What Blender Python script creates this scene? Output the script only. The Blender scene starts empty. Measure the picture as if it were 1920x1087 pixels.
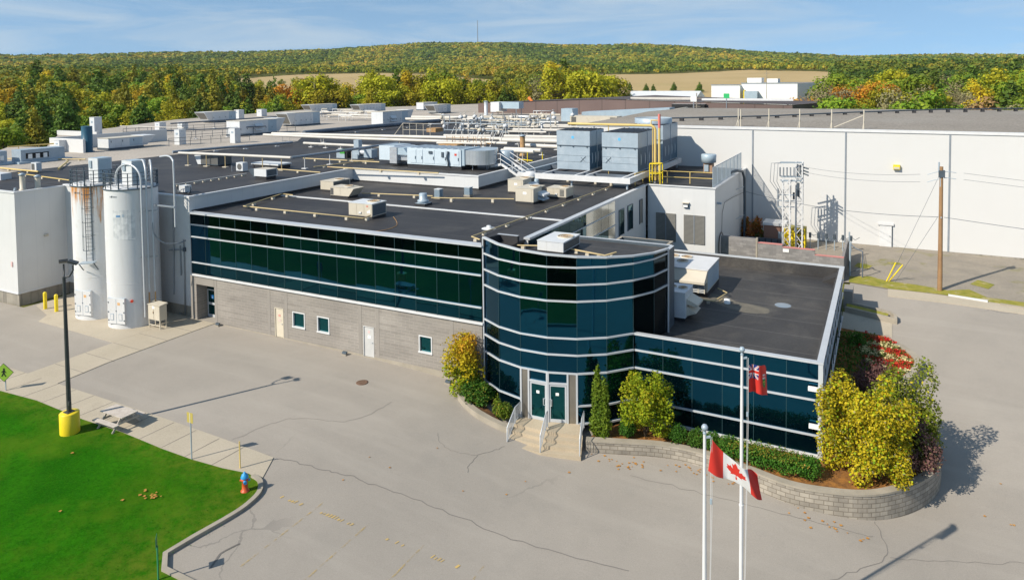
import bpy, bmesh, math, random
import numpy as np
from mathutils import Vector, Matrix
SC = bpy.context.scene
COL = SC.collection
R = random.Random(7)
PI = math.pi
def rad(a): return math.radians(a)

# ------------------------------------------------------------------ materials
class NT:
    def __init__(s, mat):
        s.t = mat.node_tree; s.n = s.t.nodes; s.l = s.t.links
    def add(s, typ, **kw):
        nd = s.n.new(typ)
        for k, v in kw.items():
            if k.startswith('i_'):
                nd.inputs[k[2:].replace('_', ' ')].default_value = v
            else:
                setattr(nd, k, v)
        return nd
    def link(s, a, b): s.l.new(a, b)
    def math(s, op, a, b=None, c=None):
        nd = s.n.new('ShaderNodeMath'); nd.operation = op
        for i, v in enumerate((a, b, c)):
            if v is None: continue
            if hasattr(v, 'is_linked'): s.l.new(v, nd.inputs[i])
            else: nd.inputs[i].default_value = v
        return nd.outputs[0]
    def mix(s, fac, a, b, blend='MIX'):
        nd = s.n.new('ShaderNodeMix'); nd.data_type = 'RGBA'; nd.blend_type = blend
        for i, v in ((0, fac), (6, a), (7, b)):
            if hasattr(v, 'is_linked'): s.l.new(v, nd.inputs[i])
            elif i == 0: nd.inputs[0].default_value = v
            else: nd.inputs[i].default_value = tuple(v[:3]) + (1,)
        return nd.outputs[2]
    def noise(s, vec, scale, detail=4, rough=.6, dist=0.0):
        nd = s.n.new('ShaderNodeTexNoise')
        nd.inputs['Scale'].default_value = scale; nd.inputs['Detail'].default_value = detail
        nd.inputs['Roughness'].default_value = rough; nd.inputs['Distortion'].default_value = dist
        if vec is not None: s.l.new(vec, nd.inputs['Vector'])
        return nd.outputs['Fac']
    def ramp(s, fac, lo, hi):
        nd = s.n.new('ShaderNodeMapRange'); nd.clamp = True
        nd.inputs[1].default_value = lo; nd.inputs[2].default_value = hi
        s.l.new(fac, nd.inputs[0]); return nd.outputs[0]
def newmat(name):
    m = bpy.data.materials.new(name); m.use_nodes = True
    t = NT(m); b = t.n['Principled BSDF']
    return m, t, b
def M(name, c, c2=None, rough=.6, metal=0.0, spec=.4, ns=.6, lo=.35, hi=.65, c3=None, ns3=.12, lo3=.55, hi3=.7,
      bump=0.0, bs=25, seam=None, seamc=None, seamw=.012, seamoff=0.0, brick=None, uv=False, streak=None, fine=None):
    """procedural surface: colour c mottled with c2 (noise) and stained with c3; optional panel seams, brick courses and rust streaks"""
    m, t, b = newmat(name)
    tc = t.n.new('ShaderNodeTexCoord')
    g = t.n.new('ShaderNodeNewGeometry')
    P = g.outputs['Position']
    col = None
    n1 = t.noise(P, ns, 6, .62)
    col = t.mix(t.ramp(n1, lo, hi), c, c2 if c2 else [x * .86 for x in c])
    if c3:
        n3 = t.noise(P, ns3, 7, .65, .4)
        col = t.mix(t.ramp(n3, lo3, hi3), col, c3)
    if fine:
        n4 = t.noise(P, fine[0], 2, .5)
        col = t.mix(t.ramp(n4, .3, .7), t.mix(1.0, col, [1 - fine[1]] * 3, 'MULTIPLY'), col)
    bumpsrc = None
    if brick:
        bw, bh, mort, mc = brick
        sp = t.n.new('ShaderNodeSeparateXYZ')
        cb = t.n.new('ShaderNodeCombineXYZ')
        if uv:
            t.link(tc.outputs['UV'], sp.inputs[0])
            t.link(sp.outputs[0], cb.inputs[0]); t.link(sp.outputs[1], cb.inputs[1])
        else:
            t.link(P, sp.inputs[0])
            t.link(t.math('ADD', sp.outputs[0], sp.outputs[1]), cb.inputs[0]); t.link(sp.outputs[2], cb.inputs[1])
        bt = t.n.new('ShaderNodeTexBrick')
        bt.inputs['Scale'].default_value = 1.0; bt.inputs['Brick Width'].default_value = bw
        bt.inputs['Row Height'].default_value = bh; bt.inputs['Mortar Size'].default_value = mort
        bt.inputs['Mortar Smooth'].default_value = .3; bt.inputs['Bias'].default_value = 0.0
        bt.inputs['Color1'].default_value = (1, 1, 1, 1); bt.inputs['Color2'].default_value = (.74, .74, .75, 1) if uv or bw < .6 else (.90, .90, .90, 1)
        bt.inputs['Mortar'].default_value = tuple(mc) + (1,)
        t.link(cb.outputs[0], bt.inputs['Vector'])
        bz = t.n.new('ShaderNodeCombineXYZ'); zs = t.n.new('ShaderNodeSeparateXYZ'); t.link(cb.outputs[0], zs.inputs[0]); t.link(t.math('MULTIPLY', t.math('FLOOR', t.math('DIVIDE', zs.outputs[1], bh)), .37), bz.inputs[2]); t.link(t.math('MULTIPLY', zs.outputs[0], .08), bz.inputs[0])
        nb = t.noise(bz.outputs[0], 2.7, 1, .5)
        col = t.mix(1.0, col, t.mix(t.ramp(nb, .3, .7), (.84, .84, .84), (1.1, 1.1, 1.1)), 'MULTIPLY')      # courses of differing batches
        col = t.mix(1.0, col, bt.outputs['Color'], 'MULTIPLY')
        bumpsrc = t.math('SUBTRACT', 1.0, bt.outputs['Fac'])
    if seam:
        sp = t.n.new('ShaderNodeSeparateXYZ'); t.link(P, sp.inputs[0])
        src = t.math('ADD', sp.outputs[0], sp.outputs[1]) if seam[0] == 'v' else sp.outputs[{'x': 0, 'y': 1, 'z': 2}[seam[0]]]
        fr = t.math('FRACT', t.math('DIVIDE', t.math('ADD', src, 1000.0 + seamoff), seam[1]))
        ln = t.math('LESS_THAN', fr, seamw / seam[1])
        col = t.mix(ln, col, seamc if seamc else [x * .55 for x in c])
    if streak:
        sp = t.n.new('ShaderNodeMapping'); t.link(P, sp.inputs[0]); sp.inputs['Scale'].default_value = (2.2, 2.2, .16)
        ns_ = t.noise(sp.outputs[0], 1.6, 5, .65)
        col = t.mix(t.math('MULTIPLY', t.ramp(ns_, streak[1], streak[2]), streak[3]), col, streak[0])
    t.link(col, b.inputs['Base Color'])
    b.inputs['Roughness'].default_value = rough; b.inputs['Metallic'].default_value = metal
    b.inputs['Specular IOR Level'].default_value = spec
    if bump or brick:
        bn = t.n.new('ShaderNodeBump'); bn.inputs['Strength'].default_value = max(bump, .35 if brick else 0); bn.inputs['Distance'].default_value = .02
        if bumpsrc is not None: t.link(bumpsrc, bn.inputs['Height'])
        else: t.link(t.noise(P, bs, 4, .6), bn.inputs['Height'])
        t.link(bn.outputs[0], b.inputs['Normal'])
    return m
def flat(name, c, rough=.5, metal=0.0, spec=.4): 
    return M(name, c, [x * .9 for x in c], rough, metal, spec, ns=1.5)

mt = {}
mt['white_panel'] = M('white metal panel', (.60, .605, .605), (.57, .575, .575), .45, seam=('v', 1.1), seamc=(.45, .46, .48), streak=((.45, .45, .42), .62, .85, .35))
mt['white_wall'] = M('white insulated wall', (.585, .583, .575), (.565, .563, .555), .5, ns=.15, seam=('v', 1.15), seamc=(.56, .558, .55), seamw=.02, streak=((.55, .54, .5), .6, .9, .3))
mt['white_trim'] = flat('white trim', (.64, .645, .65), .4)
mt['alu'] = M('pale aluminium', (.54, .565, .59), (.49, .515, .545), .4, .2, ns=2)
mt['galv'] = M('galvanised steel', (.36, .43, .49), (.31, .38, .44), .42, .15, ns=1.3, c3=(.42, .48, .53), ns3=.6, streak=((.3, .33, .36), .55, .8, .5))
mt['galv_dark'] = M('dark steel', (.10, .13, .16), (.07, .09, .11), .5, .4)
mt['pipe_white'] = M('white pipe lagging', (.58, .555, .51), (.50, .475, .43), .45, ns=.8, c3=(.5, .44, .36), ns3=.5, lo3=.6, hi3=.75)
mt['pipe_grey'] = M('grey pipe', (.30, .33, .37), (.24, .27, .30), .45, .3, ns=1)
mt['pipe_dark'] = M('dark pipe', (.13, .16, .20), (.1, .12, .15), .5, .2, ns=1)
mt['gas_yellow'] = M('faded yellow gas pipe', (.56, .44, .22), (.48, .38, .21), .55, ns=1.2, c3=(.45, .3, .16), ns3=.9)
mt['yellow'] = M('yellow paint', (.78, .60, .02), (.72, .54, .02), .42, ns=2, c3=(.62, .45, .03), ns3=1.3, lo3=.58)
mt['rail_yellow'] = M('pale yellow rail', (.62, .46, .15), (.55, .41, .15), .5, ns=1.5)
mt['red'] = flat('red paint', (.62, .06, .03), .4)
mt['orange'] = flat('orange cloth', (.8, .22, .04), .7)
mt['rust'] = M('rusty steel', (.42, .27, .12), (.30, .17, .08), .8, ns=3)
mt['tan'] = M('tan sheet metal', (.55, .50, .41), (.50, .455, .37), .5, ns=.9, c3=(.42, .37, .29), ns3=.8, lo3=.6, hi3=.8)
mt['white_metal'] = M('white sheet metal', (.61, .63, .64), (.56, .58, .60), .42, ns=.8, streak=((.42, .42, .4), .58, .8, .5))
mt['blue_grey'] = M('blue grey sheet metal', (.38, .47, .54), (.33, .42, .49), .42, .1, ns=.8, streak=((.3, .34, .38), .55, .8, .5))
mt['grille'] = M('dark grille', (.05, .05, .05), (.09, .09, .085), .6, .3, seam=('z', .07), seamc=(.2, .2, .19), seamw=.025)
mt['louvre'] = M('grey louvre', (.26, .255, .235), (.22, .215, .2), .5, .2, seam=('z', .11), seamc=(.07, .07, .065), seamw=.035)
mt['joint'] = flat('dark glazing joint', (.035, .085, .095), .4)
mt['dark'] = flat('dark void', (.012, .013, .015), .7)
mt['black_rub'] = M('black rubber', (.022, .023, .026), (.03, .03, .034), .7)
mt['roof_black'] = M('black roof membrane', (.030, .029, .031), (.043, .041, .042), .62, 0, .35, ns=.25, c3=(.085, .08, .074), ns3=.22, lo3=.52, hi3=.80, bump=.12, bs=3, seam=('y', 1.95), seamc=(.082, .079, .077), seamw=.045, fine=(9, .2))
mt['roof_low'] = M('dark weathered roof membrane', (.040, .038, .038), (.060, .057, .055), .6, 0, .35, ns=.3, c3=(.115, .105, .092), ns3=.26, lo3=.50, hi3=.78, bump=.12, bs=3, seam=('y', 2.6), seamc=(.115, .108, .104), seamw=.055, fine=(8, .25))
mt['roof_pale'] = M('pale gravel roof', (.48, .43, .375), (.41, .37, .32), .85, 0, .2, ns=.12, c3=(.25, .225, .195), ns3=.3, lo3=.58, hi3=.72, bump=.4, bs=8, fine=(5, .3))
mt['roof_gravel'] = M('grey gravel roof', (.325, .292, .252), (.285, .256, .222), .9, 0, .2, ns=.1, c3=(.34, .315, .28), ns3=.07, lo3=.5, hi3=.7, bump=.5, bs=6, fine=(4, .35))
mt['block'] = M('grey concrete block', (.285, .262, .236), (.258, .238, .216), .85, 0, .2, ns=.35, c3=(.325, .30, .272), ns3=.2, lo3=.5, hi3=.7, brick=(.60, .20, .014, (1.22, 1.2, 1.18)), streak=((.22, .2, .18), .60, .8, .5))
mt['block_plain'] = M('smooth grey concrete', (.285, .262, .236), (.26, .24, .217), .85, 0, .2, ns=.7)
mt['screen_block'] = M('split block wall', (.30, .285, .275), (.24, .23, .225), .85, 0, .2, ns=1.6, brick=(.55, .21, .014, (.75, .75, .75)))
mt['planter_block'] = M('stacked wall block', (.40, .36, .30), (.31, .28, .235), .85, 0, .2, ns=1.4, brick=(.42, .21, .018, (.5, .48, .45)), uv=True)
mt['coping'] = M('weathered coping stone', (.36, .32, .26), (.29, .26, .21), .85, 0, .2, ns=1.2, bump=.3, bs=14)
mt['concrete'] = M('pale concrete', (.455, .40, .315), (.41, .36, .28), .85, 0, .2, ns=.35, c3=(.35, .305, .24), ns3=.5, lo3=.58, hi3=.75, bump=.12, bs=10, fine=(14, .12))
mt['steps'] = M('tan step concrete', (.47, .395, .29), (.42, .35, .255), .85, 0, .2, ns=.8, fine=(14, .1))
mt['foundation'] = M('stained concrete', (.34, .31, .26), (.25, .23, .195), .85, 0, .2, ns=.9, streak=((.12, .11, .1), .52, .72, .8))
mt['brown_wall'] = M('brown cladding', (.16, .115, .105), (.135, .098, .092), .7, 0, .2, ns=.1, seam=('v', 6.0), seamc=(.1, .075, .07), seamw=.25)
mt['brown_roof'] = M('dark brown roof', (.10, .085, .085), (.08, .07, .072), .8, 0, .2, ns=.1)
mt['steel_panel'] = M('brushed metal panel', (.36, .335, .29), (.28, .262, .235), .32, .75, ns=.8)
mt['mirror_panel'] = M('bright reflective panel', (.62, .62, .57), (.55, .55, .5), .12, .9, ns=.5)
mt['ahu'] = M('pale blue white cabinet paint', (.52, .60, .66), (.47, .55, .61), .42, 0, ns=.8)
mt['wood'] = M('weathered grey wood', (.52, .47, .42), (.42, .375, .33), .85, 0, .2, ns=3, c3=(.56, .51, .46), ns3=4, bump=.3, bs=20)
mt['pole_wood'] = M('brown pole wood', (.33, .20, .10), (.26, .155, .08), .85, 0, .2, ns=1.2, streak=((.18, .11, .07), .5, .7, .7))
mt['lamp_post'] = M('dark grey lamp steel', (.055, .058, .06), (.075, .077, .078), .5, .3, ns=2)
mt['pole_white'] = M('white flagpole paint', (.66, .66, .66), (.62, .62, .62), .3, ns=2, c3=(.6, .57, .52), ns3=2, lo3=.66, hi3=.8)
mt['paper'] = flat('white paper', (.82, .82, .8), .7)
mt['door_cream'] = flat('cream door paint', (.60, .54, .43), .5)
mt['door_grey'] = flat('pale grey door paint', (.52, .52, .51), .45)
mt['blue_sign'] = flat('blue sign', (.02, .2, .55), .5)
mt['soil'] = M('bark mulch', (.11, .06, .032), (.055, .032, .02), .95, 0, .1, ns=3, c3=(.2, .1, .04), ns3=2.2, bump=.8, bs=18)
mt['mulch_leaf'] = M('fallen leaves and mulch', (.33, .15, .04), (.14, .07, .03), .95, 0, .1, ns=4, bump=.8, bs=18)
mt['bark'] = M('tree bark', (.10, .075, .05), (.06, .045, .03), .9, 0, .1, ns=5)
mt['bark_pale'] = M('pale bark', (.32, .29, .24), (.2, .17, .14), .9, 0, .1, ns=5)
mt['iron'] = M('rusty iron cover', (.20, .12, .08), (.13, .08, .055), .8, .3, ns=5)
mt['silo'] = M('white silo paint', (.64, .645, .65), (.61, .615, .62), .42, ns=.5, streak=((.46, .44, .40), .54, .8, .45))
def silo_rusty():
    m, t, b = newmat('rust streaked silo paint')
    g = t.n.new('ShaderNodeNewGeometry'); P = g.outputs['Position']
    mp = t.n.new('ShaderNodeMapping'); t.link(P, mp.inputs[0]); mp.inputs['Scale'].default_value = (2.4, 2.4, .22)
    n = t.noise(mp.outputs[0], 1.3, 6, .66)
    sp = t.n.new('ShaderNodeSeparateXYZ'); t.link(P, sp.inputs[0])
    hz = t.ramp(sp.outputs[2], 6.6, 10.2)            # the wear runs down from the top rim
    f = t.ramp(t.math('ADD', n, t.math('MULTIPLY', hz, .26)), .65, .78)
    col = t.mix(f, (.64, .645, .65), (.48, .21, .055))
    n2 = t.noise(P, .9, 6, .7)
    col = t.mix(t.math('MULTIPLY', t.ramp(n2, .56, .66), .4), col, (.55, .5, .44))
    t.link(col, b.inputs['Base Color']); b.inputs['Roughness'].default_value = .5
    return m
mt['silo_rusty'] = silo_rusty()
def tinted_glass(name, c, wav=.22, tint2=None):
    m, t, b = newmat(name)
    g = t.n.new('ShaderNodeNewGeometry'); P = g.outputs['Position']
    b.inputs['Base Color'].default_value = tuple(c) + (1,)
    b.inputs['Metallic'].default_value = .955
    b.inputs['Roughness'].default_value = .025
    n = t.noise(P, .55, 1, .4)
    bn = t.n.new('ShaderNodeBump'); bn.inputs['Strength'].default_value = wav; bn.inputs['Distance'].default_value = .05
    t.link(n, bn.inputs['Height']); t.link(bn.outputs[0], b.inputs['Normal'])
    if tint2:
        oi = t.n.new('ShaderNodeObjectInfo')
        t.link(t.mix(oi.outputs['Random'], c, tint2), b.inputs['Base Color'])
    return m
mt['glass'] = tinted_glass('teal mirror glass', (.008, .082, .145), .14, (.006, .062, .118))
mt['glass_side'] = tinted_glass('dark mirror glass', (.012, .085, .115), .12)
mt['glass_small'] = tinted_glass('small window glass', (.015, .12, .14), .05)
mt['spandrel'] = tinted_glass('dark spandrel glass', (.006, .062, .095), .10, (.005, .048, .07))
mt['glass_black'] = tinted_glass('near black top and painted reflection glazing', (.002, .022, .032), .10, (.002, .012, .016))  # black top row; on other panes dark reflections painted into the colour

def ground_asphalt():
    m, t, b = newmat('worn asphalt')
    g = t.n.new('ShaderNodeNewGeometry'); P = g.outputs['Position']
    n1 = t.noise(P, .13, 6, .6, .5); n2 = t.noise(P, .55, 5, .65); n3 = t.noise(P, 22, 2, .6)
    col = t.mix(t.ramp(n1, .35, .66), (.315, .286, .25), (.36, .326, .285))
    col = t.mix(t.math('MULTIPLY', t.ramp(n2, .5, .72), .30), col, (.27, .252, .225))
    col = t.mix(t.ramp(n3, .3, .75), t.mix(1.0, col, (.84, .84, .84), 'MULTIPLY'), col)
    # tyre polished lanes, stretched along the drive
    mp = t.n.new('ShaderNodeMapping'); t.link(P, mp.inputs[0]); mp.inputs['Rotation'].default_value = (0, 0, .1); mp.inputs['Scale'].default_value = (.05, .6, 1)
    n4 = t.noise(mp.outputs[0], 1.0, 4, .6)
    col = t.mix(t.math('MULTIPLY', t.ramp(n4, .52, .7), .35), col, (.38, .348, .305))
    # hairline cracks
    vo = t.n.new('ShaderNodeTexVoronoi'); vo.feature = 'DISTANCE_TO_EDGE'; vo.inputs['Scale'].default_value = .11
    wn = t.n.new('ShaderNodeTexNoise'); wn.inputs['Scale'].default_value = .5; wn.inputs['Detail'].default_value = 5; t.link(P, wn.inputs['Vector'])
    va = t.n.new('ShaderNodeVectorMath'); va.operation = 'MULTIPLY_ADD'; t.link(wn.outputs['Color'], va.inputs[0]); va.inputs[1].default_value = (2.6, 2.6, 0); t.link(P, va.inputs[2])
    t.link(va.outputs[0], vo.inputs['Vector'])
    n5 = t.noise(P, .09, 2, .5)
    ck = t.math('MULTIPLY', t.math('LESS_THAN', vo.outputs['Distance'], .0045), t.ramp(n5, .54, .64))
    col = t.mix(t.math('MULTIPLY', ck, .45), col, (.14, .13, .12))
    t.link(col, b.inputs['Base Color']); b.inputs['Roughness'].default_value = .9; b.inputs['Specular IOR Level'].default_value = .2
    bn = t.n.new('ShaderNodeBump'); bn.inputs['Strength'].default_value = .25; bn.inputs['Distance'].default_value = .01
    t.link(n3, bn.inputs['Height']); t.link(bn.outputs[0], b.inputs['Normal'])
    return m
mt['asphalt'] = ground_asphalt()
mt['crack'] = flat('dark crack filler', (.19, .175, .16), .9)
mt['line_yellow'] = M('worn yellow line paint', (.55, .38, .12), (.36, .28, .16), .8, ns=3)
def worn_line():
    m, t, b = newmat('worn parking line paint')
    g = t.n.new('ShaderNodeNewGeometry'); P = g.outputs['Position']
    n = t.noise(P, 3.2, 5, .7)
    b.inputs['Base Color'].default_value = (.50, .36, .13, 1); b.inputs['Roughness'].default_value = .9
    tp = t.n.new('ShaderNodeBsdfTransparent'); mx = t.n.new('ShaderNodeMixShader'); t.link(t.math('MULTIPLY', t.ramp(n, .46, .72), .8), mx.inputs[0]); t.link(tp.outputs[0], mx.inputs[1]); t.link(b.outputs[0], mx.inputs[2]); t.link(mx.outputs[0], t.n['Material Output'].inputs[0])
    return m
mt['worn_line'] = worn_line()
def lawn_mat():
    m, t, b = newmat('mown lawn')
    g = t.n.new('ShaderNodeNewGeometry'); P = g.outputs['Position']
    n1 = t.noise(P, .35, 5, .6); n2 = t.noise(P, 5, 4, .7); n3 = t.noise(P, 15, 4, .75)
    col = t.mix(t.ramp(n1, .38, .62), (.008, .092, .001), (.024, .145, .0025))
    col = t.mix(t.math('MULTIPLY', t.ramp(n2, .35, .7), .8), col, (.008, .058, .001))
    col = t.mix(t.math('MULTIPLY', t.ramp(n3, .45, .7), .6), col, (.040, .165, .005))
    n6 = t.noise(P, .22, 5, .7)
    col = t.mix(t.math('MULTIPLY', t.ramp(n6, .5, .72), .6), col, (.085, .15, .008))
    spx = t.n.new('ShaderNodeSeparateXYZ'); t.link(P, spx.inputs[0]); ed_ = t.math('MAXIMUM', t.ramp(spx.outputs[1], 20.6, 22.5), t.ramp(spx.outputs[0], -29, -25.2))      # thin, drier turf along the paving
    n7 = t.noise(P, 1.6, 5, .7)
    col = t.mix(t.math('MULTIPLY', t.math('MULTIPLY', ed_, t.ramp(n7, .34, .62)), .75), col, (.115, .15, .014))
    t.link(col, b.inputs['Base Color']); b.inputs['Roughness'].default_value = .95; b.inputs['Specular IOR Level'].default_value = .03
    bn = t.n.new('ShaderNodeBump'); bn.inputs['Strength'].default_value = .6; bn.inputs['Distance'].default_value = .03
    t.link(n3, bn.inputs['Height']); t.link(bn.outputs[0], b.inputs['Normal'])
    return m
mt['lawn'] = lawn_mat()
mt['grass_blade'] = M('grass blades', (.012, .105, .0015), (.030, .14, .003), .9, 0, .03, ns=.5)
mt['gravel_yard'] = M('dusty gravel', (.34, .30, .245), (.28, .25, .21), .95, 0, .1, ns=.5, c3=(.24, .225, .10), ns3=.22, lo3=.56, hi3=.66, bump=.5, bs=14, fine=(12, .25))
mt['dry_grass'] = M('yellowed grass', (.30, .26, .06), (.18, .19, .03), .95, 0, .1, ns=1.5, c3=(.36, .31, .2), ns3=1.0, bump=.6, bs=18)
mt['far_soil'] = M('meadow', (.10, .12, .025), (.15, .14, .045), .95, 0, .1, ns=.02)
mt['field'] = M('harvested field', (.42, .315, .16), (.37, .275, .135), .95, 0, .1, ns=.012, c3=(.33, .27, .12), ns3=.006)
mt['forest_floor'] = M('woodland floor', (.10, .10, .025), (.075, .08, .02), .95, 0, .1, ns=.02)

def leaf_mat(name, cols, trans=.22, rnd=.10):
    m, t, b = newmat(name)
    at = t.n.new('ShaderNodeAttribute'); at.attribute_name = 'tint'
    cr = t.n.new('ShaderNodeValToRGB'); el = cr.color_ramp.elements
    while len(el) < len(cols): el.new(.5)
    for i, c in enumerate(cols):
        el[i].position = i / (len(cols) - 1); el[i].color = tuple(c) + (1,)
    t.link(at.outputs['Fac'], cr.inputs[0])
    hs = t.n.new('ShaderNodeHueSaturation'); t.link(cr.outputs[0], hs.inputs['Color'])
    oi = t.n.new('ShaderNodeObjectInfo')
    t.link(t.math('ADD', .5 - rnd * .25, t.math('MULTIPLY', oi.outputs['Random'], rnd * .5)), hs.inputs['Hue'])
    t.link(t.math('ADD', .82, t.math('MULTIPLY', oi.outputs['Random'], .36)), hs.inputs['Value'])
    t.link(hs.outputs[0], b.inputs['Base Color'])
    b.inputs['Roughness'].default_value = .7; b.inputs['Specular IOR Level'].default_value = .2
    tr = t.n.new('ShaderNodeBsdfTranslucent'); t.link(hs.outputs[0], tr.inputs[0])
    mx = t.n.new('ShaderNodeMixShader'); mx.inputs[0].default_value = trans * 1.25
    t.link(b.outputs[0], mx.inputs[1]); t.link(tr.outputs[0], mx.inputs[2])
    t.link(mx.outputs[0], t.n['Material Output'].inputs[0])
    return m

# ------------------------------------------------------------------ mesh builder
class MB:
    """collects shapes in world coordinates and links them as one mesh object"""
    def __init__(s): s.v = []; s.f = []; s.m = []; s.s = []; s.mats = []; s.uv = {}
    def mi(s, mat):
        if isinstance(mat, str): mat = mt[mat]
        if mat not in s.mats: s.mats.append(mat)
        return s.mats.index(mat)
    def add(s, vs, fs, mat, smooth=False, uvs=None):
        o = len(s.v); k = s.mi(mat); s.v.extend([tuple(map(float, p)) for p in vs])
        for j, f in enumerate(fs):
            if uvs: s.uv[len(s.f)] = uvs[j]
            s.f.append([o + i for i in f]); s.m.append(k); s.s.append(smooth)
        return s
    def quad(s, a, b, c, d, mat, uv=None): return s.add([a, b, c, d], [(0, 1, 2, 3)], mat, False, [uv] if uv else None)
    def poly(s, pts, mat): return s.add(pts, [tuple(range(len(pts)))], mat)
    def box(s, x0, x1, y0, y1, z0, z1, mat, top=None):
        v = [(x0, y0, z0), (x1, y0, z0), (x1, y1, z0), (x0, y1, z0), (x0, y0, z1), (x1, y0, z1), (x1, y1, z1), (x0, y1, z1)]
        s.add(v, [(0, 3, 2, 1), (0, 1, 5, 4), (1, 2, 6, 5), (2, 3, 7, 6), (3, 0, 4, 7)], mat)
        return s.add(v, [(4, 5, 6, 7)], top or mat)
    def hexa(s, b, t, mat):
        """box from four bottom and four top points (counter-clockwise from above)"""
        return s.add(list(b) + list(t), [(0, 3, 2, 1), (0, 1, 5, 4), (1, 2, 6, 5), (2, 3, 7, 6), (3, 0, 4, 7), (4, 5, 6, 7)], mat)
    def beam(s, a, b, w, h, mat, up=(0, 0, 1)):
        a = Vector(a); b = Vector(b); d = (b - a).normalized(); u = Vector(up)
        if abs(d.dot(u)) > .99: u = Vector((1, 0, 0))
        r = d.cross(u).normalized(); u = r.cross(d)
        q = [(-w / 2, -h / 2), (w / 2, -h / 2), (w / 2, h / 2), (-w / 2, h / 2)]
        vs = [a + r * x + u * y for x, y in q] + [b + r * x + u * y for x, y in q]
        return s.add(vs, [(3, 2, 1, 0), (4, 5, 6, 7), (0, 1, 5, 4), (1, 2, 6, 5), (2, 3, 7, 6), (3, 0, 4, 7)], mat)
    def cyl(s, a, b, r, mat, n=12, r2=None, caps=True, smooth=True):
        a = Vector(a); b = Vector(b); r2 = r if r2 is None else r2
        d = (b - a).normalized(); u = Vector((0, 0, 1)) if abs(d.z) < .9 else Vector((1, 0, 0))
        x = d.cross(u).normalized(); y = d.cross(x)
        ring = [(math.cos(2 * PI * i / n), math.sin(2 * PI * i / n)) for i in range(n)]
        vs = [a + (x * c + y * q) * r for c, q in ring] + [b + (x * c + y * q) * r2 for c, q in ring]
        s.add(vs, [(i, (i + 1) % n, n + (i + 1) % n, n + i) for i in range(n)], mat, smooth)
        if caps:
            s.add(vs[:n], [tuple(range(n - 1, -1, -1))], mat); s.add(vs[n:], [tuple(range(n))], mat)
        return s
    def tube(s, pts, r, mat, n=8, closed=False):
        pts = [Vector(p) for p in pts]; k = len(pts); vs = []; prev = None
        for i, p in enumerate(pts):
            if closed: d = (pts[(i + 1) % k] - pts[i - 1]).normalized()
            else: d = (pts[min(i + 1, k - 1)] - pts[max(i - 1, 0)]).normalized()
            u = prev if prev is not None and abs(prev.dot(d)) < .95 else (Vector((0, 0, 1)) if abs(d.z) < .9 else Vector((1, 0, 0)))
            x = d.cross(u).normalized(); y = x.cross(d).normalized(); prev = y
            vs += [p + (x * math.cos(2 * PI * j / n) + y * math.sin(2 * PI * j / n)) * r for j in range(n)]
        fs = []
        for i in range(k if closed else k - 1):
            o = i * n; q = ((i + 1) % k) * n
            fs += [(o + j, o + (j + 1) % n, q + (j + 1) % n, q + j) for j in range(n)]
        s.add(vs, fs, mat, True)
        if not closed: s.add(vs[:n], [tuple(range(n))], mat); s.add(vs[-n:], [tuple(range(n - 1, -1, -1))], mat)
        return s
    def lathe(s, c, prof, mat, n=24, smooth=True):
        vs = []
        for r, z in prof: vs += [(c[0] + r * math.cos(2 * PI * i / n), c[1] + r * math.sin(2 * PI * i / n), c[2] + z) for i in range(n)]
        fs = [(k * n + i, k * n + (i + 1) % n, (k + 1) * n + (i + 1) % n, (k + 1) * n + i) for k in range(len(prof) - 1) for i in range(n)]
        s.add(vs, fs, mat, smooth)
        s.add(vs[-n:], [tuple(range(n))], mat); return s
    def prism(s, poly, z0, z1, mat, top=None):
        n = len(poly)
        a = sum(poly[i][0] * poly[(i + 1) % n][1] - poly[(i + 1) % n][0] * poly[i][1] for i in range(n))
        if a < 0: poly = poly[::-1]
        vs = [(x, y, z0) for x, y in poly] + [(x, y, z1) for x, y in poly]
        s.add(vs, [tuple(range(n - 1, -1, -1))] + [(i, (i + 1) % n, n + (i + 1) % n, n + i) for i in range(n)], mat)
        return s.add(vs, [tuple(range(n, 2 * n))], top or mat)
    def extrude_x(s, prof, x0, x1, mat):
        """profile in (y,z) swept along x"""
        n = len(prof); vs = [(x0, y, z) for y, z in prof] + [(x1, y, z) for y, z in prof]
        return s.add(vs, [tuple(range(n)), tuple(range(2 * n - 1, n - 1, -1))] + [(i, n + i, n + (i + 1) % n, (i + 1) % n) for i in range(n)], mat)
    def extrude_y(s, prof, y0, y1, mat):
        n = len(prof); vs = [(x, y0, z) for x, z in prof] + [(x, y1, z) for x, z in prof]
        return s.add(vs, [tuple(range(n - 1, -1, -1)), tuple(range(n, 2 * n))] + [(i, (i + 1) % n, n + (i + 1) % n, n + i) for i in range(n)], mat)
    def build(s, name, parent=None, loc=None, label=None):
        off = Vector((0, 0, 0)); q = parent
        if parent is not None:
            while q.parent: q = q.parent
            off = Vector(q.location)
        elif loc is not None: off = Vector(loc)
        me = bpy.data.meshes.new(name)
        me.from_pydata([(x - off.x, y - off.y, z - off.z) for x, y, z in s.v], [], s.f)
        for m in s.mats: me.materials.append(m)
        me.polygons.foreach_set('material_index', s.m); me.polygons.foreach_set('use_smooth', s.s)
        if s.uv:
            ul = me.uv_layers.new(name='UVMap')
            for fi, uv in s.uv.items():
                for li, c in zip(me.polygons[fi].loop_indices, uv): ul.data[li].uv = c
        me.update()
        o = bpy.data.objects.new(name, me); COL.objects.link(o)
        if parent is not None: o.parent = parent
        elif loc is not None: o.location = loc
        if label: o['label'] = label
        return o
def tag(o, label, cat, group=None):
    o['label'] = label; o['category'] = cat
    if group: o['group'] = group
    return o
def thing(name, label, cat, loc, group=None):
    o = bpy.data.objects.new(name, None); COL.objects.link(o); o.location = loc
    o.empty_display_size = .2
    return tag(o, label, cat, group)
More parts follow.
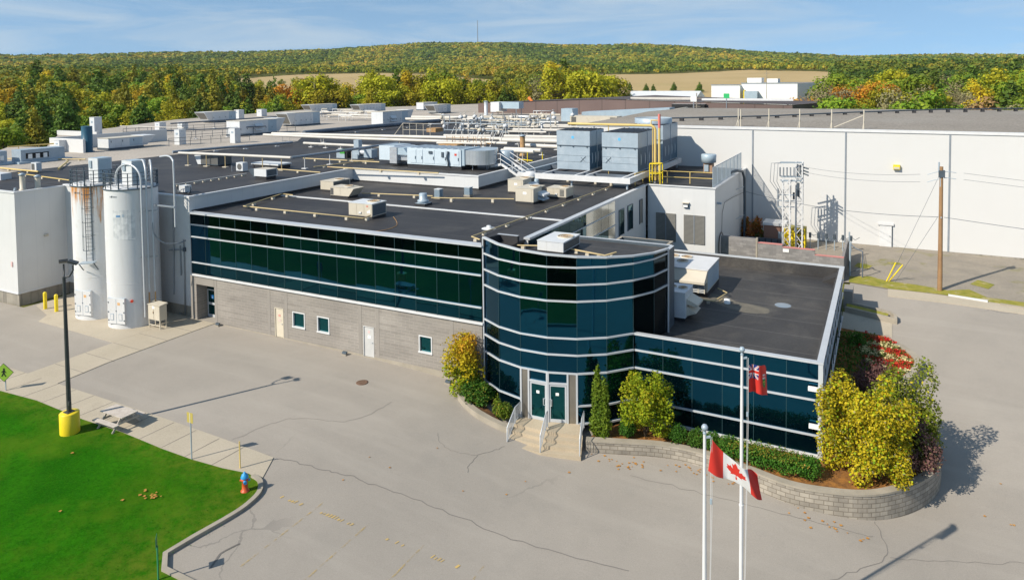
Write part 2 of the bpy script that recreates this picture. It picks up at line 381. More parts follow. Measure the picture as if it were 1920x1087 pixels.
def struct(o, kind='structure'): o['kind'] = kind; return o
def arc(c, r, a0, a1, n): return [(c[0] + r * math.cos(rad(a0 + (a1 - a0) * i / n)), c[1] + r * math.sin(rad(a0 + (a1 - a0) * i / n))) for i in range(n + 1)]
def smooth_line(pts, n=6):
    """Catmull-Rom through the points"""
    P = [Vector(p) for p in pts]; out = []
    for i in range(len(P) - 1):
        p0 = P[max(i - 1, 0)]; p1 = P[i]; p2 = P[i + 1]; p3 = P[min(i + 2, len(P) - 1)]
        for k in range(n):
            u = k / n
            out.append(.5 * ((2 * p1) + (p2 - p0) * u + (2 * p0 - 5 * p1 + 4 * p2 - p3) * u * u + (3 * p1 - p0 - 3 * p2 + p3) * u ** 3))
    out.append(P[-1]); return out

# ------------------------------------------------------------------ lie of the land
GP = np.array([(-63,31.7,0),(-49,32,0),(-44.5,35.5,0),(-37,21,-.35),(-46,22,-.2),(-25,21,-.75),(-30,35.5,-.1),(-23.5,35.2,-.42),(-15.8,32.5,-1.62),(-10,34.8,-1.72),(-3.8,33.7,-1.95),(0,34.8,-2.28),(2.5,37.5,-2.4),(-4,24,-2.2),(-20,28,-1.15),(-24,16.7,-.8),(4,64,.75),(9,78,.8),(-8,78,.8),(-20,5,-1),(9,45,-1.7),(5,52,-.7),(20,20,-2.6),(-60,5,0),(-75,20,0),(20,80,.6),(30,50,-1),(-20,60,0),(-40,60,0)], float)
def _U(r2): return np.where(r2 > 0, .5 * r2 * np.log(np.maximum(r2, 1e-9)), 0.)
_n = len(GP); _A = np.zeros((_n + 3, _n + 3)); _A[:_n, :_n] = _U(((GP[:, None, :2] - GP[None, :, :2]) ** 2).sum(-1)) + np.eye(_n) * 3
_A[:_n, _n] = 1; _A[:_n, _n + 1:] = GP[:, :2]; _A[_n:, :_n] = _A[:_n, _n:].T
_W = np.linalg.solve(_A, np.r_[GP[:, 2], 0, 0, 0])
def gz(x, y):
    x = np.clip(np.asarray(x, float), -80, 32); y = np.clip(np.asarray(y, float), 2, 82)
    r = (x[..., None] - GP[:, 0]) ** 2 + (y[..., None] - GP[:, 1]) ** 2
    return _U(r) @ _W[:_n] + _W[_n] + _W[_n + 1] * x + _W[_n + 2] * y
def G(x, y): return float(gz(x, y))
def sheet(name, poly, off, mat, step=1.0, parent=None, skirt=0.0, mb=None):
    """a sheet of ground that follows the lie of the land, off metres above it"""
    bm = bmesh.new(); vs = [bm.verts.new((x, y, 0)) for x, y in poly]
    bm.faces.new(vs).normal_update()
    bmesh.ops.triangulate(bm, faces=bm.faces[:])
    xs = [p[0] for p in poly]; ys = [p[1] for p in poly]
    for ax, lo, hi in ((0, min(xs), max(xs)), (1, min(ys), max(ys))):
        k = math.ceil(lo / step) * step
        while k < hi:
            co = (k, 0, 0) if ax == 0 else (0, k, 0); no = (1, 0, 0) if ax == 0 else (0, 1, 0)
            bmesh.ops.bisect_plane(bm, geom=bm.verts[:] + bm.edges[:] + bm.faces[:], dist=1e-4, plane_co=co, plane_no=no)
            k += step
    for v in bm.verts: v.co.z = G(v.co.x, v.co.y) + off
    if skirt:
        be = [e for e in bm.edges if e.is_boundary]
        r = bmesh.ops.extrude_edge_only(bm, edges=be)
        for v in [g for g in r['geom'] if isinstance(g, bmesh.types.BMVert)]: v.co.z -= skirt
    bmesh.ops.recalc_face_normals(bm, faces=bm.faces[:])
    if sum(f.normal.z for f in bm.faces) < 0: bmesh.ops.reverse_faces(bm, faces=bm.faces[:])
    me = bpy.data.meshes.new(name); bm.to_mesh(me); bm.free(); me.materials.append(mt[mat] if isinstance(mat, str) else mat)
    o = bpy.data.objects.new(name, me); COL.objects.link(o)
    if parent: o.parent = parent
    return o
def wall_strip(mb, pts, z0f, z1f, t, mat, cap=None, capov=.05, caph=.1, closed=False):
    """a low wall along a line of points (x,y); bottom z0f(x,y), top z1f(x,y); t thickness to the left of the line"""
    P = [Vector((p[0], p[1], 0)) for p in pts]; n = len(P); nor = []
    for i in range(n):
        d = (P[min(i + 1, n - 1)] - P[max(i - 1, 0)]).normalized(); nor.append(Vector((-d.y, d.x, 0)))
    L = 0; Ls = [0]
    for i in range(1, n): L += (P[i] - P[i - 1]).length; Ls.append(L)
    for i in range(n - 1):
        a, b = P[i], P[i + 1]; ai, bi = a + nor[i] * t, b + nor[i + 1] * t
        za0, zb0, za1, zb1 = z0f(a.x, a.y), z0f(b.x, b.y), z1f(a.x, a.y), z1f(b.x, b.y)
        for p, q, sgn in ((a, b, 1), (bi, ai, -1)):
            u0, u1 = (Ls[i], Ls[i + 1]) if sgn > 0 else (Ls[i + 1], Ls[i])
            z00, z01, z10, z11 = (za0, zb0, za1, zb1) if sgn > 0 else (zb0, za0, zb1, za1)
            mb.quad((p.x, p.y, z00), (q.x, q.y, z01), (q.x, q.y, z11), (p.x, p.y, z10), mat, uv=[(u0, z00), (u1, z01), (u1, z11), (u0, z10)])
        if cap:
            o0, o1 = a - nor[i] * capov, b - nor[i + 1] * capov; i0, i1 = ai + nor[i] * capov, bi + nor[i + 1] * capov
            mb.hexa([(o0.x, o0.y, za1), (o1.x, o1.y, zb1), (i1.x, i1.y, zb1), (i0.x, i0.y, za1)], [(o0.x, o0.y, za1 + caph), (o1.x, o1.y, zb1 + caph), (i1.x, i1.y, zb1 + caph), (i0.x, i0.y, za1 + caph)], cap)
        else:
            mb.quad((a.x, a.y, za1), (b.x, b.y, zb1), (bi.x, bi.y, zb1), (ai.x, ai.y, za1), mat, uv=[(0, 0)] * 4)
    for p, q, zz0, zz1 in ((P[0] + nor[0] * t, P[0], z0f(*P[0][:2]), z1f(*P[0][:2])), (P[-1], P[-1] + nor[-1] * t, z0f(*P[-1][:2]), z1f(*P[-1][:2]))):
        mb.quad((p.x, p.y, zz0), (q.x, q.y, zz0), (q.x, q.y, zz1), (p.x, p.y, zz1), mat, uv=[(0, zz0), (t, zz0), (t, zz1), (0, zz1)])
# ------------------------------------------------------------------ terrain, reaching the horizon
def hill_top(az):
    """height of the far ridge against the compass (azimuth in degrees from +Y, positive to +X)"""
    A = [-75, -63.7, -60.9, -57.8, -54.6, -51.1, -47.4, -43.5, -39.5, -36.1, -33.2, -28.9, -24.5, -21.1, -18.1, -14.7, -11.8, -9.0, -6.7, -4.0, -2.2, 1.3, 4.6, 8.3, 25]
    H = [70, 93, 97, 101, 107, 113, 114, 123, 138, 148, 153, 152, 140, 138, 138, 127, 116, 101, 92, 81, 75, 77, 74, 66, 60]
    return np.interp(az, A, H)
def terrain_z(x, y):
    x = np.asarray(x, float); y = np.asarray(y, float)
    d = np.hypot(x, y); az = np.degrees(np.arctan2(x, y))
    lift = np.interp(d, [0, 270, 400, 520, 900, 1100], [0, 0, 5, 11, 25, 32])
    ht = hill_top(az)
    u = np.clip((d - 1100) / (3000 - 1100), 0, 1); far = lift + (ht - lift) * (u * u * (3 - 2 * u)) * (d > 1100)
    back = (np.abs(az) > 95)
    far = np.where(back, np.minimum(lift, 5) * 0, far)
    und = 2.2 * np.sin(x * .011 + 1) * np.sin(y * .009) * np.clip((d - 350) / 300, 0, 1)
    near = gz(x, y) - .12
    w = np.clip((d - 110) / 90, 0, 1)
    return near * (1 - w) + (far + und - .12) * w
def make_terrain():
    rings = list(np.arange(4, 120, 4.0)) + list(np.arange(120, 300, 15.0)) + list(np.geomspace(300, 9000, 46))
    nA = 144; vs = [(0, 0, G(0, 2) - .12)]; fs = []
    for r in rings:
        a = np.linspace(0, 2 * PI, nA, endpoint=False); X = r * np.sin(a); Y = r * np.cos(a); Z = terrain_z(X, Y)
        if r > 3200: Z = Z - (r - 3200) * .03
        vs += list(zip(X, Y, Z))
    for i in range(nA): fs.append((0, 1 + (i + 1) % nA, 1 + i))
    for k in range(len(rings) - 1):
        o = 1 + k * nA; q = o + nA
        fs += [(o + i, o + (i + 1) % nA, q + (i + 1) % nA, q + i) for i in range(nA)]
    m = MB(); m.add(vs, [f[::-1] for f in fs], 'far_soil', True)
    o = m.build('ground')
    me = o.data; me.materials.append(mt['forest_floor'])
    for p in me.polygons:
        if math.hypot(p.center.x, p.center.y) > 1000: p.material_index = 1
    struct(o)
make_terrain()
def terrain_patch(name, az0, az1, dn, df, mat, off=.5, n=24):
    """a field lying on the terrain; near and far edges are distances at the two ends and the middle"""
    vs = []; fs = []
    for i in range(n + 1):
        u = i / n; a = rad(az0 + (az1 - az0) * u); d0 = np.interp(u, np.linspace(0, 1, len(dn)), dn); d1 = np.interp(u, np.linspace(0, 1, len(df)), df)
        for k in range(n + 1):
            d = d0 + (d1 - d0) * k / n; x = d * math.sin(a); y = d * math.cos(a); vs.append((x, y, float(terrain_z(x, y)) + off))
    for i in range(n):
        for k in range(n): o = i * (n + 1) + k; fs.append((o, o + n + 1, o + n + 2, o + 1))
    m = MB(); m.add(vs, [f[::-1] for f in fs] if az1 < az0 else fs, mat, True); o = m.build(name); 
    if sum(p.normal.z for p in o.data.polygons) < 0: o.data.flip_normals()
    return struct(o)

# ------------------------------------------------------------------ paved ground
struct(sheet('parking_lot', [(-85, -14), (45, -14), (45, 64), (-2.5, 64), (-2.5, 57), (-12, 57), (-12, 37), (-22, 37), (-22, 36.5), (-62, 36.5), (-62, 31.5), (-85, 31.5)], 0.0, 'asphalt', 1.0))
LAWN = [(-85, 22.2), (-60, 22.25), (-46.7, 22.3), (-43.45, 22.55), (-38.9, 22.4), (-35.6, 22.5), (-32.3, 22.4), (-30.2, 22.45), (-28.3, 22.65), (-26.9, 22.95), (-25.85, 22.8), (-25.25, 22.15), (-25.0, 21.1), (-25.05, 20), (-25.2, 18.8), (-25.3, 17.6), (-24.6, 17.05), (-23.2, 17.1), (-2, 16.6), (-2, -10), (-85, -10)]
struct(sheet('lawn', LAWN, .07, 'lawn', 1.0, skirt=.12))
kb = MB(); KP = [(-26.5, 23.0), (-25.85, 22.86), (-25.2, 22.2), (-24.95, 21.1), (-25.0, 20), (-25.15, 18.8), (-25.25, 17.6), (-24.6, 17.1), (-23.2, 17.15), (-12, 16.9), (-2, 16.65)]
wall_strip(kb, [tuple(p)[:2] for p in smooth_line([(a, b, 0) for a, b in KP[:5]], 4)] + KP[5:], lambda x, y: G(x, y) - .1, lambda x, y: G(x, y) + .15, -.22, 'coping')
struct(kb.build('kerb'))
struct(sheet('sidewalk', [(-85, 24.35), (-85, 22.15), (-46.7, 22.2), (-43.4, 22.5), (-38.9, 22.35), (-35.6, 22.45), (-32.3, 22.35), (-28.3, 22.6), (-26.6, 22.95), (-26.1, 23.1), (-26.9, 24.5), (-37, 24.45), (-44.75, 24.4), (-44.95, 27.6), (-44.6, 35.46), (-46.6, 35.46), (-46.6, 36.9), (-48.0, 36.9), (-47.85, 29.9), (-47.9, 24.4)], .035, 'concrete', 1.0, skirt=.1))
struct(sheet('concrete_pad', [(-57.3, 30.1), (-47.87, 29.85), (-48.02, 36.2), (-62.5, 36.2), (-61.5, 32.2), (-58.2, 31.2)], .03, 'concrete', 1.0, skirt=.1))
# sidewalk joints
jb = MB()
for x in np.arange(-57, -27.5, 1.75): jb.beam((x, 22.5, G(x, 22.5) + .037), (x + .12, 24.4, G(x, 24.4) + .037), .03, .006, 'crack')
for y in np.arange(26, 35, 1.9): jb.beam((-47.8, y, G(-47.8, y) + .037), (-44.8, y, G(-44.8, y) + .037), .03, .006, 'crack')
struct(jb.build('sidewalk_joints'))
struct(sheet('gravel_yard', [(-14, 63.95), (-2.5, 64.0), (.4, 63.2), (9.6, 62.3), (45, 62), (45, 78.2), (-14, 78.2)], .03, 'gravel_yard', 1.0))
struct(sheet('grass_verge', [(-2.6, 64.05), (.5, 63.3), (4, 63.2), (9.5, 62.6), (24, 62.4), (24, 63.3), (11, 64.1), (7.3, 63.9), (6.2, 65.3), (4.6, 64.3), (2.5, 64.9), (.3, 65.2), (-1.0, 66.1), (-2.6, 65.6)], .05, 'dry_grass', .6))
for pts in ([(-2.4, 68.6), (-1.2, 68.3), (-.9, 69.5), (-2.1, 70.2)], [(.6, 70.6), (1.6, 70.9), (1.2, 71.5), (.3, 71.2)], [(6.4, 66.8), (7.6, 66.1), (8.2, 67.6), (7.1, 68.4)]): struct(sheet('grass_patch', pts, .05, 'dry_grass', .6))
struct(sheet('roadside_pavement', [(.36, 61.6), (45, 61.0), (45, 62.4), (5.6, 62.95), (.36, 63.2)], .06, 'concrete', 1.0, skirt=.15))
# yellow bay markings, worn
mk = MB()
def paint(mb, pts, w, mat, off=.012):
    for a, b in zip(pts[:-1], pts[1:]):
        a = Vector((a[0], a[1], G(*a[:2]) + off)); b = Vector((b[0], b[1], G(*b[:2]) + off)); s = (b - a).cross(Vector((0, 0, 1))).normalized() * w / 2
        mb.quad(a - s, a + s, b + s, b - s, mat)
def dense(a, b, st=.5):
    n = max(1, int(math.dist(a, b) / st)); return [(a[0] + (b[0] - a[0]) * i / n, a[1] + (b[1] - a[1]) * i / n) for i in range(n + 1)]
for a, b in [((-22.45, 23.3), (-22.37, 18.6)), ((-19.84, 23.4), (-19.74, 18.6)), ((-17.08, 23.4), (-17.0, 18.6)), ((-14.33, 23.7), (-14.2, 18.6)), ((-11.5, 23.7), (-11.4, 18.6))]: paint(mk, dense(a, b), .08, 'worn_line')
struct(mk.build('parking_lines'))
mk = MB(); rr = random.Random(3)
for x0, x1, dens in [(-24.3, -22.9, .5), (-22.05, -20.9, .95), (-20.6, -20.1, .6), (-19.46, -19.2, .8), (-18.6, -17.7, .7), (-16.4, -15.9, .9), (-15.4, -15.1, .5)]:
    x = x0
    while x < x1:
        if rr.random() < dens: paint(mk, [(x, 22.55 + (x + 24.3) * .055 - .1), (x + .05, 22.55 + (x + 24.3) * .055 + rr.uniform(.0, .14))], rr.uniform(.06, .12), 'line_yellow')
        x += .155
struct(mk.build('bay_lettering'))
ck = MB()
def crack(pts, w=.03):
    q = smooth_line([(a, b, 0) for a, b in pts], 10); rr = random.Random(len(pts)); q = [(p.x + rr.gauss(0, .05), p.y + rr.gauss(0, .05)) for p in q]; paint(ck, q, w, 'crack', .008)
crack([(-17.83, 31.6), (-18.57, 30.1), (-18.31, 28.7)], .03); crack([(-18.57, 30.1), (-20.2, 29.8), (-21.4, 30.6)], .02); crack([(-.22, 34.6), (.22, 32.25), (-1.7, 29.7), (-2.2, 27)], .035)
crack([(-26.7, 24.6), (-24.4, 25.0), (-22, 25.4), (-18.5, 25.6), (-14.1, 25.7), (-9, 26.3)], .05); crack([(-11.2, 32.6), (-8, 32.75), (-3.7, 33), (-.2, 33.4)], .03); crack([(.4, 32.3), (3, 33.6), (6, 35)], .025)
crack([(-30, 24.6), (-29, 27.5), (-26, 29), (-25.2, 31.6)], .02)
struct(ck.build('pavement_cracks'))
st = MB(); paint(st, dense((-23.45, 19.5), (-23.6, 18.9), .2) + dense((-23.62, 18.7), (-23.3, 18.0), .2), .09, M('damp stain', (.12, .11, .10), (.15, .14, .13), .8), .009); struct(st.build('damp_stain'))

# ------------------------------------------------------------------ small things of the forecourt
def manhole():
    x, y = -28.2, 32.6; z = G(x, y)
    m = MB(); m.lathe((x, y, z - .02), [(.36, 0), (.36, .035), (.30, .04)], 'iron', 24); o = m.build('manhole_cover', loc=(x, y, z)); tag(o, 'round rusty manhole cover flush with the grey forecourt', 'manhole cover')
manhole()
# ------------------------------------------------------------------ glazed office wing (long facade, looks towards -Y)
FY = 35.47
office = thing('office_building', 'long office wing with teal ribbon glazing above a grey block wall and black roof', 'building', (-34, FY, 0))
def pane(parent, p0, p1, z0, z1, mat, out, name='window_pane', tilt=.006, rnd=R):
    """one sheet of glass between two plan points; out = outward normal; panes sit a hair out of true like real ones"""
    o = Vector((out[0], out[1], 0)); a = Vector((p0[0], p0[1], 0)); b = Vector((p1[0], p1[1], 0))
    t = [rnd.uniform(-tilt, tilt) for _ in range(2)]; off = [t[0] + t[1], t[0] - t[1], -t[0] - t[1], -t[0] + t[1]]
    m = MB(); q = [a + Vector((0, 0, z0)), b + Vector((0, 0, z0)), b + Vector((0, 0, z1)), a + Vector((0, 0, z1))]
    q = [p + o * (.012 + d) for p, d in zip(q, off)]; back = [p - o * .04 for p in q]
    m.add(q + back, [(0, 1, 2, 3), (7, 6, 5, 4), (0, 4, 5, 1), (1, 5, 6, 2), (2, 6, 7, 3), (3, 7, 4, 0)], mat)
    return m.build(name, parent)
XL, XR = -46.98, -21.42
cols = [XL + (XR - XL) * i / 16 for i in range(17)]
rows = [3.52, 4.42, 6.37, 7.28, 8.10]
cw = MB()
for z in rows[1:-1]: cw.box(XL, XR, FY - .10, FY + .02, z - .045, z + .045, 'alu')
cw.box(XL, XR + .1, FY - .12, FY + .04, 3.40, 3.53, 'white_trim')
cw.box(XL - .1, XR + .1, FY - .14, FY + .45, 8.09, 8.20, 'alu')
frame = cw.build('curtain_wall', office)
tm = MB()
for x in cols[1:-1]: tm.box(x - .009, x + .009, FY - .03, FY + .02, 3.53, 8.09, 'joint')
tm.build('mullions', frame)
for k in range(4):
    for i in range(16):
        pane(frame, (cols[i] + .012, FY), (cols[i + 1] - .012, FY), rows[k] + .05, rows[k + 1] - .05, 'glass_black' if k == 3 or (k == 2 and i < 6 and i > 1) else ('spandrel' if k == 0 else 'glass'), (0, -1))  # near black second row panes: dark tree reflection painted into the glass colour
# block wall with openings: (x0,x1,z0,z1)
DO = [(-46.55, -44.55, 0, 2.75), (-38.45, -37.62, 0, 2.1), (-36.75, -35.6, .98, 2.05), (-34.48, -33.4, .98, 2.05), (-30.5, -29.62, -.05, 1.98), (-26.05, -25.05, 1.0, 2.06)]
bw = MB()
xs = sorted(set([-47.2, XR] + [v for d in DO for v in d[:2]]))
for a, b in zip(xs[:-1], xs[1:]):
    op = [d for d in DO if d[0] <= a + .01 and d[1] >= b - .01]
    if not op: bw.box(a, b, FY, FY + .3, .05, 3.41, 'block')
    else:
        d = op[0]; bw.box(a, b, FY, FY + .3, d[3], 3.41, 'block')
        if d[2] > .06: bw.box(a, b, FY, FY + .3, .05, d[2], 'block')
bw.build('block_wall', office)
f = MB()
for x0, x1 in ((-44.55, -38.45), (-37.62, -30.5), (-29.62, -21.5)):
    n = max(1, int(x1 - x0))
    f.box(x0, x1, FY - .03, FY + .28, -1.6, .05, 'coping')
f.box(-38.45, -37.62, FY - .03, FY + .28, -1.6, .0, 'coping'); f.box(-30.5, -29.62, FY - .03, FY + .28, -1.6, -.05, 'coping')
f.build('foundation', office)
for x in (-47.05, -44.45, -39.0, -37.35, -30.75, -29.3, -23.6):
    m = MB(); m.box(x - .13, x + .13, FY - .012, FY + .01, .05, 3.40, 'block_plain'); m.build('wall_pilaster', office)
m = MB(); m.box(-46.6, -44.6, FY - .014, FY + .01, 2.76, 3.40, 'block_plain'); m.build('lintel', office)
rc = MB()   # recessed entrance at the left end
rc.box(-46.75, -46.56, FY + .3, FY + 1.2, .0, 2.9, 'block'); rc.box(-44.54, -44.35, FY + .3, FY + 1.2, .0, 2.9, 'block'); rc.box(-46.75, -44.35, FY + .3, FY + 1.2, 2.76, 2.9, 'block_plain')
rc.box(-45.5, -44.54, FY + .85, FY + 1.2, 0, 2.76, 'block')
rc.build('recess', office)
def glass_door(parent, x0, x1, y, z0, z1, name='glass_door', handle=1, sticker=None, mid=False):
    m = MB(); w = .09
    m.box(x0, x0 + w, y - .03, y + .03, z0, z1, 'alu'); m.box(x1 - w, x1, y - .03, y + .03, z0, z1, 'alu'); m.box(x0 + w, x1 - w, y - .03, y + .03, z1 - w, z1, 'alu'); m.box(x0 + w, x1 - w, y - .03, y + .03, z0, z0 + .2, 'alu')
    if mid: m.box(x0 + w, x1 - w, y - .03, y + .03, z0 + .95, z0 + 1.12, 'alu')
    d = m.build(name, parent); g = MB(); g.box(x0 + w, x1 - w, y - .008, y + .008, z0 + .2, z1 - w, 'glass_small'); g.build('glass', d)
    h = MB(); hx = x1 - w * .5 if handle > 0 else x0 + w * .5
    h.tube([(hx, y - .03, z0 + .85), (hx, y - .11, z0 + .85), (hx, y - .11, z0 + 1.2), (hx, y - .03, z0 + 1.2)], .018, 'alu'); h.build('handle', d)
    if sticker:
        s = MB(); cx = (x0 + x1) / 2; s.box(cx - .14, cx + .14, y - .014, y - .009, z0 + 1.42, z0 + 1.70, sticker); s.build('notice', d)
    return d
dd = glass_door(office, -46.53, -45.52, FY + .95, .02, 2.15, sticker='blue_sign', mid=True)
s = MB()   # white wheelchair mark on the blue sticker
cx, yy, cz = -46.025, FY + .934, 1.57
s.tube([(cx + .05 * math.cos(t) - .005, yy, cz - .05 + .05 * math.sin(t)) for t in np.linspace(rad(120), rad(380), 14)], .008, 'paper', 5); s.tube([(cx - .02, yy, cz + .07), (cx - .015, yy, cz), (cx + .04, yy, cz), (cx + .065, yy, cz - .07)], .01, 'paper', 5); s.lathe((cx - .02, yy, cz + .08), [(.016, 0), (.016, .03)], 'paper', 8)
s.build('wheelchair_mark', dd)
tr = MB(); tr.box(-46.53, -45.52, FY + .93, FY + .98, 2.16, 2.74, 'glass_small'); tr.build('transom_window', office)
def plain_door(parent, x0, x1, z0, z1, mat, signs, y=FY):
    m = MB(); m.box(x0 + .05, x1 - .05, y + .04, y + .09, z0 + .02, z1 - .05, mat); d = m.build('door', parent)
    fr = MB(); fr.box(x0, x0 + .05, y - .015, y + .12, z0, z1, mat); fr.box(x1 - .05, x1, y - .015, y + .12, z0, z1, mat); fr.box(x0 + .05, x1 - .05, y - .015, y + .12, z1 - .05, z1, mat); fr.build('frame', d)
    h = MB(); h.cyl((x1 - .13, y + .04, z0 + 1.0), (x1 - .13, y - .03, z0 + 1.0), .025, 'alu', 8); h.beam((x1 - .13, y - .03, z0 + 1.0), (x1 - .26, y - .03, z0 + 1.0), .025, .025, 'alu'); h.build('handle', d)
    for sx, sz, w, hh, mm in signs:
        s = MB(); cx = (x0 + x1) / 2 + sx; s.box(cx - w / 2, cx + w / 2, y + .03, y + .039, z0 + sz - hh / 2, z0 + sz + hh / 2, mm); s.build('notice', d)
    return d
plain_door(office, -38.45, -37.62, 0, 2.1, 'door_cream', [(0, 1.55, .2, .16, M('faded red notice', (.6, .3, .25))), (0, 1.2, .28, .16, M('pale notice', (.62, .5, .44)))])
plain_door(office, -30.5, -29.62, -.05, 1.98, 'door_grey', [(0, 1.66, .16, .16, M('pink notice', (.7, .5, .48))), (.02, 1.33, .24, .2, 'paper')])
for x0, x1, z0, z1 in (DO[2], DO[3], DO[5]):
    m = MB(); w = .07
    m.box(x0, x0 + w, FY - .03, FY + .1, z0, z1, 'white_trim'); m.box(x1 - w, x1, FY - .03, FY + .1, z0, z1, 'white_trim'); m.box(x0 + w, x1 - w, FY - .03, FY + .1, z1 - w, z1, 'white_trim'); m.box(x0 - .03, x1 + .03, FY - .06, FY + .1, z0 - .05, z0 + .05, 'white_trim')
    wd = m.build('window', office); g = MB(); g.box(x0 + w, x1 - w, FY + .09, FY + .10, z0 + .05, z1 - w, 'glass_small'); g.build('pane', wd)
rf = MB(); rf.box(-47.2, -19.95, FY + .45, 71.0, 7.9, 8.08, 'roof_black'); rf.build('roof', office)
rs = MB(); rs.box(-46.9, -19.9, 44.25, 44.55, 8.08, 8.13, 'white_trim'); rs.build('roof_divider', office)
# right hand side wall (faces +X): reflective upper panels, then white cladding with windows
sx = -19.75
sw = MB(); sw.box(-20.05, sx - .02, 38.35, 62.2, 2.5, 8.08, 'white_panel'); sw.build('side_wall', office)
ca = MB(); ca.box(-20.05, sx + .12, 38.3, 54.0, 8.05, 8.19, 'alu'); ca.box(-20.05, sx + .06, 54.0, 62.4, 8.08, 8.16, 'white_trim'); ca.build('roof_edge', office)
gp = MB()
yy = np.linspace(38.4, 53.9, 11)
for z in (7.1, 6.0): gp.box(sx - .01, sx + .07, 38.4, 53.95, z - .03, z + .03, 'alu')
gp.build('side_mullions', office)
for k, (z0, z1) in enumerate(((4.0, 5.97), (6.03, 7.07), (7.13, 8.04))):
    for i in range(10):
        mat = 'mirror_panel' if (i >= 6 and not (k == 0 and i in (7, 8))) else 'glass_side'
        pane(office, (sx, yy[i] + .02), (sx, yy[i + 1] - .02), z0, z1, mat, (1, 0), 'side_panel', .004)
for y0, y1, mat in ((54.9, 56.0, 'glass_small'), (57.1, 58.3, 'glass_small'), (60.3, 61.0, 'louvre')):
    m = MB(); m.box(sx - .03, sx + .04, y0, y1, 4.9, 7.0, mat); w = m.build('window', office)
    fr = MB(); fr.box(sx - .02, sx + .06, y0 - .06, y0, 4.85, 7.05, 'galv_dark'); fr.box(sx - .02, sx + .06, y1, y1 + .06, 4.85, 7.05, 'galv_dark'); fr.box(sx - .02, sx + .06, y0, y1, 7.0, 7.05, 'galv_dark'); fr.build('frame', w)

# ------------------------------------------------------------------ curved glass entrance
BC = (-17.55, 40.43); BR = 6.134
bow = thing('entrance_rotunda', 'curved teal glass entrance drum with white horizontal mullions and double doors', 'building', (-17.55, 37, -.98))
def bp(k, r=BR): a = rad(-127.1 + 15.42 * k); return (BC[0] + r * math.cos(a), BC[1] + r * math.sin(a))
br = [-.98, .02, 1.82, 2.84, 3.77, 5.83, 6.76, 7.71]
def capz(k): return 8.66 - .088 * k
def ring_bar(m, z, h, k0, k1, dr, mat, z2=None):
    for k in range(k0, k1):
        a, b = bp(k, BR + dr), bp(k + 1, BR + dr); c, d = bp(k + 1, BR - .05), bp(k, BR - .05); zz0 = z if z2 is None else z2(k); zz1 = z if z2 is None else z2(k + 1)
        m.hexa([(*a, zz0 - h / 2), (*b, zz1 - h / 2), (*c, zz1 - h / 2), (*d, zz0 - h / 2)], [(*a, zz0 + h / 2), (*b, zz1 + h / 2), (*c, zz1 + h / 2), (*d, zz0 + h / 2)], mat)
m = MB()
for j, z in enumerate(br):
    if j < 2:
        for k0 in (0, 4): lm = MB(); ring_bar(lm, z, .09, k0, k0 + 2, .09, 'alu'); lm.build('lower_mullion', bow)
    elif j < 5: ring_bar(m, z, .09, 0, 6, .09, 'alu')
    else: ring_bar(m, z, .09, 0, 8, .09, 'alu')
for k in (0, 8):
    a = bp(k, BR + .08); m.cyl((*a, -1.3 if k == 0 else 2.8), (*a, capz(k)), .055, 'alu', 8)
bframe = m.build('mullions', bow)
m = MB()
for k in range(1, 8):
    a = bp(k, BR + .03); m.cyl((*a, 1.9 if k in (2, 3, 4) else (-1.0 if k < 7 else 3)), (*a, capz(k)), .011, 'joint', 6)
m.build('glazing_joints', bow)
m = MB(); ring_bar(m, 0, .10, 0, 8, .12, 'alu', capz); m.build('parapet_cap', bow)
RB = random.Random(11)
for k in range(8):
    for j in range(8):
        z0 = br[j]; z1 = br[j + 1] if j < 7 else None
        if k in (2, 3) and j < 2: continue
        if k >= 6 and j < 4: continue
        if k >= 6 and j == 4: z0 = 3.0
        a, b = bp(k), bp(k + 1); mid = (Vector((a[0] + b[0], a[1] + b[1])) / 2 - Vector(BC)).normalized()
        if z1 is None: z1 = min(capz(k), capz(k + 1))
        pane(bow, a, b, z0 + .04, z1 - .02, 'glass_black' if (j == 7 and k in (2, 3, 7)) or (j == 6 and k in (3, 7)) or (j == 5 and k == 3) or (k in (6, 7) and j in (4, 5)) else 'glass', (mid.x, mid.y), 'curved_pane', .010, RB)  # near black drum panes carry painted dark reflections in their glass colour
